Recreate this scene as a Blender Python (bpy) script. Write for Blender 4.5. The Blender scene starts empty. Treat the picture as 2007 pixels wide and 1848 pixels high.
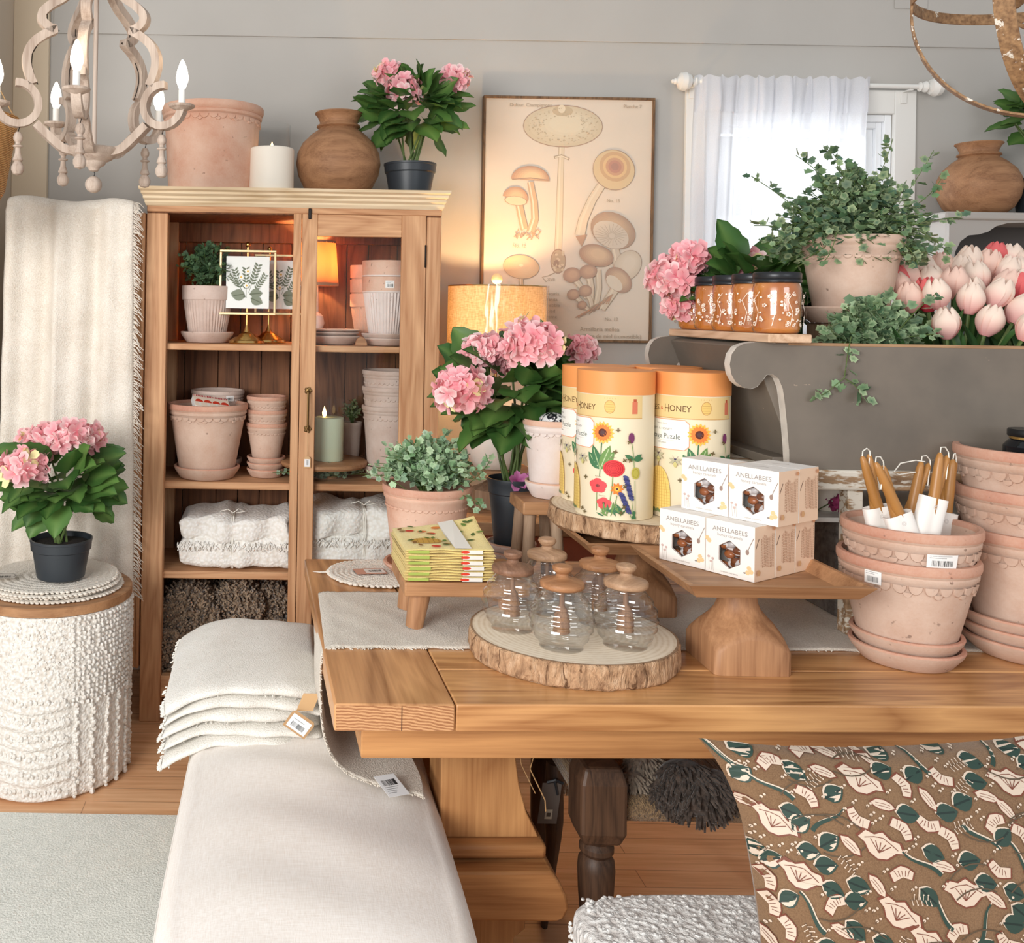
import bpy, bmesh, math, random
from mathutils import Vector, Matrix, Euler, geometry
from math import sin, cos, pi, radians, sqrt, atan2, hypot

# ------------------------------------------------------------------ camera
sc = bpy.context.scene
FX = 1900.0                      # focal length in pixels of the 2007 px frame
PX, PY, ROLL, EYE = 555.0, 605.0, radians(0.93), 1.55
cam_data = bpy.data.cameras.new('camera')
cam_data.sensor_fit = 'HORIZONTAL'; cam_data.sensor_width = 36.0
cam_data.lens = 36.0 * FX / 2007.0
cam_data.shift_x = (1003.5 - PX) / 2007.0
cam_data.shift_y = -(924.0 - PY) / 2007.0
cam_data.clip_start = 0.05
cam = bpy.data.objects.new('camera', cam_data); sc.collection.objects.link(cam)
cam.matrix_world = Matrix.Translation((0, 0, EYE)) @ Matrix.Rotation(pi / 2, 4, 'X') @ Matrix.Rotation(ROLL, 4, 'Z')
sc.camera = cam

# ------------------------------------------------------------------ view, world, big lights
sc.view_settings.view_transform = 'Standard'
sc.view_settings.look = 'None'
sc.view_settings.exposure = 0.27
sc.view_settings.gamma = 1.0
sc.view_settings.use_curve_mapping = False
world = bpy.data.worlds.new('daylight'); sc.world = world; world.use_nodes = True
wn = world.node_tree.nodes['Background']
wn.inputs[0].default_value = (0.97, 0.985, 1.0, 1); wn.inputs[1].default_value = 0.42

def area(name, loc, target, sx, sy, power, color):
    l = bpy.data.lights.new(name, 'AREA'); l.shape = 'RECTANGLE'; l.size = sx; l.size_y = sy
    l.energy = power; l.color = color
    o = bpy.data.objects.new(name, l); sc.collection.objects.link(o)
    o.location = loc
    o.rotation_euler = (Vector(target) - Vector(loc)).to_track_quat('-Z', 'Y').to_euler()
    return o
# daylight through the shop front behind and to the left of the camera
area('shopfront_daylight', (-2.3, -1.6, 2.1), (0.7, 2.4, 0.9), 2.6, 1.8, 205, (1.0, 0.985, 0.96))
area('shopfront_daylight_side', (2.6, -1.8, 2.3), (0.9, 2.6, 0.9), 2.0, 1.6, 32, (0.95, 0.98, 1.0))
area('window_daylight', (1.9, 5.3, 2.0), (1.9, 3.0, 1.9), 2.6, 2.4, 75, (0.95, 0.98, 1.0))
def point(name, loc, power, color, r=0.03):
    l = bpy.data.lights.new(name, 'POINT'); l.energy = power; l.color = color; l.shadow_soft_size = r
    o = bpy.data.objects.new(name, l); sc.collection.objects.link(o); o.location = loc
    return o

# ------------------------------------------------------------------ measuring helpers
_c, _s = cos(ROLL), sin(ROLL)
def at(px, py, Y):
    """point of the place seen at a photo pixel, at distance Y from the camera plane"""
    dx, dy = px - PX, py - PY
    return Vector(((dx * _c + dy * _s) * Y / FX, Y, EYE - (-dx * _s + dy * _c) * Y / FX))
def onz(px, py, z):
    dx, dy = px - PX, py - PY
    Y = (EYE - z) * FX / (-dx * _s + dy * _c)
    return at(px, py, Y)

# ------------------------------------------------------------------ colour and materials
def lin(c):
    return tuple((x / 12.92 if x <= 0.04045 else ((x + 0.055) / 1.055) ** 2.4) for x in c)
def rgb(r, g, b):
    return lin((r / 255.0, g / 255.0, b / 255.0)) + (1.0,)
class NT:
    def __init__(s, name):
        s.m = bpy.data.materials.new(name); s.m.use_nodes = True
        s.t = s.m.node_tree; s.n = s.t.nodes; s.b = s.n['Principled BSDF']; s._o = None
    def L(s, a, b): s.t.links.new(a, b)
    def node(s, kind, **kw):
        n = s.n.new(kind)
        for k, v in kw.items(): setattr(n, k, v)
        return n
    def coord(s, scale=(1, 1, 1), which='Object', rot=(0, 0, 0)):
        tc = s.node('ShaderNodeTexCoord'); mp = s.node('ShaderNodeMapping')
        mp.inputs['Scale'].default_value = scale; mp.inputs['Rotation'].default_value = rot
        s.L(tc.outputs[which], mp.inputs['Vector']); return mp.outputs[0]
    def noise(s, vec, scale, detail=3, rough=0.5, dist=0.0):
        n = s.node('ShaderNodeTexNoise'); n.inputs['Scale'].default_value = scale
        n.inputs['Detail'].default_value = detail; n.inputs['Roughness'].default_value = rough
        n.inputs['Distortion'].default_value = dist
        s.L(vec, n.inputs['Vector']); return n.outputs['Fac']
    def vor(s, vec, scale, feature='F1', rnd=1.0):
        n = s.node('ShaderNodeTexVoronoi'); n.feature = feature; n.inputs['Scale'].default_value = scale
        n.inputs['Randomness'].default_value = rnd
        s.L(vec, n.inputs['Vector']); return n.outputs['Distance']
    def wave(s, vec, scale, dist=0, detail=2, dscale=1, typ='BANDS', d='X', prof='SIN'):
        n = s.node('ShaderNodeTexWave'); n.wave_type = typ; n.wave_profile = prof
        if typ == 'BANDS': n.bands_direction = d
        else: n.rings_direction = d
        n.inputs['Scale'].default_value = scale; n.inputs['Distortion'].default_value = dist
        n.inputs['Detail'].default_value = detail; n.inputs['Detail Scale'].default_value = dscale
        s.L(vec, n.inputs['Vector']); return n.outputs['Fac']
    def ramp(s, fac, stops, interp='LINEAR'):
        n = s.node('ShaderNodeValToRGB'); r = n.color_ramp; r.interpolation = interp
        while len(r.elements) < len(stops): r.elements.new(0.5)
        for e, (p, c) in zip(r.elements, stops):
            e.position = p; e.color = c if len(c) == 4 else tuple(c) + (1,)
        s.L(fac, n.inputs[0]); return n.outputs[0]
    def mix(s, fac, a, b, mode='MIX'):
        n = s.node('ShaderNodeMix', data_type='RGBA', blend_type=mode)
        for sock, v in ((n.inputs[0], fac), (n.inputs[6], a), (n.inputs[7], b)):
            if isinstance(v, (int, float)): sock.default_value = v
            elif isinstance(v, tuple): sock.default_value = v
            else: s.L(v, sock)
        return n.outputs[2]
    def math(s, op, a, b=0.0):
        n = s.node('ShaderNodeMath', operation=op)
        for sock, v in ((n.inputs[0], a), (n.inputs[1], b)):
            if isinstance(v, (int, float)): sock.default_value = v
            else: s.L(v, sock)
        return n.outputs[0]
    def bump(s, h, strength=0.3, dist=0.01, prev=None):
        n = s.node('ShaderNodeBump'); n.inputs['Strength'].default_value = strength
        n.inputs['Distance'].default_value = dist; s.L(h, n.inputs['Height'])
        if prev is not None: s.L(prev, n.inputs['Normal'])
        s.L(n.outputs[0], s.b.inputs['Normal']); return n.outputs[0]
    def base(s, c):
        if isinstance(c, tuple): s.b.inputs['Base Color'].default_value = c
        else: s.L(c, s.b.inputs['Base Color'])
        return s
    def set(s, **kw):
        names = dict(rough='Roughness', metal='Metallic', spec='Specular IOR Level', trans='Transmission Weight',
                     ior='IOR', alpha='Alpha', sheen='Sheen Weight', coat='Coat Weight', sss='Subsurface Weight', es='Emission Strength')
        for k, v in kw.items(): s.b.inputs[names[k]].default_value = v
        return s

def m_plain(name, c, rough=0.6, metal=0.0, spec=0.5, nz=0.0, nscale=40, bump=0.0, **kw):
    t = NT(name)
    if nz or bump:
        v = t.coord(); n = t.noise(v, nscale, 4)
        if nz:
            d = tuple(x * (1 - nz) for x in c[:3]) + (1,); e = tuple(min(1, x * (1 + nz)) for x in c[:3]) + (1,)
            t.base(t.ramp(n, [(0.3, d), (0.7, e)]))
        else: t.base(c)
        if bump: t.bump(n, bump, 0.004)
    else: t.base(c)
    t.set(rough=rough, metal=metal, spec=spec, **kw)
    return t.m

def m_wood(name, light, dark, axis='X', scale=1.0, rough=0.55, ring=9.0, contrast=1.0, knots=False, bump=0.12, coat=0.0):
    """grain runs along the axis"""
    t = NT(name)
    st = {'X': (0.12, 1, 1), 'Y': (1, 0.12, 1), 'Z': (1, 1, 0.12)}[axis]
    v = t.coord(tuple(x * scale for x in st))
    big = t.noise(v, 5, 3, 0.5, 0.6)
    rn = t.math('FRACT', t.math('MULTIPLY', big, ring))
    rn = t.math('ABSOLUTE', t.math('SUBTRACT', rn, 0.5))
    fine_v = t.coord(tuple(x * scale for x in {'X': (0.03, 1, 1), 'Y': (1, 0.03, 1), 'Z': (1, 1, 0.03)}[axis]))
    fine = t.noise(fine_v, 130, 3, 0.6)
    mid = t.noise(v, 14, 3, 0.6)
    f = t.math('ADD', t.math('MULTIPLY', rn, 0.55 * contrast), t.math('MULTIPLY', fine, 0.5))
    f = t.math('ADD', f, t.math('MULTIPLY', mid, 0.4))
    mc = tuple((a + b) / 2 for a, b in zip(light, dark))
    col = t.ramp(f, [(0.32, dark), (0.56, mc), (0.85, light)])
    t.base(col); t.set(rough=rough, spec=0.35, coat=coat)
    if coat: t.b.inputs['Coat Roughness'].default_value = 0.18
    t.bump(f, bump, 0.003)
    return t.m

def m_terra(name, body, stain, rimz=None):
    t = NT(name)
    v = t.coord()
    n1 = t.noise(v, 7, 5, 0.6); n2 = t.noise(v, 160, 3, 0.6); n3 = t.noise(v, 60, 2, 0.5)
    c = t.mix(t.ramp(n1, [(0.38, (0, 0, 0, 1)), (0.68, (1, 1, 1, 1))]), body, stain)
    sp = t.ramp(n3, [(0.70, (0, 0, 0, 1)), (0.76, (1, 1, 1, 1))])
    c = t.mix(sp, c, tuple(x * 0.55 for x in stain[:3]) + (1,))
    c = t.mix(t.math('MULTIPLY', n2, 0.18), c, (0.9, 0.85, 0.8, 1))
    t.base(c); t.set(rough=0.85, spec=0.2); t.bump(n2, 0.25, 0.002)
    return t.m

def m_fabric(name, c, c2=None, scale=420, bump=0.5, vary=12, sheen=0.2, stretch=(1, 1, 1), rough=0.95, dist=0.003):
    t = NT(name); v = t.coord(stretch)
    w1 = t.noise(v, scale, 2, 0.6); big = t.noise(v, vary, 3)
    c2 = c2 or tuple(x * 0.86 for x in c[:3]) + (1,)
    f = t.math('ADD', t.math('MULTIPLY', w1, 0.7), t.math('MULTIPLY', big, 0.3))
    t.base(t.ramp(f, [(0.34, c2), (0.62, c)]))
    t.set(rough=rough, spec=0.15, sheen=sheen); t.bump(w1, bump, dist)
    return t.m

def m_linen(name, c, c2, sc_=900, bump=0.3):
    t = NT(name); v = t.coord((1, 0.05, 1)); v2 = t.coord((0.05, 1, 1))
    a = t.noise(v, sc_ * 0.6, 2); b = t.noise(v2, sc_ * 0.6, 2); big = t.noise(t.coord(), 7, 3)
    f = t.math('ADD', t.math('MULTIPLY', t.math('ADD', a, b), 0.4), t.math('MULTIPLY', big, 0.2))
    t.base(t.ramp(f, [(0.35, c2), (0.62, c)])); t.set(rough=0.95, spec=0.15, sheen=0.2)
    t.bump(f, bump, 0.002); return t.m

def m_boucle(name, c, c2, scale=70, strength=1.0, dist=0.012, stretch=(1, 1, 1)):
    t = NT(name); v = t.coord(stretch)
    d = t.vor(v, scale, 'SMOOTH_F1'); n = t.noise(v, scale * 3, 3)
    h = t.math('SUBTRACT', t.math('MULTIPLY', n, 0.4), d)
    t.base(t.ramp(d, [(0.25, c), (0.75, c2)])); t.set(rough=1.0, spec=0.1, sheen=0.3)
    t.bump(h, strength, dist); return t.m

def m_attr(name, rough=0.6, spec=0.4, sheen=0.0, sss=0.0, bump=0.0, bscale=80, attr='Col', trans=0.0):
    t = NT(name); a = t.node('ShaderNodeAttribute'); a.attribute_name = attr
    c = a.outputs['Color']
    if bump: t.bump(t.noise(t.coord(), bscale, 3), bump, 0.002)
    t.base(c); t.set(rough=rough, spec=spec, sheen=sheen)
    if trans:
        tr = t.node('ShaderNodeBsdfTranslucent'); t.L(c, tr.inputs[0])
        mx = t.node('ShaderNodeMixShader'); mx.inputs[0].default_value = trans
        out = t.n['Material Output']
        t.L(t.b.outputs[0], mx.inputs[1]); t.L(tr.outputs[0], mx.inputs[2]); t.L(mx.outputs[0], out.inputs[0])
    return t.m

def m_glass(name, tint=(1, 1, 1, 1), rough=0.0, ior=1.45, thin=False, refl=0.1):
    t = NT(name); out = t.n['Material Output']
    if thin:      # thin sheet: clear, with the mirror reflection of a pane
        tr = t.node('ShaderNodeBsdfTransparent'); tr.inputs[0].default_value = tint
        gl = t.node('ShaderNodeBsdfGlossy'); gl.inputs['Roughness'].default_value = max(rough, 0.02)
        lw = t.node('ShaderNodeLayerWeight'); lw.inputs[0].default_value = .5
        f = t.math('ADD', t.math('MULTIPLY', t.math('POWER', lw.outputs['Facing'], 3.5), .75), refl)
        mx = t.node('ShaderNodeMixShader'); t.L(f, mx.inputs[0]); t.L(tr.outputs[0], mx.inputs[1]); t.L(gl.outputs[0], mx.inputs[2])
        t.L(mx.outputs[0], out.inputs[0])
    else:
        g = t.node('ShaderNodeBsdfGlass'); g.inputs['Color'].default_value = tint
        g.inputs['Roughness'].default_value = rough; g.inputs['IOR'].default_value = ior
        t.L(g.outputs[0], out.inputs[0])
    return t.m

def m_emit(name, c, strength):
    t = NT(name); t.base(c); t.b.inputs['Emission Color'].default_value = c; t.set(es=strength, rough=0.5); return t.m

M = {}
M['wall'] = m_plain('wall_paint', rgb(184, 180, 174), 0.9, nz=0.03, nscale=3, bump=0.05)
M['wall_left'] = m_plain('wall_paint_beige', rgb(196, 182, 164), 0.9)
M['trimbeige'] = m_plain('trim_paint_beige', rgb(222, 204, 178), 0.7)
M['white'] = m_plain('white_paint', rgb(232, 230, 225), 0.55)
M['vinyl'] = m_plain('white_vinyl', rgb(240, 242, 244), 0.35)
M['cabz'] = m_wood('pine_cabinet_upright', rgb(218, 172, 130), rgb(170, 118, 80), 'Z', 1.3, 0.6)
M['cabx'] = m_wood('pine_cabinet_level', rgb(218, 172, 130), rgb(172, 120, 82), 'X', 1.3, 0.6)
M['cabin'] = m_wood('shade_toned_cabinet_planks', rgb(138, 92, 62), rgb(82, 52, 36), 'Z', 1.3, 0.7)  # darker than the outer pine: the interior's shade is put into this colour
M['cornice'] = m_wood('bleached_pine', rgb(238, 220, 190), rgb(206, 180, 142), 'X', 1.2, 0.7)
M['table'] = m_wood('teak_table_long', rgb(218, 164, 108), rgb(146, 92, 50), 'X', 1.0, 0.34, ring=9, contrast=1.35, coat=0.4)
M['tabley'] = m_wood('teak_table_breadboard', rgb(212, 158, 108), rgb(146, 96, 56), 'Y', 0.8, 0.42, ring=10, contrast=1.3, coat=0.2)
M['tablez'] = m_wood('teak_table_upright', rgb(200, 150, 98), rgb(146, 96, 56), 'Z', 1.0, 0.5, ring=6)
M['apron'] = m_wood('teak_apron', rgb(204, 150, 96), rgb(138, 88, 50), 'X', 1.0, 0.5, ring=5)
M['acacia'] = m_wood('acacia_wood', rgb(190, 142, 100), rgb(136, 92, 60), 'X', 2.0, 0.5, ring=6)
M['acaciaz'] = m_wood('acacia_wood_turned', rgb(196, 150, 112), rgb(150, 106, 76), 'Z', 2.0, 0.5, ring=6)
M['mango'] = m_wood('mango_wood', rgb(190, 142, 102), rgb(136, 92, 62), 'Z', 1.6, 0.5, ring=6)
M['mangox'] = m_wood('mango_wood_level', rgb(188, 142, 102), rgb(138, 96, 64), 'X', 1.6, 0.5, ring=6)
M['greywood'] = m_wood('weathered_wood', rgb(186, 160, 134), rgb(140, 110, 86), 'Z', 2.0, 0.75, ring=5)
M['greywoodx'] = m_wood('weathered_wood_level', rgb(180, 146, 112), rgb(126, 90, 62), 'X', 2.0, 0.75, ring=6)
M['lid1'] = m_wood('lid_walnut', rgb(150, 112, 88), rgb(106, 74, 56), 'X', 3, 0.5)
M['lid2'] = m_wood('lid_acacia', rgb(182, 132, 92), rgb(134, 90, 58), 'X', 3, 0.5)
M['lid3'] = m_wood('lid_beech', rgb(190, 154, 122), rgb(148, 112, 84), 'X', 3, 0.5)
M['dipper'] = m_wood('dipper_wood', rgb(168, 128, 96), rgb(118, 84, 60), 'Z', 4, 0.55)
M['darkwood'] = m_wood('dark_antique_wood', rgb(96, 70, 52), rgb(48, 34, 26), 'Z', 2, 0.5)
M['redwood'] = m_plain('red_brown_drawer', rgb(140, 70, 44), 0.45, nz=0.15, nscale=12)
M['vasewood'] = m_wood('turned_vase_wood', rgb(184, 138, 100), rgb(128, 88, 60), 'X', 2.2, 0.6, ring=4, contrast=.7)
M['terra'] = m_terra('terracotta_pale', rgb(208, 178, 158), rgb(188, 148, 124))
M['terrarim'] = m_terra('terracotta_rim', rgb(204, 154, 128), rgb(186, 124, 98))
M['terraor'] = m_terra('terracotta_warm', rgb(218, 178, 154), rgb(202, 146, 118))
M['terrawhite'] = m_terra('terracotta_whitewashed', rgb(226, 212, 206), rgb(214, 192, 182))
M['terragrey'] = m_terra('terracotta_grey', rgb(206, 184, 172), rgb(182, 152, 136))
M['black'] = m_plain('black_plastic', rgb(44, 50, 56), 0.42)
M['soil'] = m_plain('soil', rgb(36, 28, 24), 1.0, nz=0.4, nscale=120, bump=0.8)
M['leaf'] = m_attr('leaf', 0.5, 0.4, trans=0.15)
M['petal'] = m_attr('petal', 0.7, 0.2, trans=0.2)
M['stem'] = m_plain('stem', rgb(84, 104, 52), 0.6, nz=0.15)
M['paint'] = m_attr('printed', 0.55, 0.3)
M['linen'] = m_linen('linen_cushion', rgb(238, 232, 226), rgb(222, 212, 202))
M['throw'] = m_fabric('cream_throw', rgb(246, 239, 228), rgb(224, 212, 196), 260, 0.8, 14, dist=0.005)
M['throw2'] = m_fabric('ivory_throw', rgb(242, 239, 232), rgb(222, 216, 206), 300, 0.8, 14, dist=0.004)
M['runner'] = m_fabric('oatmeal_runner', rgb(226, 218, 206), rgb(196, 184, 168), 330, 0.9, 10, stretch=(1, .6, 1), dist=0.003)
M['greyrunner'] = m_fabric('grey_runner', rgb(196, 190, 180), rgb(160, 154, 146), 330, 0.8, 10)
M['bundle'] = m_boucle('white_plush', rgb(250, 248, 244), rgb(232, 226, 216), 95, 0.7, 0.006)
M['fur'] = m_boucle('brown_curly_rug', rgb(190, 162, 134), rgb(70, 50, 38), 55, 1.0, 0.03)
M['pouf'] = m_boucle('white_wool', rgb(244, 240, 234), rgb(214, 204, 192), 120, 0.8, 0.008)
M['boucle'] = m_boucle('white_boucle', rgb(236, 234, 230), rgb(186, 178, 172), 90, 1.0, 0.012)
M['brass'] = m_plain('brass', rgb(214, 176, 110), 0.22, 1.0)
M['oldbrass'] = m_plain('aged_brass', rgb(128, 102, 66), 0.45, 1.0)
M['iron'] = m_plain('black_iron', rgb(50, 46, 44), 0.5, 0.8)
M['glass'] = m_glass('jar_glass', rgb(252, 253, 253), 0.0, 1.35)
M['pane'] = m_glass('thin_pane', rgb(253, 254, 254), 0.02, 1.5, True, 0.02)
M['film'] = m_glass('clear_film', rgb(250, 250, 250), 0.12, 1.4, True, 0.05)
M['wax'] = m_plain('ivory_wax', rgb(248, 240, 226), 0.5, sss=0.0)
M['beeswax'] = m_plain('beeswax', rgb(172, 120, 62), 0.38, nz=0.08, nscale=14)
M['paper'] = m_plain('white_paper', rgb(243, 238, 232), 0.7)
M['kraft'] = m_plain('kraft_paper', rgb(208, 170, 126), 0.8, nz=0.05, nscale=60)
M['flame'] = m_emit('flame', (1.0, 0.62, 0.22, 1), 6)
M['bulb'] = m_emit('warm_bulb', (1.0, 0.93, 0.82, 1), 3)
M['string'] = m_plain('white_string', rgb(238, 234, 224), 0.9)
M['twine'] = m_plain('jute_twine', rgb(176, 140, 96), 0.9)
M['chalk'] = m_wood('chalk_washed_wood', rgb(200, 184, 170), rgb(150, 130, 116), 'Z', 3, 0.8, ring=5)

# ------------------------------------------------------------------ objects
COL = sc.collection
def empty(name, loc=(0, 0, 0), rz=0.0):
    o = bpy.data.objects.new(name, None); COL.objects.link(o); o.location = loc; o.rotation_euler = (0, 0, rz)
    o.empty_display_size = 0.05; return o
def tag(o, label=None, cat=None, group=None, kind=None):
    if label: o['label'] = label
    if cat: o['category'] = cat
    if group: o['group'] = group
    if kind: o['kind'] = kind
    return o
def thing(name, label, cat, loc=(0, 0, 0), rz=0.0, group=None):
    return tag(empty(name, loc, rz), label, cat, group)
def kids(o): return [c for c in o.children]
def dup(o, loc=None, rz=None, label=None, group=None, parent=None, scale=None):
    c = o.copy(); COL.objects.link(c); c.parent = parent
    if loc is not None: c.location = loc
    if rz is not None: c.rotation_euler = (0, 0, rz)
    if scale is not None: c.scale = (scale,) * 3
    if label: c['label'] = label
    if group: c['group'] = group
    for ch in kids(o): dup(ch, parent=c)
    return c

class G:
    """collects faces, then links them as ONE mesh object"""
    def __init__(s, smooth=True): s.v = []; s.f = []; s.mi = []; s.c = []; s.usec = False
    def add(s, vs, fs, m=0, c=None, M_=None):
        o = len(s.v)
        if M_ is not None: vs = [M_ @ Vector(v) for v in vs]
        s.v.extend([tuple(v) for v in vs])
        for f in fs:
            s.f.append([i + o for i in f]); s.mi.append(m); s.c.append(c)
        if c is not None: s.usec = True
        return s
    def box(s, x0, x1, y0, y1, z0, z1, m=0, c=None, M_=None):
        vs = [(x, y, z) for x in (x0, x1) for y in (y0, y1) for z in (z0, z1)]
        return s.add(vs, [(0, 1, 3, 2), (4, 6, 7, 5), (0, 4, 5, 1), (2, 3, 7, 6), (0, 2, 6, 4), (1, 5, 7, 3)], m, c, M_)
    def lathe(s, prof, n=40, m=0, c=None, o=(0, 0, 0), M_=None, wob=None, mf=None, capb=True, capt=False):
        vs = []; fs = []; k = len(prof)
        for j, (r, z) in enumerate(prof):
            for i in range(n):
                a = 2 * pi * i / n; rr = r if wob is None else wob(r, a, z)
                vs.append((o[0] + rr * cos(a), o[1] + rr * sin(a), o[2] + z))
        for j in range(k - 1):
            ring = [(j * n + i, j * n + (i + 1) % n, (j + 1) * n + (i + 1) % n, (j + 1) * n + i) for i in range(n)]
            mm = m if mf is None else mf(j)
            fs.append((ring, mm))
        b = len(s.v)
        if M_ is not None: vs = [M_ @ Vector(v) for v in vs]
        s.v.extend([tuple(v) for v in vs])
        for ring, mm in fs:
            for f in ring: s.f.append([i + b for i in f]); s.mi.append(mm); s.c.append(c)
        if capb and prof[0][0] > 1e-6: s.f.append([b + i for i in range(n)][::-1]); s.mi.append(m if mf is None else mf(0)); s.c.append(c)
        if capt and prof[-1][0] > 1e-6: s.f.append([b + (k - 1) * n + i for i in range(n)]); s.mi.append(m if mf is None else mf(k - 2)); s.c.append(c)
        if c is not None: s.usec = True
        return s
    def tube(s, pts, r, n=8, m=0, c=None, cap=True, flat=1.0):
        pts = [Vector(p) for p in pts]; k = len(pts)
        rs = r if isinstance(r, (list, tuple)) else [r] * k
        t = (pts[1] - pts[0]).normalized(); up = Vector((0, 0, 1)) if abs(t.z) < 0.9 else Vector((1, 0, 0))
        side = t.cross(up).normalized(); vs = []
        for i, p in enumerate(pts):
            t2 = (pts[min(i + 1, k - 1)] - pts[max(i - 1, 0)])
            t2 = t2.normalized() if t2.length > 1e-9 else t
            side = (side - t2 * side.dot(t2))
            side = side.normalized() if side.length > 1e-6 else t2.orthogonal().normalized()
            up2 = t2.cross(side)
            for j in range(n):
                a = 2 * pi * j / n; vs.append(p + side * cos(a) * rs[i] + up2 * sin(a) * rs[i] * flat)
        fs = [(i * n + j, i * n + (j + 1) % n, (i + 1) * n + (j + 1) % n, (i + 1) * n + j) for i in range(k - 1) for j in range(n)]
        if cap: fs += [tuple(range(n))[::-1], tuple((k - 1) * n + j for j in range(n))]
        return s.add(vs, fs, m, c)
    def prism(s, out, y0, y1, m=0, c=None, M_=None, plane='XZ'):
        """polygon outline pushed along the third axis"""
        n = len(out)
        if plane == 'XZ': vs = [(x, y0, z) for x, z in out] + [(x, y1, z) for x, z in out]
        elif plane == 'XY': vs = [(x, y, y0) for x, y in out] + [(x, y, y1) for x, y in out]
        else: vs = [(y0, a, b) for a, b in out] + [(y1, a, b) for a, b in out]
        tri = geometry.tessellate_polygon([[Vector((a, b, 0)) for a, b in out]])
        fs = [tuple(t) for t in tri] + [tuple(i + n for i in t)[::-1] for t in tri]
        fs += [(i, (i + 1) % n, n + (i + 1) % n, n + i) for i in range(n)]
        return s.add(vs, fs, m, c, M_)
    def grid(s, fn, nu, nv, m=0, c=None, cu=False, cv=False, cf=None):
        vs = []
        U = nu if cu else nu + 1; V = nv if cv else nv + 1
        for i in range(U):
            for j in range(V): vs.append(fn(i / nu, j / nv))
        fs = []; b = len(s.v)
        for i in range(nu):
            for j in range(nv):
                a = i * V + j; a2 = i * V + (j + 1) % V; c1 = ((i + 1) % U) * V + (j + 1) % V; d = ((i + 1) % U) * V + j
                fs.append((a, a2, c1, d))
        if cf is None: return s.add(vs, fs, m, c)
        s.usec = True; cols = [cf(i / nu, j / nv) for i in range(U) for j in range(V)]
        s.v.extend([tuple(v) for v in vs])
        for f in fs: s.f.append([i + b for i in f]); s.mi.append(m); s.c.append([cols[i] for i in f])
        return s
    def sphere(s, o, r, nu=12, nv=8, m=0, c=None, sc_=(1, 1, 1)):
        prof = [(r * sin(pi * j / nv), -r * cos(pi * j / nv)) for j in range(nv + 1)]
        prof[0] = (1e-5, -r); prof[-1] = (1e-5, r)
        T = Matrix.Translation(o) @ Matrix.Diagonal((sc_[0], sc_[1], sc_[2], 1))
        return s.lathe(prof, nu, m, c, M_=T, capb=False)
    def obj(s, name, mats, parent=None, sharp=35, bevel=0, bseg=2, subsurf=0, solid=0, flat=False, loc=None, rz=None, weld=False, fixn=False):
        me = bpy.data.meshes.new(name); me.from_pydata(s.v, [], s.f)
        if not isinstance(mats, (list, tuple)): mats = [mats]
        for mt in mats: me.materials.append(M[mt] if isinstance(mt, str) else mt)
        me.polygons.foreach_set('material_index', s.mi)
        if s.usec:
            at_ = me.color_attributes.new('Col', 'FLOAT_COLOR', 'CORNER'); buf = []
            for f, c in zip(s.f, s.c):
                c = c or (1, 1, 1, 1)
                if isinstance(c, list):
                    for k in range(len(f)): buf.extend(c[k % len(c)])
                else: buf.extend(tuple(c) * len(f))
            at_.data.foreach_set('color', buf)
        if weld or fixn:
            bm = bmesh.new(); bm.from_mesh(me)
            if weld: bmesh.ops.remove_doubles(bm, verts=bm.verts, dist=1e-5)
            bmesh.ops.recalc_face_normals(bm, faces=bm.faces); bm.to_mesh(me); bm.free()
        if not flat:
            me.polygons.foreach_set('use_smooth', [True] * len(me.polygons))
            if sharp < 180: me.set_sharp_from_angle(angle=radians(sharp))
        me.update()
        o = bpy.data.objects.new(name, me); COL.objects.link(o)
        if parent is not None: o.parent = parent
        if loc is not None: o.location = loc
        if rz is not None: o.rotation_euler = (0, 0, rz)
        if bevel:
            b = o.modifiers.new('bevel', 'BEVEL'); b.width = bevel; b.segments = bseg; b.limit_method = 'ANGLE'; b.angle_limit = radians(50)
        if subsurf:
            b = o.modifiers.new('subsurf', 'SUBSURF'); b.levels = subsurf; b.render_levels = subsurf
        if solid:
            b = o.modifiers.new('solid', 'SOLIDIFY'); b.thickness = solid; b.offset = 0
        return o
def boxobj(name, dims, mats, parent=None, bevel=0.003, **kw):
    return G().box(*dims).obj(name, mats, parent, bevel=bevel, fixn=True, **kw)
def struct(o): o['kind'] = 'structure'; return o

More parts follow.
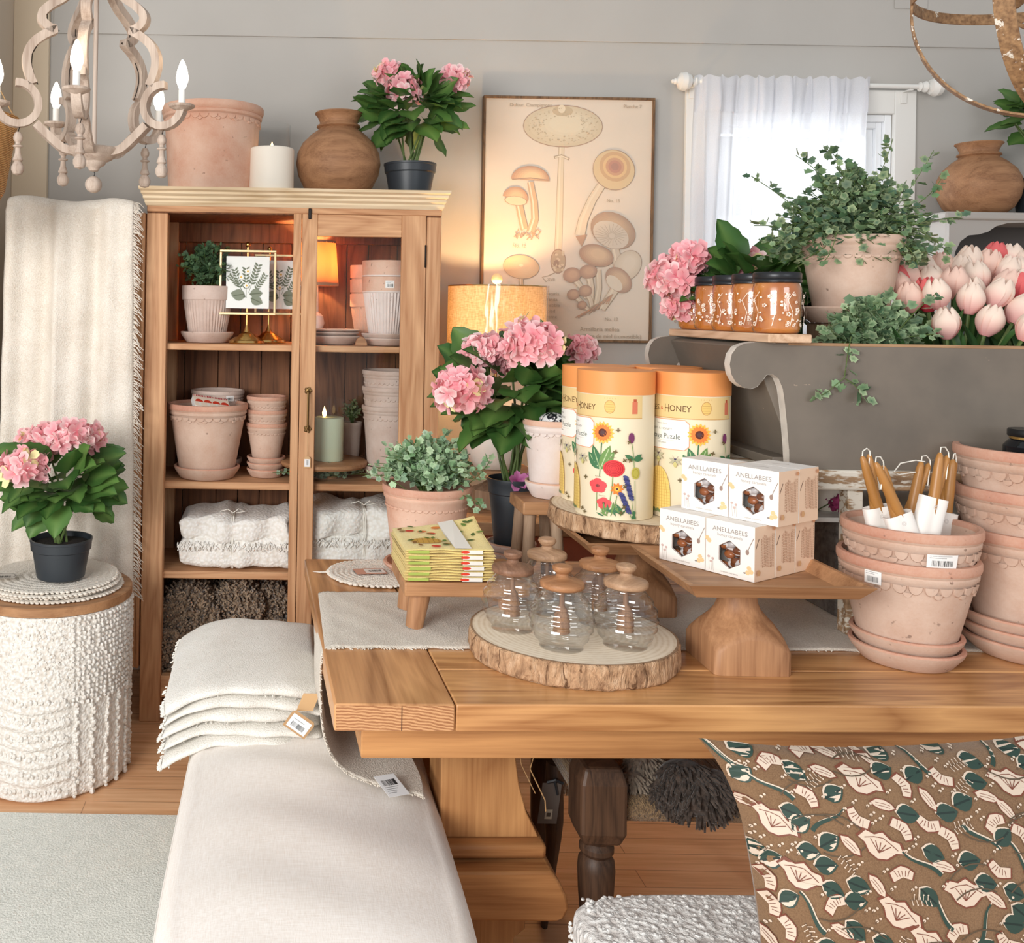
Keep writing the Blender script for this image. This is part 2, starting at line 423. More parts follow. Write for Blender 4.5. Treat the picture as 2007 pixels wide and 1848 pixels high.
# ------------------------------------------------------------------ print work: flat shapes laid on a surface
_tcache = {}
def text_tris(txt, size):
    key = txt
    if key not in _tcache:
        cu = bpy.data.curves.new('lettering', 'FONT'); cu.body = txt; cu.size = 1.0; cu.align_x = 'CENTER'; cu.resolution_u = 3
        ob = bpy.data.objects.new('lettering', cu)
        me = ob.to_mesh(); me.calc_loop_triangles()
        vs = [(v.co.x, v.co.y) for v in me.vertices]; ts = [tuple(t.vertices) for t in me.loop_triangles]
        ob.to_mesh_clear(); bpy.data.objects.remove(ob); bpy.data.curves.remove(cu)
        _tcache[key] = (vs, ts)
    vs, ts = _tcache[key]
    return [(x * size, y * size) for x, y in vs], ts
class Print:
    """shapes in (u, v) put on a surface by fn(u, v, lift); every layer sits a hair higher"""
    def __init__(s, fn, lift0=0.0003, step=0.00003): s.g = G(); s.fn = fn; s.k = lift0; s.step = step
    maxw = None
    def _put(s, pts, fs, c):
        if s.maxw:
            out = []; st = [[pts[i] for i in f] for f in fs]
            while st:
                f = st.pop(); 
                if len(f) > 3: st += [[f[0], f[i], f[i + 1]] for i in range(1, len(f) - 1)]; continue
                us = [p[0] for p in f]
                if max(us) - min(us) > s.maxw:
                    e = max(range(3), key=lambda i: abs(f[i][0] - f[(i + 1) % 3][0])); a, b, c_ = f[e], f[(e + 1) % 3], f[(e + 2) % 3]; m = ((a[0] + b[0]) / 2, (a[1] + b[1]) / 2)
                    st += [[a, m, c_], [m, b, c_]]
                else: out.append(f)
            pts = [p for f in out for p in f]; fs = [(3 * i, 3 * i + 1, 3 * i + 2) for i in range(len(out))]
        s.g.add([s.fn(u, v, s.k) for u, v in pts], fs, 0, c); s.k += s.step
    def poly(s, pts, c):
        tri = geometry.tessellate_polygon([[Vector((a, b, 0)) for a, b in pts]]); s._put(pts, [tuple(t) for t in tri], c)
    def ell(s, x, y, rx, ry, c, rot=0, n=14, a0=0, a1=2 * pi):
        cr, sr = cos(rot), sin(rot); p = []
        full = abs(a1 - a0 - 2 * pi) < 1e-6
        for i in range(n + (0 if full else 1)):
            a = a0 + (a1 - a0) * i / n; u, v = rx * cos(a), ry * sin(a); p.append((x + u * cr - v * sr, y + u * sr + v * cr))
        s._put([(x, y)] + p, [(0, i + 1, (i + 1) % len(p) + 1) for i in range(len(p) if full else len(p) - 1)], c)
    def ring(s, x, y, rx, ry, w, c, rot=0, n=18):
        cr, sr = cos(rot), sin(rot); p = []
        for i in range(n):
            a = 2 * pi * i / n
            for k in (1, 1 - w):
                u, v = rx * k * cos(a), ry * k * sin(a); p.append((x + u * cr - v * sr, y + u * sr + v * cr))
        s._put(p, [(2 * i, 2 * i + 1, (2 * i + 3) % (2 * n), (2 * i + 2) % (2 * n)) for i in range(n)], c)
    def stroke(s, pts, w, c, w2=None):
        k = len(pts); p = []
        for i, (x, y) in enumerate(pts):
            x0, y0 = pts[max(i - 1, 0)]; x1, y1 = pts[min(i + 1, k - 1)]
            l = hypot(x1 - x0, y1 - y0) or 1; nx, ny = -(y1 - y0) / l, (x1 - x0) / l
            ww = (w if w2 is None else w + (w2 - w) * i / (k - 1)) / 2
            p += [(x + nx * ww, y + ny * ww), (x - nx * ww, y - ny * ww)]
        s._put(p, [(2 * i, 2 * i + 1, 2 * i + 3, 2 * i + 2) for i in range(k - 1)], c)
    def leaf(s, x, y, l, w, rot, c, c2=None):
        n = 6; a = []; b = []
        for i in range(n + 1):
            t = i / n; h = w * sin(pi * t) ** 0.8 * (1 - 0.35 * t) / 1.3; a.append((t * l, h)); b.append((t * l, -h))
        pts = a + b[::-1][1:-1]; cr, sr = cos(rot), sin(rot)
        s.poly([(x + u * cr - v * sr, y + u * sr + v * cr) for u, v in pts], c)
        if c2: s.stroke([(x, y), (x + l * .85 * cr, y + l * .85 * sr)], w * .14, c2)
    def rect(s, x0, y0, x1, y1, c, n=1):
        p = [(x0 + (x1 - x0) * i / n, y) for i in range(n + 1) for y in (y0, y1)]
        s._put(p, [(2 * i, 2 * i + 2, 2 * i + 3, 2 * i + 1) for i in range(n)], c)
    def text(s, x, y, size, t, c, rot=0, sx=1.0):
        vs, ts = text_tris(t, size); cr, sr = cos(rot), sin(rot)
        s._put([(x + u * sx * cr - v * sr, y + u * sx * sr + v * cr) for u, v in vs], ts, c)
    def barcode(s, x, y, w, h, c=(0.02, 0.02, 0.02, 1), seed=1, n=16):
        r = random.Random(seed); u = x
        for i in range(n):
            ww = w / n * r.choice((0.25, 0.45, 0.7)); s.rect(u, y, u + ww, y + h, c); u += w / n
    def obj(s, name, parent=None, mat='paint', **kw): return s.g.obj(name, mat, parent, flat=True, **kw)
def plane_fn(o, ux, uy):
    o = Vector(o); ux = Vector(ux).normalized(); uy = Vector(uy).normalized(); n = ux.cross(uy)
    return lambda u, v, k: o + ux * u + uy * v + n * k
def cyl_fn(r, z0=0.0, a0=-pi / 2):
    return lambda u, v, k: Vector(((r + k) * cos(a0 + u / r), (r + k) * sin(a0 + u / r), z0 + v))
# ================================================================== builders
def rr(a, b): return random.uniform(a, b)
def vary(c, r, k=0.12):
    f = 1 + r.uniform(-k, k); return (min(1, c[0] * f), min(1, c[1] * f), min(1, c[2] * f), 1)
def mixc(a, b, t): return tuple(x * (1 - t) + y * t for x, y in zip(a[:3], b[:3])) + (1,)

# ---- terracotta pots
def pot_mesh(rt, rb, h, rim=0.03, style='scallop', n=72, ns=26, sz=None):
    """hollow pot; slot 0 body, slot 1 rim. scallops hang under the rim"""
    g = G(); tw = 0.06 * rt + 0.004
    zr = h - rim
    def R(z): return rb + (rt * 0.93 - rb) * z / zr
    if style == 'ribbed':
        k = 44; n = k * 4
        prof = [(rb * .96, 0), (rb, .004)] + [(R(z), z) for z in [zr * i / 6 for i in range(1, 7)]] + [(rt * .985, zr + .001), (rt * .99, zr + .006), (rt, h - .003), (rt * .985, h), (rt * .93, h), (rt * .9, h - .03), (rb * .9, .02), (1e-4, .02)]
        wob = lambda r, a, z: r * (1 + (0.022 * cos(k * a) if .004 < z < zr and r > rb * .98 else 0))
        g.lathe(prof, n, 0, wob=wob, mf=lambda j: 1 if 9 <= j <= 11 else 0)
        return g
    s = rim
    prof = [(rb * .95, 0), (rb, .004)] + [(R(zr * i / 5), zr * i / 5) for i in range(1, 6)]
    prof += [(rt * .965, zr + s * .12), (rt * .97, zr + s * .3), (rt * .955, zr + s * .36), (rt * .99, zr + s * .5), (rt, zr + s * .62), (rt * 1.0, h - .004), (rt * .985, h), (rt * .92, h), (rt * .9, h - .012), (R(zr) * .93, zr * .9), (rb * .9, .02), (1e-4, .02)]
    if style == 'plain': prof[7:10] = []
    kk = len(prof)
    g.lathe(prof, n, 0, mf=lambda j: 1 if kk - 9 <= j <= kk - 5 else 0)
    if style == 'scallop':
        w = 2 * pi * rt * .93 / ns; d = sz or w * .5; slope = (rt * .93 - rb) / zr
        def scal(a, zt, w_, d_):
            m = 8; vs = []; lift = .0042
            for ring, (kx, lf) in enumerate(((1, 0), (.9, lift), (.5, lift * 1.1))):
                for i in range(m + 1):
                    t = pi * i / m; du = cos(t) * w_ * .5 * kx; dz = -sin(t) * d_ * kx
                    z = zt + dz; r = R(z) + lf; aa = a + du / r
                    vs.append((r * cos(aa), r * sin(aa), z))
            fs = [(r_ * (m + 1) + i, r_ * (m + 1) + i + 1, (r_ + 1) * (m + 1) + i + 1, (r_ + 1) * (m + 1) + i) for r_ in range(2) for i in range(m)]
            fs.append(tuple(2 * (m + 1) + i for i in range(m + 1)))
            g.add(vs, fs, 0)
        for i in range(ns):
            a = 2 * pi * i / ns; scal(a, zr * .985, w * .96, d)
            if i % 2 == 0: scal(a + pi / ns, zr * .985 - d * .75, w * .62, d * .6)
    elif style == 'smallscallop':
        w = 2 * pi * rt * .93 / ns
        for i in range(ns):
            a = 2 * pi * i / ns; zt = zr * .93; vs = []; m = 6
            for kx, lf in ((1, 0), (.75, .0018)):
                for j in range(m + 1):
                    t = pi * j / m; z = zt - sin(t) * w * .45 * kx; r = R(z) + lf * 1.6; aa = a + cos(t) * w * .5 * kx / r
                    vs.append((r * cos(aa), r * sin(aa), z))
            g.add(vs, [(j, j + 1, m + 2 + j, m + 1 + j) for j in range(m)] + [tuple(m + 1 + j for j in range(m + 1))], 0)
    return g
def pot(name, label, group, loc, rt, rb, h, rim=.03, style='scallop', mats=('terra', 'terrarim'), parent=None, rz=0.0, ns=26, cat='flower pot', **kw):
    t = thing(name, label, cat, loc, rz, group) if parent is None else parent
    pot_mesh(rt, rb, h, rim, style, ns=ns, **kw).obj('pot_body', list(mats), t, sharp=40, fixn=False)
    return t
def saucer_mesh(rt, rb, h, n=64):
    g = G(); g.lathe([(rb * .95, 0), (rb, .003), (rt * .97, h * .7), (rt, h - .004), (rt * .985, h), (rt * .92, h), (rt * .9, h * .75), (rb * .9, .008), (1e-4, .008)], n, 0, mf=lambda j: 1 if 3 <= j <= 5 else 0)
    return g
def saucer(label, group, loc, rt, rb, h, mats=('terra', 'terrarim')):
    o = saucer_mesh(rt, rb, h).obj('pot_saucer', list(mats), None, sharp=40, loc=loc); return tag(o, label, 'saucer', group)
def barcode_label(parent, fn, w, h, name='price_label', seed=3):
    p = Print(fn, 0.0012); p.rect(-w / 2, -h / 2, w / 2, h / 2, (.86, .85, .83, 1), 6)
    dk = (.05, .05, .05, 1)
    for k in range(2): p.rect(-w * .42, h * (.36 - .13 * k), w * (.3 - .18 * k), h * (.40 - .13 * k), (.35, .35, .35, 1), 5)
    p.barcode(-w * .34, -h * .36, w * .7, h * .42, dk, seed, 18)
    return p.obj(name, parent)

# ---- leaves
DG = rgb(58, 98, 44); MG = rgb(92, 130, 62); LG = rgb(128, 158, 84)
def big_leaf(g, base, d, up, L, W, c, droop=0.35, fold=0.25, serr=0.04, r=random):
    d = Vector(d).normalized(); up = Vector(up); s = d.cross(up)
    s = s.normalized() if s.length > 1e-4 else d.orthogonal().normalized()
    u = s.cross(d).normalized(); nu = 8; base = Vector(base); vs = []
    for i in range(nu + 1):
        t = i / nu
        w = W * .5 * (sin(pi * min(1, t ** .75)) ** .75) * (1 - .18 * t) if 0 < t < 1 else 0.0
        w += (serr * W if i % 2 else -serr * W * .5) if 0 < i < nu else 0
        ctr = base + d * (L * t) - u * (droop * L * t * t)
        wv = .04 * L * sin(t * 9)
        for k in (-1, -.5, 0, .5, 1):
            vs.append(ctr + s * (w * k) + u * (abs(k) * w * fold + (wv if abs(k) == 1 else 0)))
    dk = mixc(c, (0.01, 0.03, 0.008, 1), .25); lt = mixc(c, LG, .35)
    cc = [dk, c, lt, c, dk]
    for i in range(nu):
        for k in range(4):
            a = len(g.v)
            g.f.append([a + i * 5 + k, a + i * 5 + k + 1, a + (i + 1) * 5 + k + 1, a + (i + 1) * 5 + k]); g.mi.append(0)
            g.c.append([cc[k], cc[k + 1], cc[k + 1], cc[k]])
    g.v.extend([tuple(v) for v in vs]); g.usec = True
def floret(g, p, n, size, c1, c2, r):
    n = Vector(n).normalized(); a = n.orthogonal().normalized(); b = n.cross(a); ph = r.uniform(0, 6.28)
    k = r.choice((4, 4, 5)); p = Vector(p)
    for i in range(k):
        t = ph + 2 * pi * i / k; d = a * cos(t) + b * sin(t); s = n.cross(d); sz = size * r.uniform(.85, 1.15); lift = r.uniform(.1, .55)
        w = sz * .52
        vs = [p, p + d * sz * .45 + s * w * .8 + n * sz * lift * .5, p + d * sz * .85 + s * w * .7 + n * sz * lift, p + d * sz * 1.08 + n * sz * lift * .9,
              p + d * sz * .85 - s * w * .7 + n * sz * lift, p + d * sz * .45 - s * w * .8 + n * sz * lift * .5, p + d * sz * .6 + n * sz * lift * .35]
        o = len(g.v); g.v.extend([tuple(v) for v in vs]); ca = vary(c1, r, .1); cb = vary(c2, r, .1)
        for q in range(6):
            i0, i1 = q, (q + 1) % 6
            g.f.append([o + 6, o + i0, o + i1]); g.mi.append(0)
            g.c.append([mixc(ca, cb, .4), ca if i0 == 0 else cb, ca if i1 == 0 else cb])
    g.usec = True
PK1 = rgb(236, 134, 148); PK2 = rgb(255, 196, 200); PK3 = rgb(255, 226, 224); CRM = rgb(250, 240, 180)
def flower_head(c, rad, seed, nf=36, size=.030, face=None):
    g = G(); r = random.Random(seed); c = Vector(c)
    for i in range(nf):
        z = 1 - 1.75 * (i + .5) / nf; a = i * 2.39996 + seed; q = sqrt(max(0, 1 - z * z))
        n = Vector((q * cos(a), q * sin(a), z))
        p = c + Vector((n.x * rad, n.y * rad, n.z * rad * .8)) * r.uniform(.78, 1.12)
        n = (n + Vector((r.uniform(-.5, .5), r.uniform(-.5, .5), r.uniform(-.5, .5)))).normalized()
        cream = r.random() < .06
        floret(g, p, n, size * r.uniform(.9, 1.2), CRM if cream else PK1, CRM if cream else (PK3 if r.random() < .35 else PK2), r)
    g.sphere(c, rad * .72, 10, 7, 0, PK1)
    return g
def hydrangea(root, origin, heads, seed, spread=(.22, .20, .12), cz=.33, nl=44, L=.105, base_r=.02, leaf_z=None, hs=.030, nf=38, stems=True, front=.5):
    """foliage, stems and flower heads as parts of root; origin is the soil point in root's frame"""
    r = random.Random(seed); O = Vector(origin); g = G()
    ctr = O + Vector((0, 0, cz))
    for i in range(nl):
        a = 2 * pi * (i * .618 + r.uniform(-.05, .05)); z = r.uniform(-.85, .9)
        q = sqrt(1 - z * z); n = Vector((q * cos(a), q * sin(a), z))
        if n.y > front and r.random() < .5: n.y = -n.y
        k = r.uniform(.35, .62)
        b = ctr + Vector((n.x * spread[0] * k, n.y * spread[1] * k, n.z * spread[2] * (k + .25)))
        d = Vector((n.x, n.y, n.z * .7 + r.uniform(-.3, .55)))
        up = Vector((n.x * .35, -.75, .85)) + Vector((r.uniform(-.5, .5), r.uniform(-.4, .5), r.uniform(-.2, .3)))
        c = vary(mixc(DG, MG, r.random() ** 1.3), r, .15)
        big_leaf(g, b, d, up, L * r.uniform(.8, 1.15), L * r.uniform(.72, .95), c, r.uniform(-.05, .38), r.uniform(.1, .4), .03, r)
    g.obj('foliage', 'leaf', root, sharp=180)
    if stems:
        s = G()
        ends = [Vector(h[:3]) + O for h in heads] + [ctr + Vector((cos(t) * spread[0] * .6, sin(t) * spread[1] * .6, -spread[2] * .2)) for t in [r.uniform(0, 6.28) for _ in range(7)]]
        for e in ends:
            b = O + Vector((r.uniform(-1, 1) * base_r, r.uniform(-1, 1) * base_r, -.01)); m = b.lerp(e, .5) + Vector((0, 0, .03))
            m.x = b.x + (e.x - b.x) * .38; m.y = b.y + (e.y - b.y) * .38
            s.tube([b, b.lerp(m, .5), m, m.lerp(e, .5), e], [.0045, .004, .0038, .0035, .003], 6)
        s.obj('stem', 'stem', root)
    for i, h in enumerate(heads):
        flower_head(Vector(h[:3]) + O, h[3] * .88, seed * 7 + i, nf, hs).obj('flower_head', 'petal', root, sharp=180)
def black_pot(root, rt, rb, h, band=.3):
    g = G(); g.lathe([(rb * .96, 0), (rb, .003), (rt * .91, h * (1 - band) - .002), (rt * .91, h * (1 - band)), (rt * .965, h * (1 - band) + .004), (rt * .985, h * .93), (rt * 1.0, h * .94), (rt, h), (rt * .95, h), (rt * .93, h * .86), (1e-4, h * .86)], 48)
    g.obj('plant_pot', 'black', root, sharp=35)
    s = G(); s.lathe([(rt * .92, h * .87), (rt * .5, h * .885), (1e-4, h * .88)], 24, capb=False); s.obj('soil', 'soil', root)
def potted_hydrangea(label, loc, heads, seed, s=1.0, rz=0.0, **kw):
    t = thing('potted_hydrangea', label, 'plant', loc, rz)
    black_pot(t, .102 * s, .078 * s, .128 * s)
    hydrangea(t, (0, 0, .115 * s), heads, seed, **kw); return t

IV = [rgb(70, 104, 62), rgb(96, 132, 84), rgb(120, 156, 110), rgb(86, 122, 92)]
def small_leaf(g, p, d, n, L, r, cols=IV, edge=rgb(190, 210, 160), ek=.35):
    d = Vector(d).normalized(); n = Vector(n); s = d.cross(n)
    s = s.normalized() if s.length > 1e-4 else d.orthogonal(); n = s.cross(d).normalized()
    shp = [(0, 0), (.18, .42), (.42, .34), (.58, .52), (.76, .26), (1, 0)]
    c = vary(r.choice(cols), r, .2); e = mixc(c, edge, ek * r.random() * 1.6 if ek else 0)
    cup = r.uniform(-.2, .35)
    pts = [p + d * (a * L) + s * (b * L) + n * (cup * b * L) for a, b in shp] + [p + d * (a * L) - s * (b * L) + n * (cup * b * L) for a, b in shp[1:-1][::-1]]
    o = len(g.v); m = p + d * (.45 * L) - n * (.03 * L)
    g.v.extend([tuple(v) for v in [m] + pts]); k = len(pts)
    for i in range(k):
        g.f.append([o, o + 1 + i, o + 1 + (i + 1) % k]); g.mi.append(0); g.c.append([c, e, e])
    g.usec = True
def bush(root, O, R, H, n_st, seed, L=.02, droop=.25, per=9, cols=IV, edge=rgb(200, 216, 170), ek=.35, long_=(), stem='stem', squash=1.0, low=0.0, name='foliage'):
    """dome of thin leafy stems growing from O"""
    r = random.Random(seed); g = G(); s = G(); O = Vector(O)
    paths = []
    for i in range(n_st):
        a = r.uniform(0, 2 * pi); e = r.uniform(0, 1) ** .6; k = r.uniform(.55, 1.05)
        x = cos(a) * R * e * k; y = sin(a) * R * e * k * squash; z = H * sqrt(max(0.05, 1 - e * e * .85)) * k - low * e
        E = O + Vector((x, y, z)); m = O + Vector((x * .35, y * .35, z * .75 + H * .12 * e))
        paths.append([O + Vector((x * .12, y * .12, 0)), m, E - Vector((0, 0, droop * H * e * .3))])
    paths += [[Vector(p) for p in q] for q in long_]
    for j, pt in enumerate(paths):
        pts = []
        if len(pt) == 3:
            for i in range(7):
                t = i / 6; pts.append(pt[0] * (1 - t) ** 2 + pt[1] * 2 * t * (1 - t) + pt[2] * t * t)
        else:
            for a, b in zip(pt[:-1], pt[1:]): pts += [a, a.lerp(b, .5)]
            pts.append(pt[-1])
        s.tube(pts, .0011, 4, cap=False)
        k = per if len(pt) == 3 else int(per * 1.6)
        for i in range(k):
            t = (.25 if len(pt) == 3 else .1) + (.75 if len(pt) == 3 else .9) * (i + r.random()) / k
            f = t * (len(pts) - 1); a = min(int(f), len(pts) - 2); q = pts[a].lerp(pts[a + 1], f - a)
            tan = (pts[a + 1] - pts[a]).normalized(); o = Vector((r.uniform(-1, 1), r.uniform(-1, 1), r.uniform(-.6, 1))).normalized()
            d = (o + tan * .5).normalized(); nn = Vector((r.uniform(-.6, .6), r.uniform(-1, .3), r.uniform(.2, 1)))
            small_leaf(g, q + o * L * .25, d, nn, L * r.uniform(.7, 1.25), r, cols, edge, ek)
    g.obj(name, 'leaf', root, sharp=180)
    s.obj(stem, 'stem', root)

def tulip_proto(kind, seed):
    r = random.Random(seed); t = empty('tulip')
    top, bot = {'pale': (rgb(252, 232, 216), rgb(238, 170, 168)), 'blush': (rgb(248, 214, 198), rgb(240, 180, 168)), 'hot': (rgb(240, 120, 120), rgb(214, 60, 76))}[kind]
    g = G(); H = .068; Rm = .027
    for k in range(6):
        a0 = k * pi / 3 + (.2 if k % 2 else 0); inner = k % 2; ro = .93 if inner else 1.0; hh = H * (1.0 if inner else .97)
        def fn(u, v, a0=a0, ro=ro, hh=hh):
            w = max(.42, 1 - (abs(v - .45) / .62) ** 3.2) ** .6 * .68
            prof = sin(pi * min(.97, .08 + v * .80)) ** .8
            a = a0 + (u - .5) * 2 * w * 1.15
            rad = Rm * ro * prof * (1 - .05 * cos((u - .5) * 3)) * (1.0 + .02 * (1 - abs(u - .5) * 2))
            z = hh * (v - .11 * (abs(u - .5) * 2) ** 2.4 * v ** 2)
            return (rad * cos(a), rad * sin(a), z)
        g.grid(fn, 6, 9, cf=lambda u, v: mixc(bot, top, min(1, v * 1.5)))
    g.obj('blossom', 'petal', t, sharp=180)
    s = G(); s.tube([(0, 0, .002), (0, .003, -.06), (.004, .008, -.14)], .0035, 6); s.obj('stem', 'stem', t)
    l = G(); big_leaf(l, (0, .006, -.13), (.25, .1, 1), (0, -1, .2), .13, .035, rgb(70, 110, 56), .1, .5, 0, r); l.obj('leaf', 'leaf', t, sharp=180)
    return t

# ---- folded cloth: a slab of layers with rounded folds on one side
def slab_fn(x0, x1, y0, y1, z0, z1, amp=0.0, seed=0):
    """rounded pillow-like slab surface fn(u, v); u around the section (y, z), v along x"""
    r = random.Random(seed); ph = [r.uniform(0, 6.28) for _ in range(6)]
    def f(u, v):
        a = 2 * pi * u; ca, sa = cos(a), sin(a); e = .35
        y = (abs(ca) ** e) * (1 if ca > 0 else -1); z = (abs(sa) ** e) * (1 if sa > 0 else -1)
        X = x0 + (x1 - x0) * v
        w = amp * (sin(X * 23 + ph[0] + a) + .6 * sin(X * 51 + ph[1] + 2 * a))
        return (X + amp * sin(a * 3 + ph[2]), (y0 + y1) / 2 + (y1 - y0) / 2 * y + w, (z0 + z1) / 2 + (z1 - z0) / 2 * z + w * .6)
    return f
# ================================================================== the room
WY = 4.15
def floor_mat():
    t = NT('floor_planks'); v = t.coord()
    br = t.node('ShaderNodeTexBrick'); br.offset = .37; br.inputs['Scale'].default_value = 1.0
    br.inputs['Brick Width'].default_value = 1.6; br.inputs['Row Height'].default_value = .082; br.inputs['Mortar Size'].default_value = .0012
    br.inputs['Color1'].default_value = (.2, .2, .2, 1); br.inputs['Color2'].default_value = (.9, .9, .9, 1); br.inputs['Mortar'].default_value = (0, 0, 0, 1)
    t.L(v, br.inputs['Vector'])
    st = t.coord((.25, 3, 1)); n = t.noise(st, 6, 5, .65, .4); f2 = t.noise(t.coord((.04, 1, 1)), 70, 3, .6)
    f = t.math('ADD', t.math('MULTIPLY', n, .6), t.math('MULTIPLY', f2, .4))
    c = t.ramp(f, [(.33, rgb(190, 134, 92)), (.5, rgb(218, 166, 122)), (.66, rgb(236, 192, 150))])
    sep = t.node('ShaderNodeSeparateColor'); t.L(br.outputs['Color'], sep.inputs[0])
    c = t.mix(t.math('MULTIPLY', sep.outputs[0], .25), c, rgb(226, 180, 140))
    c = t.mix(t.math('MULTIPLY', br.outputs['Fac'], .7), c, rgb(110, 70, 46))
    t.base(c); t.set(rough=.42, spec=.4); t.bump(f, .08, .002); return t.m
M['floor'] = floor_mat()
struct(boxobj('floor', (-3.2, 4.2, -.6, WY + .12, -.04, 0), 'floor', bevel=0))
# back wall with the window opening
wl, wr = at(1380, 400, WY).x, at(1745, 400, WY).x
wt, wb = at(1560, 222, WY).z, at(1560, 640, WY).z
g = G(); X0, X1, Z1 = -3.2, 4.2, 3.35
for d in ((X0, wl, 0, Z1), (wr, X1, 0, Z1), (wl, wr, 0, wb), (wl, wr, wt, Z1)):
    g.box(d[0], d[1], WY, WY + .12, d[2], d[3])
struct(g.obj('wall_back', 'wall', flat=True))
seam = at(1000, 80, WY).z
struct(boxobj('trim_1', (-1.0, X1, WY - .008, WY - .0005, seam, Z1), 'wall', bevel=.002))
lx = at(28, 200, WY).x
struct(boxobj('wall_left', (lx - .1, lx, 3.25, WY, 0, Z1), 'wall_left', bevel=0))
sx = at(97, 200, WY).x
struct(boxobj('trim_2', (lx, sx, WY - .03, WY - .0005, 0, Z1), 'trimbeige', bevel=.003))
struct(boxobj('baseboard_back', (sx, X1, WY - .018, WY - .0005, 0, .14), 'white', bevel=.004))
# access panel high on the wall
a, b = at(1750, 18, WY), at(1815, 20, WY)
t_ = G().box(a.x, b.x, WY - .013, WY - .009, a.z, 3.2).obj('trim_3', 'wall', bevel=.002, fixn=True); struct(t_)

# window
wz0 = wb
cl, cr_ = at(1338, 400, WY).x, at(1787, 400, WY).x
ct = at(1560, 176, WY).z
g = G()
g.box(cl, wl, WY - .022, WY - .001, wz0 - .09, ct); g.box(wr, cr_, WY - .022, WY - .001, wz0 - .09, ct)
g.box(wl, wr, WY - .022, WY - .001, wt, ct); g.box(wl, wr, WY - .022, WY - .001, wz0 - .09, wz0)
win = struct(g.obj('window_1', 'white', bevel=.003, fixn=True))
g = G()
for k, (o, i, y0, y1) in enumerate(((0, .03, WY + .0, WY + .06), (.03, .055, WY + .02, WY + .08), (.055, .085, WY + .04, WY + .1))):
    g.box(wl + o, wl + i, y0, y1, wz0 + o, wt - o); g.box(wr - i, wr - o, y0, y1, wz0 + o, wt - o)
    g.box(wl + i, wr - i, y0, y1, wt - i, wt - o); g.box(wl + i, wr - i, y0, y1, wz0 + o, wz0 + i)
zm = (wz0 + wt) / 2
g.box(wl + .085, wr - .085, WY + .05, WY + .09, zm - .02, zm + .02)
struct(g.obj('window_frame', 'vinyl', win, bevel=.003, fixn=True))
struct(boxobj('window_glass', (wl + .085, wr - .085, WY + .07, WY + .074, wz0 + .085, wt - .085), 'pane', win, bevel=0))

# curtain rod with finials, and the curtain
ry = WY - .075
r0, r1 = at(1366, 160, ry), at(1800, 170, ry)
rod = thing('curtain_rod', 'white curtain rod with ball finials over the window', 'curtain rod', (0, 0, 0))
G().tube([r0, r1], .010, 12).obj('rod', 'white', rod)
def finial(p, sgn):
    g = G(); T = Matrix.Translation(p) @ Matrix.Rotation(sgn * pi / 2, 4, 'Y')
    g.lathe([(.012, 0), (.02, .006), (.014, .014), (.022, .024), (.024, .03), (.013, .038), (.012, .044), (.03, .05), (.04, .07), (.036, .09), (.02, .10), (.012, .104), (.014, .112), (.009, .118), (.009, .124), (.004, .128)], 24, M_=T, capt=True)
    g.obj('finial', 'white', rod)
finial(r0 + Vector((.02, 0, 0)), -1); finial(r1, 1)
for p in (r0 + Vector((.0, 0, 0)), r1 + Vector((-.03, 0, 0))):
    g = G(); g.box(p.x - .008, p.x + .008, p.y - .004, WY - .022, p.z - .016, p.z - .010); g.box(p.x - .012, p.x + .012, WY - .03, WY - .022, p.z - .06, p.z - .008); g.obj('bracket', 'white', rod, bevel=.001, fixn=True)
def curtain_mat():
    t = NT('sheer_curtain'); out = t.n['Material Output']
    v = t.coord(); n = t.noise(v, 500, 2)
    t.base(t.ramp(n, [(.3, rgb(226, 226, 230)), (.7, rgb(250, 250, 252))])); t.set(rough=.95, spec=.1)
    tl = t.node('ShaderNodeBsdfTranslucent'); tl.inputs[0].default_value = (.95, .96, 1, 1)
    tp = t.node('ShaderNodeBsdfTransparent')
    m1 = t.node('ShaderNodeMixShader'); m1.inputs[0].default_value = .5; t.L(t.b.outputs[0], m1.inputs[1]); t.L(tl.outputs[0], m1.inputs[2])
    m2 = t.node('ShaderNodeMixShader'); m2.inputs[0].default_value = .22; t.L(m1.outputs[0], m2.inputs[1]); t.L(tp.outputs[0], m2.inputs[2])
    t.L(m2.outputs[0], out.inputs[0]); return t.m
M['curtain'] = curtain_mat()
c0, c1 = at(1358, 160, ry), at(1702, 165, ry)
zbot = at(1500, 700, ry).z
def cur(u, v):
    # u across, v down
    fold = .015 * sin(u * 74 + 2.2 * sin(u * 9) + v * 1.2) * (.5 + .5 * min(1, v * 3)) + .016 * sin(u * 31 + v * 3.0 + sin(u * 13)) + .006 * sin(u * 140 + v * 6)
    x = c0.x + (c1.x - c0.x) * (u + .012 * sin(u * 62) * (1 - v)) - v * .10 * u + .02 * sin(v * 3) * u
    z = c0.z + (c1.z - c0.z) * u + .02 - (c0.z + .02 - zbot) * v
    if v < .06: z += .006 * sin(u * 90)
    return (x, ry - .018 + fold * min(1, .35 + v * 8), z)
g = G(); g.grid(cur, 260, 40)
cu = g.obj('sheer_curtain', 'curtain', sharp=180); tag(cu, 'white sheer linen curtain gathered on the rod and hanging over the window', 'curtain')
# doubled rod pocket and hem band at the head
g = G(); g.grid(lambda u, v: tuple(Vector(cur(u, v * .125)) + Vector((0, -.006, 0))), 170, 5)
g.obj('header_band', 'curtain', cu, sharp=180)

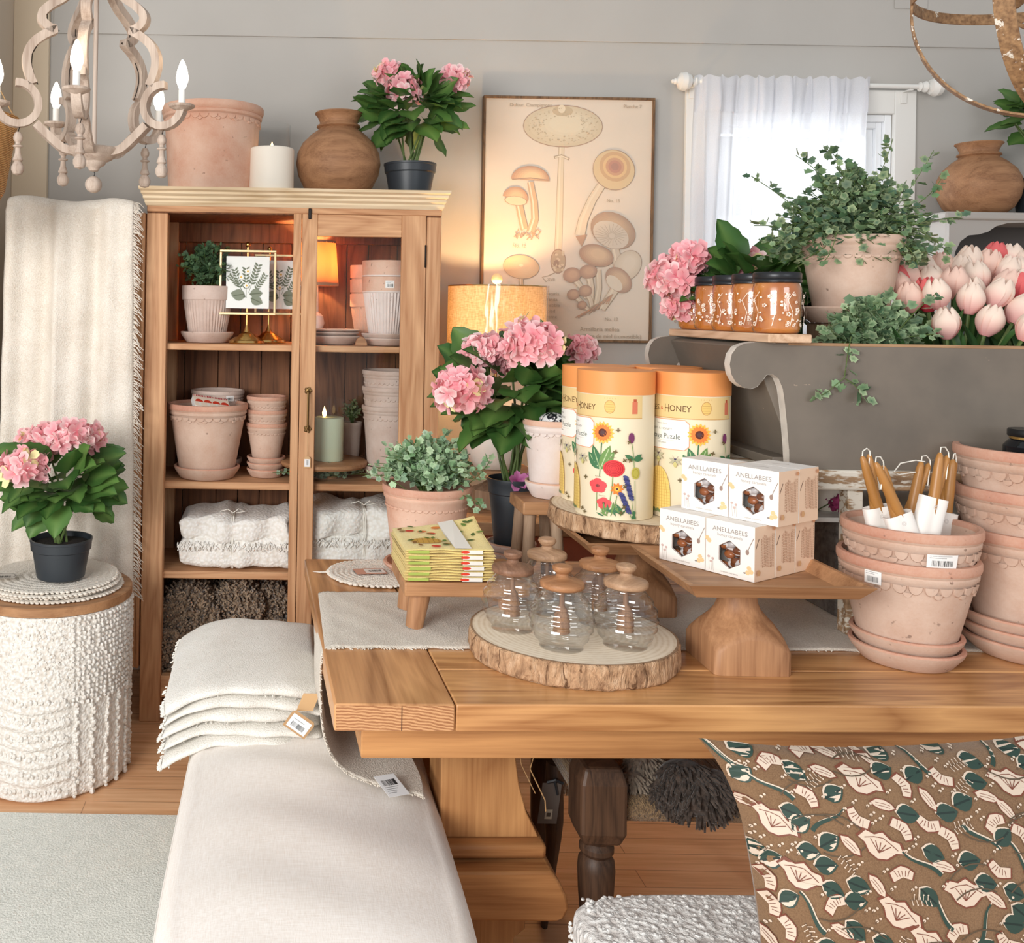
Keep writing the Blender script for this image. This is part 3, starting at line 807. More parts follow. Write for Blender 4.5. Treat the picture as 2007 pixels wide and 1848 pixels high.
# rug
rug = boxobj('area_rug', (-2.2, -.12, .2, onz(100, 1600, 0).y, .001, .012), m_fabric('grey_green_rug', rgb(232, 232, 224), rgb(204, 206, 198), 160, .9, 30, dist=.004), bevel=.004)
tag(rug, 'pale grey-green wool rug on the wooden floor at left', 'rug')

# ================================================================== the pine cabinet
CY = 3.62; BY = 4.06
cab = thing('display_cabinet', 'tall pine cabinet with open left door, glazed right door and shelves of terracotta', 'cabinet', (.03, CY, 0))
def cb(name, x0, x1, y0, y1, z0, z1, mat, bevel=.003, par=None):
    o = cab.location
    return boxobj(name, (x0 - o.x, x1 - o.x, y0 - o.y, y1 - o.y, z0, z1), mat, par or cab, bevel)
xL, xLi, xRi, xR = -.514, -.436, .531, .586
cb('corner_post', xL, xLi, CY, CY + .06, 0, 1.90, 'cabz'); cb('corner_post', xRi, xR, CY, CY + .06, 0, 1.90, 'cabz')
cb('corner_post', xL, xLi, BY - .06, BY, 0, 1.90, 'cabz'); cb('corner_post', xRi, xR, BY - .06, BY, 0, 1.90, 'cabz')
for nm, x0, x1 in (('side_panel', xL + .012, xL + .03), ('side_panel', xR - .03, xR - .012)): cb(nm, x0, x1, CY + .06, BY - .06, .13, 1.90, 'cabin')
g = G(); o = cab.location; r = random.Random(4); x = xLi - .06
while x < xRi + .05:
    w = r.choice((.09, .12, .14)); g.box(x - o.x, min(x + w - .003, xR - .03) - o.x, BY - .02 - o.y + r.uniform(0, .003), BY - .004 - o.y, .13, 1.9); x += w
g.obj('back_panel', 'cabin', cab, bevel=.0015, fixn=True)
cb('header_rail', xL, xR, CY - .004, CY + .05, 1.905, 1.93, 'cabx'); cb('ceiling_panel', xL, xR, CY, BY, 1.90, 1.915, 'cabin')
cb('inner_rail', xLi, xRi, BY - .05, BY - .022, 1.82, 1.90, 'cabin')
for z, t_ in ((1.413, .024), (.893, .027), (.556, .028), (.171, .04)):
    cb('shelf', xL + .03, xR - .03, CY + .03, BY - .02, z - t_, z, 'cabx', .004)
cb('bottom_rail', xLi, xRi, CY + .004, CY + .03, .09, .171, 'cabx'); 
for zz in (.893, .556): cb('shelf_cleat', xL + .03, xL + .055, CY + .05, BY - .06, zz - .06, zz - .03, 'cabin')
# cornice: stepped moulding with mitred ends
pr = [(0.0, 0.0), (.008, 0.0), (.018, .012), (.018, .018), (.03, .026), (.030, .034), (.044, .042), (.044, .05), (.058, .056), (.062, .066), (.0, .066)]
g = G(); zc = 1.927
vs = []
for (d, z) in pr: vs += [(xL + .0 - d * .42, CY + .0 - d, zc + z), (xR + d * .42, CY - d, zc + z)]
n = len(pr); fs = [(2 * i, 2 * i + 1, 2 * ((i + 1) % n) + 1, 2 * ((i + 1) % n)) for i in range(n)]
vb = []
for (d, z) in pr: vb += [(xL - d * .42, BY, zc + z), (xR + d * .42, BY, zc + z)]
k = len(vs); fs += [(2 * i, 2 * ((i + 1) % n), k + 2 * ((i + 1) % n), k + 2 * i) for i in range(n - 1)]
fs += [(2 * i + 1, k + 2 * i + 1, k + 2 * ((i + 1) % n) + 1, 2 * ((i + 1) % n) + 1) for i in range(n - 1)]
fs += [(2 * (n - 2), 2 * (n - 2) + 1, k + 2 * (n - 2) + 1, k + 2 * (n - 2))]
g.add([(a - o.x, b - o.y, c) for a, b, c in vs + vb], fs); g.obj('cornice', 'cornice', cab, flat=True, fixn=True)
# lower half of the right side has the second door leaf frame too
cb('astragal', .034, .064, CY - .012, CY + .02, .19, 1.905, 'cabz')
dr = empty('door', (0, 0, 0)); dr.parent = cab
def db(name, x0, x1, y0, y1, z0, z1, mat, par=dr): return cb(name, x0, x1, y0, y1, z0, z1, mat, .003, par)
db('door_stile', .066, .124, CY - .008, CY + .018, .19, 1.905, 'cabz'); db('door_stile', .438, .529, CY - .008, CY + .018, .19, 1.905, 'cabz')
db('door_rail', .124, .438, CY - .007, CY + .017, 1.823, 1.904, 'cabx'); db('door_rail', .124, .438, CY - .007, CY + .017, .19, .30, 'cabx')
db('door_glass', .124, .438, CY + .003, CY + .006, .30, 1.823, 'pane')
h = G(); hx = .098 - o.x; yy = CY - .03 - o.y
z1_, z0_ = at(602, 765, CY).z, at(602, 840, CY).z
h.tube([(hx, yy + .02, z1_), (hx, yy, z1_ - .006), (hx, yy - .008, (z1_ + z0_) / 2), (hx, yy, z0_ + .006), (hx, yy + .02, z0_)], .0045, 8)
for z in (z1_, z0_):
    h.sphere((hx, yy + .018, z), .012, 8, 6, sc_=(1, .4, 1))
    for q in range(5): h.sphere((hx + .009 * cos(q * 1.257), yy + .017, z + .009 * sin(q * 1.257)), .006, 6, 5, sc_=(1, .5, 1))
h.obj('handle', 'oldbrass', dr)
for zp, zq in ((480, 525), (850, 890)):
    z_a, z_b = at(829, zp, CY).z, at(829, zq, CY).z; db('hinge', .524, .53, CY - .012, CY - .006, z_b, z_a, 'iron')
db('latch', .088, .100, CY - .016, CY - .008, 1.885, 1.925, 'iron')
tg = G(); zt = at(599, 915, CY).z; tg.prism([(hx - .013, zt), (hx + .013, zt), (hx + .013, zt + .034), (hx + .007, zt + .042), (hx - .007, zt + .042), (hx - .013, zt + .034)], CY - .02 - o.y, CY - .018 - o.y)
tg.tube([(hx, CY - .019 - o.y, zt + .04), (hx, CY - .026 - o.y, z0_)], .0007, 4)
price = tg.obj('price_tag', 'kraft', dr, fixn=True)
pp = Print(plane_fn((hx, CY - .0202 - o.y, zt + .018), (1, 0, 0), (0, 0, 1))); pp.rect(-.010, -.014, .010, .014, (.85, .85, .86, 1)); pp.barcode(-.004, -.008, .009, .018, seed=2, n=8); pp.obj('tag_print', price)
# open left door swung out to the left, the throw hangs over it
hinge_x = xL - .004; ang = radians(7)
ld = empty('door', (hinge_x - o.x, CY - .002 - o.y, 0), 0); ld.parent = cab; ld.rotation_euler = (0, 0, -ang)
def lb(name, x0, x1, z0, z1, mat, y0=-.0, y1=.024): return boxobj(name, (x0, x1, y0, y1, z0, z1), mat, ld, .003)
DW = .46
lb('door_stile', -.014, -.002, .2, 1.9, 'cabz', -.004, .028)
lb('door_stile', -.06, -.014, .2, 1.9, 'cabz'); lb('door_stile', -DW, -DW + .06, .2, 1.9, 'cabz')
lb('door_rail', -DW + .06, -.06, 1.82, 1.9, 'cabx'); lb('door_rail', -DW + .06, -.06, .2, .30, 'cabx'); lb('door_rail', -DW + .06, -.06, .55, .6, 'cabx')
lb('door_glass', -DW + .06, -.06, .3, 1.82, 'pane', .01, .013)

# throw over the door
tx0, tx1 = at(12, 700, 3.56).x, at(258, 700, 3.56).x
tz1, tz0 = at(130, 388, 3.58).z, at(130, 1165, 3.56).z
def thr(u, v):
    x = tx0 + (tx1 - tx0) * u
    f = .016 * sin(u * 15 + .6 + v * .8) + .009 * sin(u * 33 + v * 2) + .004 * sin(v * 31 + u * 9)
    if abs(u - .40) < .035: f += .012 * (1 - abs(u - .40) / .035) * min(1, v * 4)      # fold edge
    bulge = .02 * sin(u * pi)
    droop = .014 * sin(u * 7.5 + 1) - .02 * abs(u - .45) ** 2 * 4
    if v < .06:      # over the top
        a = pi * .5 * (v / .06); return (x, 3.585 - .04 * sin(a) - f * .4, tz1 - .04 + .04 * cos(a) + droop)
    w = (v - .06) / .94
    x += .03 * w * (u - .35)
    return (x, 3.545 - f - bulge * w * .6, (tz1 - .04 + droop) * (1 - w) + tz0 * w + .006 * sin(u * 14) * w)
g = G(); g.grid(thr, 70, 90)
g.grid(lambda u, v: (tx0 + (tx1 - tx0) * u, 3.585 + .04 * sin(v * pi * .5) + (.0 if v < .2 else .004 * sin(u * 20)), tz1 - .002 + .014 * sin(u * 7.5 + 1) - .02 * abs(u - .45) ** 2 * 4 - max(0, v - .1) * .9), 40, 20)
tw = g.obj('throw_blanket', 'throw', sharp=180, solid=.006)
tag(tw, 'cream woven throw with fringed edge hanging over the open cabinet door', 'blanket')
g = G(); r = random.Random(5)
for i in range(330):
    v = (i + r.random()) / 330; p = Vector(thr(1, v)); L = r.uniform(.018, .045)
    d = Vector((1, -.2, r.uniform(-.9, -.1))).normalized()
    g.tube([p - d * .004, p + d * L * .5 + Vector((0, 0, r.uniform(-.004, .002))), p + d * L + Vector((0, r.uniform(-.01, .01), -.3 * L))], [.0018, .0014, .0008], 4)
g.obj('fringe', 'throw', tw)

# ================================================================== on top of the cabinet
TZ = 1.9935
S = lambda Y: Y / FX
p = at(414, 362, 3.78)
pot('terracotta_planter', 'largest terracotta planter, wide and straight-sided, on top of the pine cabinet at left', None, (p.x, 3.80, TZ), .200, .168, .335, .05, 'scallop', ('terraor', 'terraor'), ns=34, n=96)
c = at(532, 365, 3.76); t = thing('pillar_candle', 'thick ivory pillar candle with glass chimney on top of the cabinet', 'candle', (c.x, 3.74, TZ))
g = G(); g.lathe([(.084, 0), (.086, .004), (.086, .168), (.082, .172), (.06, .170), (.04, .163), (1e-4, .161)], 40); g.obj('candle_body', 'wax', t)
g = G(); g.lathe([(.071, .150), (.071, .262), (.0695, .264)], 40, capb=False); g.obj('glass_chimney', 'pane', t)
g = G(); g.lathe([(1e-4, .162), (.006, .17), (.007, .18), (.004, .19), (1e-4, .2)], 10, capb=False); g.obj('flame', 'flame', t)
c = at(662, 365, 3.8)
def wood_vase(label, x, y, z, s, mat):
    t = thing('wooden_vase', label, 'vase', (x, y, z)); g = G()
    pr = [(.085, 0), (.10, .004), (.135, .035), (.157, .08), (.165, .125), (.160, .165), (.14, .205), (.105, .24), (.08, .258), (.076, .264), (.086, .27), (.084, .276), (.074, .282), (.074, .29), (.084, .312), (.094, .322), (.092, .326), (.078, .318), (.06, .29), (.05, .26), (1e-4, .25)]
    g.lathe([(a * s, b * s) for a, b in pr], 72, wob=lambda r, a, z: r * (1 + .006 * sin(3 * a + z * 20)))
    g.obj('vase_body', mat, t, sharp=60); return t
wood_vase('round turned wooden vase between candle and pink hydrangea on the cabinet', c.x, 3.80, TZ, 1.0, 'vasewood')
c = at(803, 368, 3.78)
def hd(base, lst, Yo):      # flower head centres from where the photo shows them, relative to the pot
    out = []
    for px, py, rr_, dy in lst:
        q = at(px, py, Yo + dy); out.append((q.x - base[0], dy, q.z - base[2], rr_))
    return out
b = (c.x, 3.78, TZ - .0); potted_hydrangea('pink hydrangea in black pot on the right end of the cabinet top', b,
    hd((b[0], b[1], b[2] + .115), [(766, 150, .062, .02), (793, 178, .07, -.08), (888, 158, .058, .0)], 3.78), 11, cz=.215, spread=(.215, .17, .115), nl=78, L=.118)

# ================================================================== shelf items (first shelf)
s1, s2, s3, s4 = 1.414, .894, .557, .172
Y = 3.80; c = at(406, 670, Y)
saucer('grey terracotta saucer under the ribbed pot of greenery on the top shelf', None, (c.x, Y, s1), .104, .082, .042, ('terragrey', 'terragrey'))
t = pot('ribbed_pot', 'ribbed terracotta pot of dark greenery at left of the top shelf', None, (c.x, Y, s1 + .010), .102, .068, .21, .055, 'ribbed', ('terragrey', 'terragrey'))
bush(t, (0, 0, .19), .15, .19, 150, 21, .019, per=10, cols=[rgb(46, 74, 48), rgb(66, 96, 62), rgb(84, 112, 78)], edge=rgb(120, 150, 110), ek=.3)
def photo_stand(label, px_c, Y, wpx, x0, y0, x1, y1, seed):
    ball = at(px_c, y0 - 10, Y); fr0, fr1 = at(x0, y0, Y), at(x1, y1, Y)
    t = thing('picture_frame', label, 'picture frame', (ball.x, Y, s1)); cx = (fr0.x + fr1.x) / 2 - ball.x
    w = abs(fr1.x - fr0.x); hh = fr0.z - fr1.z; zc_ = (fr0.z + fr1.z) / 2 - s1
    g = G(); g.lathe([(.068, 0), (.07, .004), (.066, .012), (.054, .018), (.05, .022), (.036, .028), (.03, .036), (.014, .044), (.008, .056), (.005, .07)], 40, o=(0, 0, 0)); g.obj('stand_base', 'brass', t)
    g = G(); g.tube([(0, .012, .06), (0, .012, ball.z - s1)], .0042, 10); g.sphere((0, .012, ball.z - s1), .0105, 12, 8); g.obj('pole', 'brass', t)
    g = G(); q = .009
    g.box(cx - w / 2, cx + w / 2, -.008, .002, zc_ + hh / 2 - q, zc_ + hh / 2); g.box(cx - w / 2, cx + w / 2, -.008, .002, zc_ - hh / 2, zc_ - hh / 2 + q)
    g.box(cx - w / 2, cx - w / 2 + q, -.008, .002, zc_ - hh / 2 + q, zc_ + hh / 2 - q); g.box(cx + w / 2 - q, cx + w / 2, -.008, .002, zc_ - hh / 2 + q, zc_ + hh / 2 - q)
    g.obj('frame', m_plain('champagne_gold', rgb(226, 206, 160), .3, .7) if 'cg' not in M else M['cg'], t, bevel=.0015, fixn=True)
    boxobj('glass', (cx - w / 2 + q, cx + w / 2 - q, -.004, -.003, zc_ - hh / 2 + q, zc_ + hh / 2 - q), 'pane', t, 0)
    P = Print(plane_fn((cx, -.0025, zc_), (1, 0, 0), (0, 0, 1)), .0001)
    pw, ph = w * .38, hh * .40; P.rect(-pw, -ph, pw, ph, rgb(244, 242, 238)); r = random.Random(seed); P.k += .0002
    for (x, y, L, a) in ((-.2, -.5, 1.1, 1.9), (-.05, -.6, 1.2, 1.6), (.05, -.4, 1.2, 1.25), (.2, -.5, 1.0, 1.0), (-.25, -.3, .8, 2.3)):
        x *= pw; y *= ph; L *= ph; P.stroke([(x, y), (x + cos(a) * L * .5, y + sin(a) * L * .5), (x + cos(a + .1) * L, y + sin(a + .1) * L)], .0012, rgb(110, 116, 92))
        for k in range(7):
            t_ = .3 + .1 * k; bx, by = x + cos(a) * L * t_, y + sin(a) * L * t_
            for sg in (-1, 1): P.leaf(bx, by, L * .16, L * .05, a + sg * .9, rgb(112, 120, 98))
    for (x, y, l, a) in ((-.1, -.55, .7, 2.9), (.1, -.45, .6, .1), (.15, -.6, .6, -.4), (-.15, -.45, .6, 3.3)): P.leaf(x * pw, y * ph, l * pw, l * pw * .6, a, rgb(128, 136, 118), rgb(96, 104, 84))
    for (x, y) in ((.0, .42), (-.05, -.12), (-.3, .2)):
        for k in range(9): P.leaf(x * pw, y * ph, .012, .0045, k * .7, rgb(246, 244, 238))
        P.ell(x * pw, y * ph, .004, .004, rgb(220, 180, 80))
    P.obj('pressed_flowers', t); return t
M['cg'] = m_plain('champagne_gold', rgb(226, 206, 160), .3, .7)
photo_stand('gold picture stand with pressed daisies, in front on the top shelf', 486, 3.74, 0, 431, 489, 540, 618, 1)
photo_stand('second gold picture stand, half hidden behind the front one', 529, 3.86, 0, 500, 498, 601, 618, 2)
# small lit lamp in the cabinet
Y = 3.93; c = at(617, 600, Y); lt = at(617, 472, Y).z; lb_ = at(617, 560, Y).z
t = thing('small_table_lamp', 'small lit table lamp with pleated shade behind the cabinet stile', 'lamp', (c.x, Y, s1))
g = G(); zt_, zb_ = lt - s1, lb_ - s1
g.lathe([(.094, zb_), (.080, zt_)], 60, capb=False, wob=lambda r, a, z: r * (1 + .012 * cos(24 * a)))
sh = NT('small_shade'); sh.base(rgb(244, 206, 160)); sh.set(rough=.9)
tl = sh.node('ShaderNodeBsdfTranslucent'); tl.inputs[0].default_value = rgb(255, 206, 150); mx = sh.node('ShaderNodeMixShader'); mx.inputs[0].default_value = .6
sh.L(sh.b.outputs[0], mx.inputs[1]); sh.L(tl.outputs[0], mx.inputs[2]); sh.L(mx.outputs[0], sh.n['Material Output'].inputs[0]); M['shade_s'] = sh.m
g.obj('lamp_shade', 'shade_s', t, sharp=180, solid=.001)
g = G(); g.lathe([(.0955, zb_), (.0955, zb_ + .012)], 48, capb=False); g.lathe([(.0815, zt_ - .01), (.0815, zt_)], 48, capb=False); g.obj('shade_trim', m_plain('shade_trim', rgb(190, 150, 120), .9), t)
g = G(); g.lathe([(.05, 0), (.052, .006), (.036, .014), (.03, .05), (.04, .08), (.034, .11), (.016, .125), (.012, zb_ + .02)], 32); g.obj('lamp_base', 'terrawhite', t)
g = G(); g.sphere((0, 0, zb_ + .07), .022, 12, 8); g.obj('bulb', 'bulb', t)
point('cabinet_lamp_light', (c.x, Y, lb_ + .10), 8.5, (1.0, .58, .28), .02)
# plates and saucers right
Y = 3.80; c = at(655, 672, Y)
for i, (rt, h_, z) in enumerate(((.105, .034, 0), (.098, .022, .026), (.104, .016, .043))):
    saucer(['lowest and deepest', 'middle', 'topmost scalloped'][i] + ' saucer of the pile behind the cabinet glass', 'saucers piled on the top shelf', (c.x, Y, s1 + z + .001), rt, rt * .72, h_, ('terragrey', 'terragrey'))
Y = 3.77; c = at(757, 672, Y)
for i, z in enumerate((0, .018)):
    saucer(['lower', 'upper'][i] + ' pale saucer under the big ribbed pots', 'saucers under the ribbed pots', (c.x, Y, s1 + z + .001), .098, .08, .028, ('terragrey', 'terragrey'))
a_ = pot('ribbed_pot', 'outer big ribbed pot with a price tag, on the top shelf at right', 'big ribbed pots', (c.x, Y, s1 + .030), .098, .066, .235, .062, 'ribbed', ('terrawhite', 'terraor'))
barcode_label(a_, lambda u, v, k: Vector(((.0975 + k) * cos(-pi / 2 - .0 + u / .0975), (.0975 + k) * sin(-pi / 2 + u / .0975), .205 + v)), .034, .028, seed=4)
dup(a_, (c.x, Y, s1 + .030 + .062), 0.1, 'inner big ribbed pot nested in the tagged one', parent=None)
for ch in [k for k in bpy.data.objects if k.parent and k.parent.get('label') == 'inner big ribbed pot nested in the tagged one' and k.name.startswith('price')]: bpy.data.objects.remove(ch)
Y = 3.93; c = at(722, 672, Y)
base = None
for i, z in enumerate((0, .058, .116)):
    nm = ['lowest', 'middle', 'topmost'][i] + ' of three ribbed pots nested behind the big ribbed pots'
    if base is None: base = pot('ribbed_pot', nm, 'smaller ribbed pots', (c.x, Y, s1 + .02), .078, .052, .18, .052, 'ribbed', ('terraor', 'terraor'))
    else: dup(base, (c.x, Y, s1 + .02 + z), .2 * i, nm)
saucer('saucer under the nested smaller ribbed pots at the back', None, (c.x, Y, s1 + .001), .075, .06, .02, ('terragrey', 'terragrey'))
c = at(707, 672, 3.69); g = G(); g.prism([(.022 * cos(q * pi / 10) * 1.05, .034 * sin(q * pi / 10)) for q in range(11)], -.01, .01)
o_ = g.obj('wooden_half_disc', 'lid2', None, loc=(c.x, 3.67, s1 + .001), bevel=.002, fixn=True); tag(o_, 'small orange wooden half disc standing between the saucers', 'ornament')

# ================================================================== second shelf
Y = 3.78; c = at(406, 940, Y)
saucer('broad saucer under the large scalloped pot on the middle shelf', None, (c.x, Y - .02, s2 + .001), .128, .105, .046, ('terra', 'terrarim'))
p1 = pot('scalloped_pot', 'large pale scalloped pot holding a matchbox on the middle shelf', None, (c.x, Y - .02, s2 + .012), .156, .104, .275, .042, 'scallop', ('terra', 'terrarim'), ns=30)
mb = thing('matchbox', 'orange and white printed matchbox lying in the large scalloped pot', 'matchbox', (c.x + .02, Y - .05, s2 + .262), .25)
mb.rotation_euler = (radians(24), radians(9), .3)
boxobj('box_body', (-.08, .06, -.04, .05, 0, .03), 'paper', mb, .002)
P = Print(plane_fn((-.01, -.0402, .015), (1, 0, 0), (0, 0, 1))); P.rect(-.07, -.014, .07, .014, rgb(246, 226, 208), 2)
P2 = Print(plane_fn((-.01, .005, .0302), (1, 0, 0), (0, 1, 0)))
P2.rect(-.07, -.044, .07, .044, rgb(244, 226, 206))
for k in range(4): P2.ell(-.05 + .034 * k, -.01, .016, .022, rgb(216, 66, 44), n=12, a0=0, a1=pi); P2.rect(-.055 + .034 * k, -.035, -.045 + .034 * k, -.01, rgb(240, 236, 226))
for k in range(22): P2.stroke([(-.07 + .0063 * k, .03), (-.068 + .0063 * k, .043)], .003, rgb(190, 30, 60))
P2.obj('printed_lid', mb)
Y = 3.92; c = at(428, 800, Y)
b0 = pot('scalloped_pot', 'lower pot of the nested pair at the back left of the middle shelf', 'back pots, middle shelf', (c.x, Y, s2 + .05), .108, .08, .215, .03, 'scallop', ('terragrey', 'terragrey'))
b1_ = dup(b0, (c.x - .003, Y, s2 + .11), .3, 'upper pot with a price label of the nested pair at the back left')
barcode_label(b1_, lambda u, v, k: Vector(((.104 + k) * cos(-pi / 2 + .25 + u / .104), (.104 + k) * sin(-pi / 2 + .25 + u / .104), .19 + v)), .034, .026, seed=5)
saucer('saucer under the nested pots at the back left', None, (c.x, Y, s2 + .001), .1, .08, .05, ('terragrey', 'terragrey'))
Y = 3.80; c = at(521, 935, Y)
for i, z in enumerate((0, .024, .046)):
    saucer(['lowest', 'middle', 'top'][i] + ' small saucer under the tower of small pots', 'small saucers', (c.x, Y, s2 + .001 + z), .076, .062, .032, ('terra', 'terrarim'))
sp = None
for i, z in enumerate((0, .052, .104)):
    nm = ['lowest and most visible', 'middle', 'top'][i] + ' small pot of the tower beside the large scalloped pot'
    if sp is None: sp = pot('scalloped_pot', nm, 'small pots in a tower', (c.x, Y, s2 + .06), .080, .052, .150, .028, 'smallscallop', ('terra', 'terrarim'), ns=30)
    else: dup(sp, (c.x, Y, s2 + .06 + z), .3 * i, nm)
# cake stand with candle and wreath behind the door
Y = 3.80; c = at(634, 910, Y)
t = thing('wooden_cake_stand', 'low wooden cake stand carrying a green candle behind the door stile', 'cake stand', (c.x - .0, Y, s2))
g = G(); zz = at(634, 905, Y).z - s2; g.lathe([(.165, zz - .012), (.172, zz - .004), (.172, zz + .006), (.166, zz + .010), (1e-4, zz + .010)], 48); g.obj('plate', 'mangox', t)
g = G(); g.lathe([(.06, 0), (.06, .012), (.025, .02), (.02, zz - .02), (.05, zz - .012)], 28); g.obj('pedestal', 'mango', t)
c2 = at(644, 895, Y); t = thing('candle_in_glass', 'pale green candle with a lit wick in a clear glass behind the door', 'candle', (c2.x, Y - .02, s2 + zz + .011))
g = G(); g.lathe([(.054, 0), (.056, .003), (.056, .165), (.05, .168), (1e-4, .164)], 36); g.obj('candle_body', m_plain('green_wax', rgb(206, 214, 186), .5), t)
g = G(); g.lathe([(.06, .0), (.06, .24), (.0585, .242)], 36, capb=False); g.obj('glass_cylinder', 'pane', t)
g = G(); g.lathe([(1e-4, .164), (.007, .172), (.009, .184), (.005, .196), (1e-4, .21)], 10, capb=False); g.obj('flame', 'flame', t, loc=(-.02, 0, 0))
t = thing('green_wreath', 'frosted green garland lying under the cake stand', 'garland', (c.x, Y - .05, s2 + .004))
bush(t, (0, 0, 0), .22, .06, 60, 31, .02, per=7, squash=.35, cols=[rgb(84, 110, 90), rgb(110, 134, 112)], ek=.3, name='foliage')
Y = 3.80; c = at(762, 930, Y)
base = None
for i, z in enumerate((0, .074, .138)):
    nm = ['lowest', 'middle', 'topmost'][i] + ' of three wide scalloped pots nested behind the glass, second shelf'
    if base is None: base = pot('scalloped_pot', nm, 'wide pots behind the glass', (c.x, Y, s2 + .05), .110, .085, .235, .032, 'smallscallop', ('terragrey', 'terragrey'), ns=34)
    else: dup(base, (c.x, Y, s2 + .05 + z), .3 * i, nm)
saucer('saucer under the wide nested pots behind the glass', None, (c.x, Y, s2 + .001), .1, .08, .05, ('terragrey', 'terragrey'))
Y = 3.95; c = at(690, 850, Y)
t = pot('small_plant_pot', 'small pot of pale greenery behind the green candle', None, (c.x, Y, s2 + .06), .042, .03, .14, .02, 'plain', ('terragrey', 'terragrey'))
bush(t, (0, 0, .13), .06, .10, 26, 33, .012, per=7, cols=[rgb(110, 120, 84)])
boxobj('pot_riser', (c.x - .05, c.x + .05, Y - .05, Y + .05, s2 + .001, s2 + .06), 'cabin')
tag(bpy.data.objects['pot_riser'], 'small block under the little pot behind the candle', 'block')

# ================================================================== third shelf: two tied blankets; bottom: rolled rugs
def bundle(label, x0, x1, y0, y1, z0, z1, knotx, seed):
    t = thing('folded_blanket', label, 'blanket', ((x0 + x1) / 2, (y0 + y1) / 2, z0), 0, 'white plush blankets tied with string')
    cx, cy = (x0 + x1) / 2, (y0 + y1) / 2; H = z1 - z0
    r = random.Random(seed)
    lo = slab_fn(x0 - cx, x1 - cx, y0 - cy, y1 - cy, 0, H * .62, .006, seed)
    hi = slab_fn(x0 - cx + .005, x1 - cx, y0 - cy + .0, y1 - cy, H * .5, H, .012, seed + 1)
    def pinch(f):
        def q(u, v):
            x, y, z = f(u, v); k = math.exp(-((x - (knotx - cx)) / .018) ** 2); return (x, y * (1 - .06 * k), H / 2 + (z - H / 2) * (1 - .09 * k))
        return q
    def capped(f):
        def q(u, v):
            e = min(v, 1 - v); k = 1 if e > .06 else sqrt(max(0, 1 - (1 - e / .06) ** 2)); x, y, z = f(u, v)
            zc = H * .31 if f is lo_p else H * .75; return (x, y * (k * .12 + .88) if k > 0 else 0, zc + (z - zc) * max(k, .02))
        return q
    lo_p = pinch(lo); hi_p = pinch(hi)
    g = G(); g.grid(capped(lo_p), 36, 40, cu=True); g.grid(capped(hi_p), 36, 40, cu=True); g.obj('blanket_body', 'bundle', t, sharp=180)
    g = G(); yq = y0 - cy - .005; kx = knotx - cx
    for dx in (-.003, .003): g.tube([(kx + dx, 0, H * .985), (kx + dx, yq * .8, H * .985), (kx + dx, yq + .01, H * .75), (kx + dx, yq + .004, H * .4), (kx + dx, yq * .85, -.0 + .004)], .0022, 6)
    g.tube([(kx - .05, yq * .6, H + .01), (kx - .02, yq * .7, H + .022), (kx, yq * .7, H + .008), (kx + .02, yq * .7, H + .024), (kx + .045, yq * .6, H + .012), (kx + .01, yq * .65, H + .006)], .002, 6)
    g.obj('string', 'string', t)
    g = G()
    for i in range(150):
        x = r.uniform(x0 - cx, x1 - cx); p = Vector((x, y0 - cy - .002 + r.uniform(-.004, .004), H * .5 + r.uniform(-.012, .01)))
        g.tube([p, p + Vector((r.uniform(-.008, .008), -.006, -.006)), p + Vector((r.uniform(-.012, .012), -.004, -.018))], .0024, 4)
    g.obj('fringe', 'bundle', t)
a, b = at(347, 1118, 3.66), at(572, 1016, 3.66)
bundle('left white plush blanket bundle on the third shelf', a.x, .05, 3.66, 3.98, s3 + .002, b.z, at(455, 1060, 3.66).x, 3)
a, b = at(600, 1098, 3.66), at(760, 1000, 3.66)
bundle('right blanket bundle seen through the door glass', .085, .47, 3.67, 3.98, s3 + .002, b.z, at(715, 1060, 3.66).x, 4)
def roll(label, px, py, rpx, Y, L, seed, tilt=0.0, sq=1.0):
    c = at(px, py, Y); R = rpx * S(Y); t = thing('rolled_rug', label, 'rug', (c.x, Y, max(c.z - R * sq, s4)), tilt, 'curly brown rugs rolled on the cabinet floor')
    g = G(); r = random.Random(seed)
    n = 64; ph = [r.uniform(0, 6) for _ in range(6)]
    def f(u, v):
        a = 2 * pi * u; e = min(v, 1 - v) * 2; k = 1 - (1 - min(1, e * 5)) ** 2 * .35
        rad = R * k * (1 + .04 * sin(5 * a + ph[0] + v * 9) + .03 * sin(11 * a + ph[1] - v * 14))
        if v == 0 or v == 1: rad = .001
        return (rad * cos(a), -.02 + L * v, R * sq + rad * sq * sin(a))
    g.grid(f, 60, 24, cu=True)
    for i in range(1000):        # curls
        v = r.random() ** 2; a = r.uniform(0, 2 * pi)
        if r.random() < .35: rad = R * sqrt(r.random()) * .98; v = 0; p = Vector((rad * cos(a), -.02 + L * .04 * (rad / R) ** 2, R * sq + rad * sq * sin(a))); o = Vector((r.uniform(-.5, .5), -1, r.uniform(-.5, .5)))
        else: p = Vector(f(a / 2 / pi, max(.05, v))); o = Vector((cos(a), -.5, sin(a)))
        o = o.normalized(); q = Vector((r.uniform(-1, 1), r.uniform(-1, 1), r.uniform(-1, 1))) * .006
        g.tube([p, p + o * .008 + q, p + o * .005 + q * 2.2], .0042, 5)
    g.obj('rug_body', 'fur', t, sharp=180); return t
roll('fattest curly brown rolled rug at the bottom left of the cabinet', 368, 1215, 62, 3.70, .30, 1)
roll('curly brown rolled rug showing its coil, middle of the cabinet floor', 470, 1190, 46, 3.74, .28, 2)
roll('curly brown rolled rug furthest right on the cabinet floor', 532, 1190, 42, 3.80, .24, 3)
roll('curly brown rolled rug lying low at the very left of the cabinet floor', 330, 1275, 40, 3.68, .26, 4)
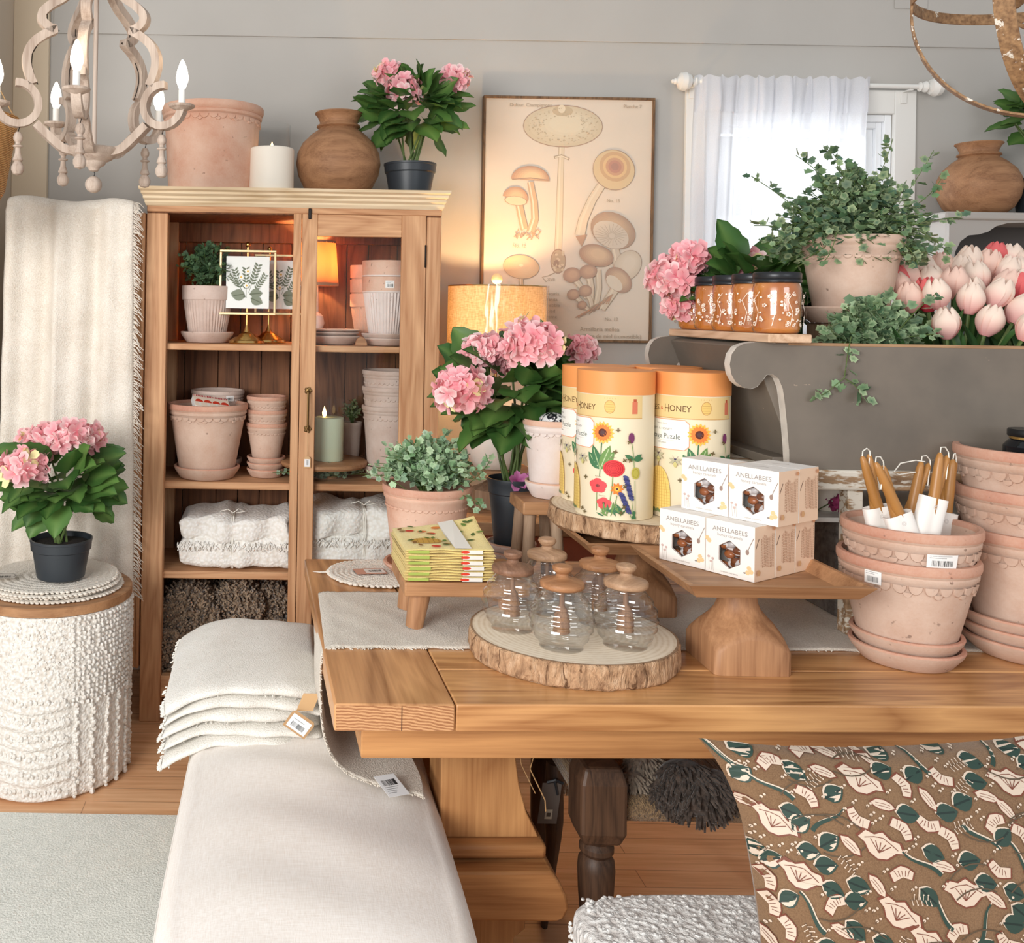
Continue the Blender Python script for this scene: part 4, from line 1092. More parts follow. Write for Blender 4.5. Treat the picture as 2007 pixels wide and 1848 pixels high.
roll('curly brown rolled rug lying under the fattest one', 400, 1300, 40, 3.70, .26, 5)
# ================================================================== trestle table
TT = .78
A = onz(655, 1380, TT); B = onz(2007, 1385, TT)
tang = atan2(B.y - A.y, B.x - A.x); TL, TD = 2.35, 1.10
table = thing('dining_table', 'heavy golden wood trestle table with breadboard end, covered in displays', 'table', (A.x, A.y, 0), tang)
def tb(name, x0, x1, y0, y1, z0, z1, mat, bevel=.004, par=None): return boxobj(name, (x0, x1, y0, y1, z0, z1), mat, par or table, bevel)
BW = .238
g = G(); ys = [0, .186, .40, .62, .85, TD]
for a, b in zip(ys[:-1], ys[1:]): g.box(BW + .002, TL, a + .0012, b - .0012, TT - .054, TT)
g.obj('tabletop', 'table', table, bevel=.003, fixn=True)
bb = tb('breadboard_end', 0, BW, 0, TD, TT - .054, TT, 'tabley', .005)
# growth rings and crack on the end grain of the breadboard
def endgrain():
    t = NT('end_grain'); v = t.coord((1, 1, 1)); 
    w = t.wave(t.coord((1, .02, 1.25)), 42, 3.5, 2, 1.2, 'RINGS', 'Y'); n = t.noise(v, 60, 3)
    f = t.math('ADD', t.math('MULTIPLY', w, .6), t.math('MULTIPLY', n, .4))
    t.base(t.ramp(f, [(.2, rgb(150, 98, 60)), (.8, rgb(206, 156, 110))])); t.set(rough=.6); t.bump(f, .15, .002); return t.m
M['endgrain'] = endgrain()
boxobj('end_grain', (.004, BW - .003, -.0006, .001, TT - .051, TT - .003), 'endgrain', bb, 0)
tb('crack', .132, .1335, -.0012, .0, TT - .051, TT - .004, 'darkwood', 0, bb)
tb('apron', .06, TL - .1, .05, .085, TT - .129, TT - .0545, 'apron', .003); tb('apron', .06, TL - .1, TD - .085, TD - .05, TT - .129, TT - .0545, 'apron', .003)
tb('apron_end', .06, .095, .086, TD - .086, TT - .129, TT - .0545, 'apron', .003)
def trestle(x):
    t = empty('trestle', (x, 0, 0)); t.parent = table
    def urn(y0, y1):
        hw = [(.058, .66), (.058, .60), (.06, .55), (.066, .49), (.078, .43), (.094, .385), (.098, .372)]
        out = [(-w, z) for w, z in hw] + [(w, z) for w, z in hw[::-1]]
        g = G(); g.prism([(max(a * 1.42, -.083), b) for a, b in out], y0, y1); g.obj('pedestal', 'tablez', t, bevel=.003, fixn=True)
    urn(.27, .41); urn(.72, .86)
    boxobj('moulding', (-.088, .150, .24, .89, .338, .372), 'apron', t, .01)
    g = G(); pr_ = [(-.09, .23), (.155, .225), (.178, .234), (.188, .256), (.182, .282), (.168, .31), (.15, .335), (-.09, .335)]
    g.prism(pr_, .20, .93); g.obj('stretcher_block', 'apron', t, bevel=.006, fixn=True)
    g = G(); g.prism([(-.08, .226), (-.08, 0), (.09, 0), (.09, .14), (.115, .16), (.115, .226)], .28, .40); g.obj('foot', 'tablez', t, bevel=.003, fixn=True)
    g = G(); g.prism([(-.08, .226), (-.08, 0), (.09, 0), (.09, .14), (.115, .16), (.115, .226)], .72, .84); g.obj('foot', 'tablez', t, bevel=.003, fixn=True)
    return t
trestle(.33 + .02); trestle(TL - .4)
tw_ = G(); x_ = .35
tw_.tube([(x_ - .09, .262, .585), (x_ - .02, .262, .579), (x_ + .05, .262, .588), (x_ + .085, .266, .586), (x_ + .092, .34, .59)], .0012, 5)
tw_.tube([(x_ + .09, .27, .586), (x_ + .125, .262, .565), (x_ + .115, .262, .53), (x_ + .15, .262, .46), (x_ + .152, .262, .435)], .0013, 5)
tw_.tube([(x_ + .09, .27, .586), (x_ + .095, .262, .54), (x_ + .12, .262, .49), (x_ + .128, .262, .475)], .001, 5)
tag_tw = tw_.obj('jute_twine', 'twine', table)

# ---- runner over the table, hanging off the left end
RY0, RY1 = onz(700, 1272, TT).y, onz(640, 1163, TT).y
ex = A.x - .004
path = [(2.25, TT + .003), (1.6, TT + .003), (1.0, TT + .003), (.6, TT + .003), (.3, TT + .003), (ex + .06, TT + .003), (ex + .012, TT + .002), (ex - .006, TT - .012), (ex - .010, TT - .06), (ex - .008, TT - .14), (ex + .004, TT - .21), (ex + .035, TT - .262), (ex + .09, TT - .283), (ex + .16, TT - .287), (ex + .215, TT - .288)]
def rpath(t):
    f = t * (len(path) - 1); i = min(int(f), len(path) - 2); q = f - i; p0 = path[max(i - 1, 0)]; p1 = path[i]; p2 = path[i + 1]; p3 = path[min(i + 2, len(path) - 1)]
    return tuple(.5 * ((2 * b) + (-a + c) * q + (2 * a - 5 * b + 4 * c - d) * q * q + (-a + 3 * b - 3 * c + d) * q ** 3) for a, b, c, d in zip(p0, p1, p2, p3))
def run(u, v):
    x, z = rpath(u); hang = max(0, (u - .5) / .5)
    y = RY0 + (RY1 - RY0) * v + tan_x * (x - A.x)
    y -= .10 * max(0, (u - .72) / .28) ** 1.5 * (1 - v * .6)
    e = .002 * sin(u * 240) + .0015 * sin(u * 611)
    y += e if v in (0, 1) else 0
    if hang > 0: x += .006 * sin(v * 9) * min(1, hang * 3) if u > .55 else 0
    return (x, y, z + (.0006 * sin(x * 60 + v * 20) if u < .4 else 0))
tan_x = math.tan(tang)
g = G(); g.grid(run, 220, 40)
ru = g.obj('table_runner', 'runner', sharp=180, solid=.005)
tag(ru, 'oatmeal woven runner along the table, its end hanging off the left edge', 'table runner')
g = G(); r = random.Random(8)
for i in range(520):
    u = r.random(); v = r.choice((0, 0, 0, 1)); p = Vector(run(u, v)); d = Vector((r.uniform(-.5, .5), -1 if v == 0 else 1, r.uniform(-.4, .2)))
    g.tube([p, p + d * .003, p + d * .005 + Vector((.002, 0, -.001))], .0014, 4)
g.obj('frayed_edge', 'runner', ru)
q0 = onz(733, 1532, .5); tagp = Print(plane_fn((q0.x + .035, q0.y - .035, .51), (.86, .42, -.05), (-.42, .86, .22)), 0)
tagp.rect(-.026, -.034, .026, .034, (.82, .83, .84, 1), 4); tagp.barcode(-.018, .0, .036, .018, seed=9, n=18)
for k in range(4): tagp.rect(-.02, -.006 - .006 * k, .014 - .005 * k, -.0045 - .006 * k, (.3, .3, .3, 1))
tagp.obj('paper_tag', ru, solid=.0006)

# ---- linen ottoman
OZ = .48
ox0, ox1, oy0, oy1 = -.215, .368, 1.52, 2.86
ott = thing('linen_ottoman', 'long plump ottoman covered in pale natural linen, in front of the table end', 'ottoman', ((ox0 + ox1) / 2, (oy0 + oy1) / 2, 0))
hx_, hy_ = (ox1 - ox0) / 2, (oy1 - oy0) / 2
def ofn(u, v):
    # u 0..1 from the centre of the top out and down the side; v around
    a = 2 * pi * v; ca, sa = cos(a), sin(a)
    n_ = 7.0; rad = (abs(ca) ** n_ + abs(sa) ** n_) ** (-1 / n_); bx, by = ca * rad * hx_, sa * rad * hy_
    if u < .55:
        k = u / .55; x, y = bx * k * .86, by * k * .95
        ex_ = abs(x) / hx_; ey_ = abs(y) / hy_
        z = OZ + .006 - .040 * ex_ ** 2.5 - .04 * ey_ ** 5
        z += .0075 * sin(y * 26 + 1.5 * sin(x * 8) + .7) * (1 - ex_ * ex_) * (.4 + .6 * max(0, sin(y * 5)))
        z += -.004 * abs(sin(x * 34 + y * 2)) * max(0, ey_ - .8) * 4
    elif u < .72:
        k = (u - .55) / .17; a2 = k * pi / 2; q = .86 + .14 * sin(a2); qy = .95 + .05 * sin(a2)
        x, y = bx * q, by * qy; z0_ = OZ + .006 - .040 * (abs(bx) * .86 / hx_) ** 2.5 - .04 * (abs(by) * .95 / hy_) ** 5
        z = z0_ - .05 * (1 - cos(a2))
    else:
        k = (u - .72) / .28; z0_ = OZ + .006 - .040 * (abs(bx) * .86 / hx_) ** 2.5 - .04 * (abs(by) * .95 / hy_) ** 5 - .05
        x, y = bx * (1 + .02 * sin(k * pi)), by * (1 + .01 * sin(k * pi)); z = z0_ * (1 - k) + .12 * k
    return (x, y, z)
g = G(); g.grid(lambda u, v: ofn(max(u, 1e-4), v), 60, 200, cv=True); g.obj('cushion', 'linen', ott, sharp=180, fixn=True)
g = G(); g.tube([Vector(ofn(.70, v / 120)) * 1.0 + Vector((0, 0, 0)) for v in range(121)], .0032, 6); g.obj('piping', 'linen', ott)
for x in (-hx_ + .06, hx_ - .06):
    for y in (-hy_ + .07, hy_ - .07): 
        g = G(); g.lathe([(.018, 0), (.026, .12)], 16, o=(x, y, 0), capt=True); g.obj('leg', 'darkwood', ott)

# ---- stack of folded throws on the ottoman
stx0, stx1, sty0, sty1 = -.285, .108, 2.39, 2.86
def fold_throw(i, label, z0, th, dx, dy, rot, seed):
    r = random.Random(seed); cx, cy = (stx0 + stx1) / 2, (sty0 + sty1) / 2
    t = thing('folded_throw', label, 'blanket', (cx + dx, cy + dy, 0), rot, 'ivory throws folded in a stack on the ottoman')
    hw, hd_ = (stx1 - stx0) / 2, (sty1 - sty0) / 2
    g = G(); ph = [r.uniform(0, 6) for _ in range(5)]
    for layer in range(1):
        za, zb = (z0, z0 + th * 1.06)
        s_ = 1 - .03 * layer * r.random(); off = r.uniform(-.006, .006)
        def f(u, v, za=za, zb=zb, s_=s_, off=off):
            a = 2 * pi * u; ca, sa = cos(a), sin(a); e = .3
            y = (abs(ca) ** e) * (1 if ca > 0 else -1); zz = (abs(sa) ** .8) * (1 if sa > 0 else -1)
            x = -hw * s_ + 2 * hw * s_ * v; ed = min(v, 1 - v); k = 1 if ed > .03 else sqrt(max(.0, 1 - (1 - ed / .03) ** 2))
            yy = hd_ * s_ * y + off + .006 * sin(x * 21 + ph[0]) + .003 * sin(x * 60 + ph[1])
            z = (za + zb) / 2 + (zb - za) / 2 * zz * max(k, .05) * (1.0 + .12 * sin(x * 17 + ph[2]))
            d = max(0, (-.06 - x) / .14); z -= .052 * d ** 1.8 + .012 * max(0, (x - .1) / .1) ** 2
            z += .006 * sin(x * 16 + ph[3] + yy * 3) * .6
            z += .012 * (yy / hd_) 
            return (x + .004 * sin(a * 2 + ph[4]), yy, z)
        g.grid(f, 32, 60, cu=True)
    g.obj('throw_body', 'throw2', t, sharp=180)
    g = G()
    for j in range(150):
        side = r.random(); 
        if side < .12: v_, u_ = r.random(), r.uniform(.60, .66)
        else: v_, u_ = 0.004, r.random()
        p = Vector(f(u_, v_)); d = Vector((-.3 if side < .12 else -1, -1 if side < .12 else -.2, r.uniform(-.6, .2)))
        g.tube([p, p + d * .004, p + d * .007 + Vector((r.uniform(-.003, .003), 0, -.002))], .0018, 4)
    g.obj('frayed_edge', 'throw2', t); return t
for i, (lab, th) in enumerate((('lowest ivory throw of the stack, drooping over the ottoman corner', .028), ('second throw from the bottom of the stack on the ottoman', .03), ('middle ivory throw of the stack on the ottoman', .032), ('second throw from the top of the stack on the ottoman', .032), ('topmost ivory throw of the stack, lying flat', .034))):
    z = OZ - .012 + sum((.028, .03, .032, .032, .034)[:i]); fold_throw(i, lab, z, th, (.0, .006, -.004, .008, .0)[i], (.0, .004, .006, .012, .016)[i], (.02, -.015, .02, -.01, .015)[i], 40 + i)
# its tags
tg_ = thing('hanging_price_tag', 'brown card tags with a barcode hanging from the folded throws', 'tag', (0, 0, 0))
c = at(586, 1420, 2.36); g = G()
P = Print(plane_fn(c, (.83, 0, -.56), (.5, -.25, .8)), 0); P.poly([(-.032, -.026), (.032, -.026), (.032, .020), (.026, .028), (-.026, .028), (-.032, .02)], rgb(186, 148, 108)); P.k += .0008
P.rect(-.026, -.02, .026, .02, (.85, .87, .9, 1)); P.barcode(-.018, -.013, .036, .014, seed=6, n=16); P.rect(-.02, .008, .01, .010, (.4, .4, .4, 1)); P.obj('barcode_tag', tg_, solid=.0005)
P = Print(plane_fn(at(604, 1376, 2.37), (1, 0, 0), (.35, -.1, .93)), 0); P.rect(-.02, -.024, .02, .024, rgb(206, 168, 124)); P.obj('kraft_card', tg_, solid=.0006)

# ================================================================== woven pouf with plant
PC = Vector((-.762, 3.27, 0)); PR, PH = .262, .575
pf = thing('wool_stool', 'round white wool stool with bobble and ridge texture and a wooden top', 'stool', PC)
def pfn(u, v):
    a = 2 * pi * u; z = PH * v; d = math.degrees(a) % 360; amp = 0
    r_ = PR
    ridge = 200 < d < 296 and z < .33
    if ridge: amp = .010 * (max(0, sin(z * 2 * pi / .056 + .8 * sin(a * 7))) ** .7)
    if v < .03: r_ -= .02 * (1 - v / .03) ** 2
    return ((r_ + amp) * cos(a), (r_ + amp) * sin(a), z)
g = G(); g.grid(pfn, 240, 120, cu=True); g.add([(0, 0, PH)] + [pfn(i / 60, 1) for i in range(60)], [(0, 1 + i, 1 + (i + 1) % 60) for i in range(60)])
g.obj('stool_body', 'pouf', pf, sharp=180)
g = G(); r = random.Random(12)
def bob(d, z, s, e=1.0):
    a = radians(d); g.sphere(((PR + s * .25) * cos(a), (PR + s * .25) * sin(a), z), s, 7, 5, sc_=(1, 1, e))
z = .30
while z < .57:
    d = 298
    while d < 385: bob(d + r.uniform(-1, 1), z + r.uniform(-.003, .003), r.uniform(.0055, .0085)); d += 3.6
    z += .0155
for d0 in (301, 313, 325, 337, 349, 361):
    z = .01
    while z < .30: bob(d0 + r.uniform(-1.3, 1.3), z, r.uniform(.006, .010)); z += .011
for row in range(6):
    z0_ = .03 + row * .056
    for k in range(44): bob(200 + k * 2.2 + r.uniform(-1, 1), z0_ + r.uniform(-.008, .008) , r.uniform(.005, .009), 1.2)
for k in range(420): bob(r.uniform(196, 298), r.uniform(.34, .57), r.uniform(.003, .0045))
g.obj('bobbles', 'pouf', pf)
g = G(); g.lathe([(PR - .01, PH), (PR + .004, PH + .003), (PR + .004, PH + .028), (PR, PH + .031), (1e-4, PH + .031)], 72, capb=False); g.obj('wooden_top', 'mangox', pf)
def braid_mat(label, loc, R, seed, mat='throw'):
    r = random.Random(seed); g = G(); k = 0
    def f(u, v):
        a = 2 * pi * u; rr_ = R * v; return (rr_ * cos(a) * (1 + .012 * sin(9 * a + seed)), rr_ * sin(a) * (1 + .012 * sin(9 * a + seed)), .006 + .0035 * abs(sin(v * pi * 9)) + .0015 * sin(a * 60 + v * 40))
    g.grid(lambda u, v: f(u, max(v, .001)), 140, 40, cu=True)
    n = int(R * 2 * pi / .016)
    for i in range(n):
        a = 2 * pi * i / n; g.sphere((R * .99 * cos(a), R * .99 * sin(a), .005), .0072 * r.uniform(.7, 1.15), 6, 4, sc_=(1.3, 1.3, .6))
    o = g.obj('round_placemat', mat, None, sharp=180, loc=loc, solid=0); return tag(o, label, 'placemat', None)
zc = PH + .0315
for i in range(4):
    o_ = braid_mat(('lowest', 'second lowest', 'second highest', 'topmost')[i] + ' braided cream placemat of the pile on the wool stool', (PC.x + (.008, -.006, .004, 0)[i], PC.y + (.0, .004, -.006, 0)[i], zc + i * .0095), (.224, .218, .221, .215)[i], i + 1)
    o_['group'] = 'placemats piled on the stool'
P = Print(plane_fn((-.90, 3.19, zc + .050), (1, .1, 0), (-.1, 1, .0)), 0); P.rect(-.035, -.03, .035, .03, rgb(214, 206, 196)); P.k += .0003; P.barcode(-.02, -.02, .04, .02, seed=11)
P.ring(0, 0, .034, .028, .06, rgb(90, 80, 74)); P.obj('paper_tag', o_); bpy.data.objects[-1] if False else None
for ob in [x for x in o_.children]: ob.matrix_parent_inverse = Matrix.Translation(-Vector(o_.location))
b = (-.722, 3.21, zc + .0460)
potted_hydrangea('pink hydrangea in black pot on the placemats of the wool stool', b,
    hd((b[0], b[1], b[2] + .115), [(48, 918, .07, -.10), (88, 862, .055, .03), (137, 856, .065, -.03), (172, 862, .05, .05), (60, 868, .04, .08)], b[1]), 17, cz=.20, spread=(.20, .17, .115), nl=76, L=.125)

# ================================================================== wooden chandelier
CX, CYY = at(186, 200, 2.7).x, 2.70
ch = thing('wooden_chandelier', 'whitewashed wooden chandelier with five lit candle bulbs and turned drops', 'chandelier', (CX, CYY, 0))
main = [(.02, 2.47), (.05, 2.44), (.085, 2.40), (.12, 2.375), (.146, 2.349), (.146, 2.326), (.125, 2.309), (.1126, 2.305), (.14, 2.289), (.168, 2.265), (.184, 2.235), (.186, 2.205), (.178, 2.175), (.168, 2.152)]
cc = (.209, 2.0966)
scroll = [(cc[0] + .056 * cos(radians(d)) * (1 if d != 80 else 1), cc[1] + .056 * sin(radians(d))) for d in range(85, 360, 14)]
low = [(.160, 2.045), (.135, 2.022), (.11, 2.0), (.085, 1.982), (.05, 1.975)]
def smooth(pts, k=4):
    out = []
    for i in range(len(pts) - 1):
        p0, p1, p2, p3 = pts[max(i - 1, 0)], pts[i], pts[i + 1], pts[min(i + 2, len(pts) - 1)]
        for j in range(k):
            q = j / k; out.append(tuple(.5 * ((2 * b) + (-a + c) * q + (2 * a - 5 * b + 4 * c - d) * q * q + (-a + 3 * b - 3 * c + d) * q ** 3) for a, b, c, d in zip(p0, p1, p2, p3)))
    return out + [pts[-1]]
def band(g, pts, th, w, M_):
    out = []; inn = []
    for i, (x, z) in enumerate(pts):
        x0, z0 = pts[max(i - 1, 0)]; x1, z1 = pts[min(i + 1, len(pts) - 1)]; l = hypot(x1 - x0, z1 - z0); nx, nz = -(z1 - z0) / l, (x1 - x0) / l
        out.append((x + nx * th / 2, z + nz * th / 2)); inn.append((x - nx * th / 2, z - nz * th / 2))
    n = len(pts); vs = [(x, y, z) for y in (-w / 2, w / 2) for lst in (out, inn) for x, z in lst]
    def I(side, l, i): return side * 2 * n + l * n + i
    fs = []
    for i in range(n - 1):
        fs += [(I(0, 0, i), I(0, 1, i), I(0, 1, i + 1), I(0, 0, i + 1)), (I(1, 0, i), I(1, 0, i + 1), I(1, 1, i + 1), I(1, 1, i)),
               (I(0, 0, i), I(0, 0, i + 1), I(1, 0, i + 1), I(1, 0, i)), (I(0, 1, i), I(1, 1, i), I(1, 1, i + 1), I(0, 1, i + 1))]
    fs += [(I(0, 0, 0), I(1, 0, 0), I(1, 1, 0), I(0, 1, 0)), (I(0, 0, n - 1), I(0, 1, n - 1), I(1, 1, n - 1), I(1, 0, n - 1))]
    g.add(vs, fs, 0, None, M_)
for k in range(5):
    an = radians(-89 + 72 * k); R_ = Matrix.Rotation(an, 4, 'Z')
    g = G(); band(g, smooth(main), .023, .026, R_); band(g, scroll, .020, .026, R_); band(g, smooth(low), .022, .026, R_)
    arm = g.obj('arm', 'chalk', ch, sharp=40, fixn=True)
    d = R_ @ Vector((.262, 0, 0)); dz = 2.092
    g = G(); g.lathe([(.008, dz - .014), (.02, dz - .008), (.034, dz - .002), (.036, dz + .003), (.034, dz + .005), (.02, dz + .003), (1e-4, dz + .003)], 32, o=(d.x, d.y, 0)); g.obj('candle_dish', 'chalk', arm)
    g = G(); g.lathe([(.0095, dz), (.0095, dz + .045), (.0085, dz + .047)], 14, o=(d.x, d.y, 0), capt=True); g.obj('candle_sleeve', 'white', arm)
    g = G(); g.lathe([(.007, .047), (.010, .052), (.016, .068), (.017, .080), (.014, .098), (.008, .116), (.003, .126), (1e-4, .128)], 16, o=(d.x, d.y, dz), capb=False); g.obj('bulb', 'bulb', arm)
    point('chandelier_bulb_light', (CX + d.x, CYY + d.y, dz + .15), 0.2, (1, .78, .52), .018)
    e = R_ @ Vector((.205, 0, 0)); g = G(); zt = 2.030
    g.tube([(e.x, e.y, zt + .008), (e.x + .003, e.y, zt), (e.x, e.y, zt - .012)], .0012, 5)
    g.obj('hook', 'iron', arm)
    g = G(); z_ = zt - .012
    g.lathe([(.006, 0), (.009, -.003), (.013, -.014), (.012, -.022), (.007, -.028), (.007, -.034), (.014, -.037), (.013, -.040), (.007, -.043), (.008, -.058), (.013, -.072), (.014, -.076), (.009, -.080), (.012, -.084), (.017, -.094), (.017, -.104), (.012, -.114), (1e-4, -.118)], 20, o=(e.x, e.y, z_), capb=True)
    g.obj('turned_drop', 'chalk', arm, fixn=True)
    g = G(); g.tube([tuple(R_ @ Vector((r_ - .013, .0, z2))) for r_, z2 in main[4:]], .0014, 5); g.obj('wire', 'iron', arm)
g = G(); g.lathe([(1e-4, 1.922), (.012, 1.925), (.018, 1.935), (.030, 1.942), (.034, 1.95), (.05, 1.958), (.07, 1.975), (.074, 1.984), (.07, 1.988), (.03, 1.99), (.007, 2.0), (.006, 2.1), (.007, 2.44), (.03, 2.46), (.03, 2.50), (1e-4, 2.5)], 36, capb=False); g.obj('centre_hub', 'chalk', ch)
g = G(); g.tube([(0, 0, 1.925), (.003, 0, 1.917), (0, 0, 1.908)], .0012, 5); g.obj('hook', 'iron', ch)
g = G(); g.sphere((0, 0, 1.887), .0235, 20, 14); g.obj('ball_drop', 'chalk', ch)
g = G()
for k in range(28):
    z_ = 2.5 + .03 * k; a_ = (k % 2) * pi / 2
    g.tube([(cos(a_) * .008 * cos(q * pi / 4), sin(a_) * .008 * cos(q * pi / 4), z_ + .016 + .019 * sin(q * pi / 4)) for q in range(9)], .002, 5)
g.obj('chain', 'iron', ch)

# wicker shade at the far left edge
wk = NT('wicker'); v = wk.coord(); h_ = wk.wave(v, 60, 1.5, 2, 1, 'BANDS', 'Z'); h2 = wk.noise(wk.coord((1, 1, .1)), 60, 3)
f_ = wk.math('ADD', wk.math('MULTIPLY', h_, .6), wk.math('MULTIPLY', h2, .5)); wk.base(wk.ramp(f_, [(.2, rgb(140, 92, 48)), (.7, rgb(214, 166, 106))])); wk.set(rough=.8); wk.bump(f_, .8, .006); M['wicker'] = wk.m
c = at(-72, 228, 3.05); z_b = at(0, 372, 3.05).z
t = thing('wicker_pendant', 'woven wicker basket shade hanging at the left edge of the picture', 'hanging basket', (c.x, 3.05, 0))
g = G(); g.lathe([(.03, z_b - .12), (.10, z_b - .06), (.13, z_b), (.165, c.z - .02), (.172, c.z), (.165, c.z + .004), (.155, c.z - .02), (.12, z_b + .0)], 64, wob=lambda r, a, z: r * (1 + .01 * cos(30 * a))); g.obj('basket', 'wicker', t)
g = G()
for q in range(3): g.tube([(.16 * cos(q * 2.09), .16 * sin(q * 2.09), c.z), (0, 0, c.z + .3)], .002, 5)
g.tube([(0, 0, c.z + .3), (0, 0, 3.34)], .003, 6); g.obj('cord', 'twine', t)

# ================================================================== iron-banded orb at the top right
OX = at(2066, -8, 2.5); OR = .312
rust = NT('chipped_paint_wood'); v = rust.coord(); n = rust.noise(v, 26, 4, .7); n2 = rust.noise(v, 90, 3)
c_ = rust.ramp(n2, [(.3, rgb(120, 88, 60)), (.7, rgb(178, 140, 100))]); c_ = rust.mix(rust.ramp(n, [(.60, (0, 0, 0, 1)), (.63, (1, 1, 1, 1))]), c_, rgb(236, 228, 214)); rust.base(c_); rust.set(rough=.7); rust.bump(n, .3, .003); M['chipped'] = rust.m
ob_ = thing('orb_chandelier', 'round orb chandelier of chipped wooden hoops at the top right corner', 'chandelier', OX)
def hoop(w, th, M_):
    g = G(); n = 96; vs = []
    for i in range(n):
        a = 2 * pi * i / n
        for rr_, y in ((OR, -w / 2), (OR, w / 2), (OR - th, w / 2), (OR - th, -w / 2)): vs.append((rr_ * cos(a), y, rr_ * sin(a)))
    fs = [(i * 4 + j, i * 4 + (j + 1) % 4, ((i + 1) % n) * 4 + (j + 1) % 4, ((i + 1) % n) * 4 + j) for i in range(n) for j in range(4)]
    g.add(vs, fs, 0, None, M_); g.obj('hoop', 'chipped', ob_, fixn=True, bevel=.001)
hoop(.036, .006, Matrix.Rotation(radians(-31), 4, 'Z'))
hoop(.046, .006, Matrix.Rotation(radians(33), 4, 'Z') @ Matrix.Scale(.985, 4))
hoop(.030, .006, Matrix.Translation((0, 0, .03)) @ Matrix.Rotation(pi / 2, 4, 'X') @ Matrix.Scale(1.0, 4))
g = G(); g.tube([(0, 0, OR - .01), (0, 0, .9)], .008, 8); g.tube([(0, 0, OR), (0, 0, -.06)], .01, 8); g.obj('stem', 'chipped', ob_)
for k in range(4):
    a = radians(135 + 90 * k); e = Vector((.085 * cos(a), .085 * sin(a), .0)); g = G()
    g.tube([(0, 0, -.05), (e.x * .6, e.y * .6, -.075), (e.x, e.y, -.05), (e.x, e.y, -.01)], .007, 8)
    g.lathe([(.012, -.015), (.028, .0), (.028, .006), (.01, .004), (1e-4, .004)], 24, o=tuple(e)); g.lathe([(.012, .004), (.012, .07)], 16, o=tuple(e), capt=True); g.obj('candle_arm', 'chipped', ob_)
M['jarglass'] = m_glass('blown_glass', rgb(252, 253, 253), 0.02, 1.5, True, 0.13)
# ================================================================== on the table
from mathutils import noise as mn
Z = TT + .0006; ZR = TT + .0062          # bare wood, and on the runner
def ring_mat(name, c1, c2):
    t = NT(name); v = t.coord((1, 1, 0)); n = t.noise(t.coord(), 3, 2); 
    w = t.wave(v, 26, 1.2, 2, .8, 'RINGS', 'Z'); fine = t.noise(t.coord(), 70, 4)
    f = t.math('ADD', t.math('MULTIPLY', w, .35), t.math('MULTIPLY', fine, .65))
    t.base(t.ramp(f, [(.2, c2), (.6, c1)])); t.set(rough=.7, spec=.2); return t.m
M['rings'] = ring_mat('log_face', rgb(240, 226, 204), rgb(222, 203, 175))
bk = NT('bark'); v = bk.coord((1, 1, .45)); n = bk.noise(v, 34, 5, .7, .6); cr = bk.noise(bk.coord((1, 1, .22)), 48, 4, .6, 1.2)
c_ = bk.ramp(n, [(.3, rgb(132, 100, 76)), (.5, rgb(190, 152, 118)), (.72, rgb(224, 192, 160))]); c_ = bk.mix(bk.ramp(cr, [(.36, (1, 1, 1, 1)), (.42, (0, 0, 0, 1))]), c_, rgb(110, 80, 58))
bk.base(c_); bk.set(rough=.95, spec=.1); bk.bump(bk.math('ADD', n, bk.math('MULTIPLY', cr, 2)), .9, .008); M['bark'] = bk.m
def log_slab(label, loc, R, th, seed):
    t = thing('log_slab', label, 'wood slice', loc); r = random.Random(seed); p = [r.uniform(0, 6) for _ in range(6)]
    def wob(a): return 1 + .012 * sin(2 * a + p[0]) + .008 * sin(3 * a + p[1]) + .004 * sin(7 * a + p[2])
    def side(u, v):
        a = 2 * pi * u; R_ = R * wob(a); q = Vector((cos(a) * R * 26, sin(a) * R * 26, v * th * 22 + seed))
        d = mn.noise(q) * .006 + abs(mn.noise(q * 2.3)) * -.004 + .002
        e = min(v, 1 - v); d -= .004 * max(0, 1 - e / .08)
        return ((R_ + d) * cos(a), (R_ + d) * sin(a), th * v)
    g = G(); g.grid(side, 300, 16, cu=True); g.obj('bark', 'bark', t, sharp=180)
    g = G(); n = 120; rim = [((R * wob(2 * pi * i / n) - .004) * cos(2 * pi * i / n), (R * wob(2 * pi * i / n) - .004) * sin(2 * pi * i / n)) for i in range(n)]
    for z, fl in ((th - .0002, 0), (0.0002, 1)):
        b_ = len(g.v); g.add([(0, 0, z)] + [(x, y, z) for x, y in rim], [(0, 1 + i, 1 + (i + 1) % n) if not fl else (0, 1 + (i + 1) % n, 1 + i) for i in range(n)])
    g.obj('cut_face', 'rings', t, flat=True)
    g = G(); g.grid(lambda u, v: (R * wob(2 * pi * u) * (1 - .022 * v) * cos(2 * pi * u) , R * wob(2 * pi * u) * (1 - .022 * v) * sin(2 * pi * u), th + .0004 * v), 120, 2, cu=True)
    g.obj('bark_rim', m_plain('bark_rim', rgb(150, 120, 92), .9) if 'brim' not in M else M['brim'], t); return t
M['brim'] = m_plain('bark_rim', rgb(150, 120, 92), .9, nz=.2, nscale=90)
SL = Vector((.664, 2.195, Z)); log_slab('large round log slice carrying the honey jars at the front of the table', SL, .224, .053, 3)

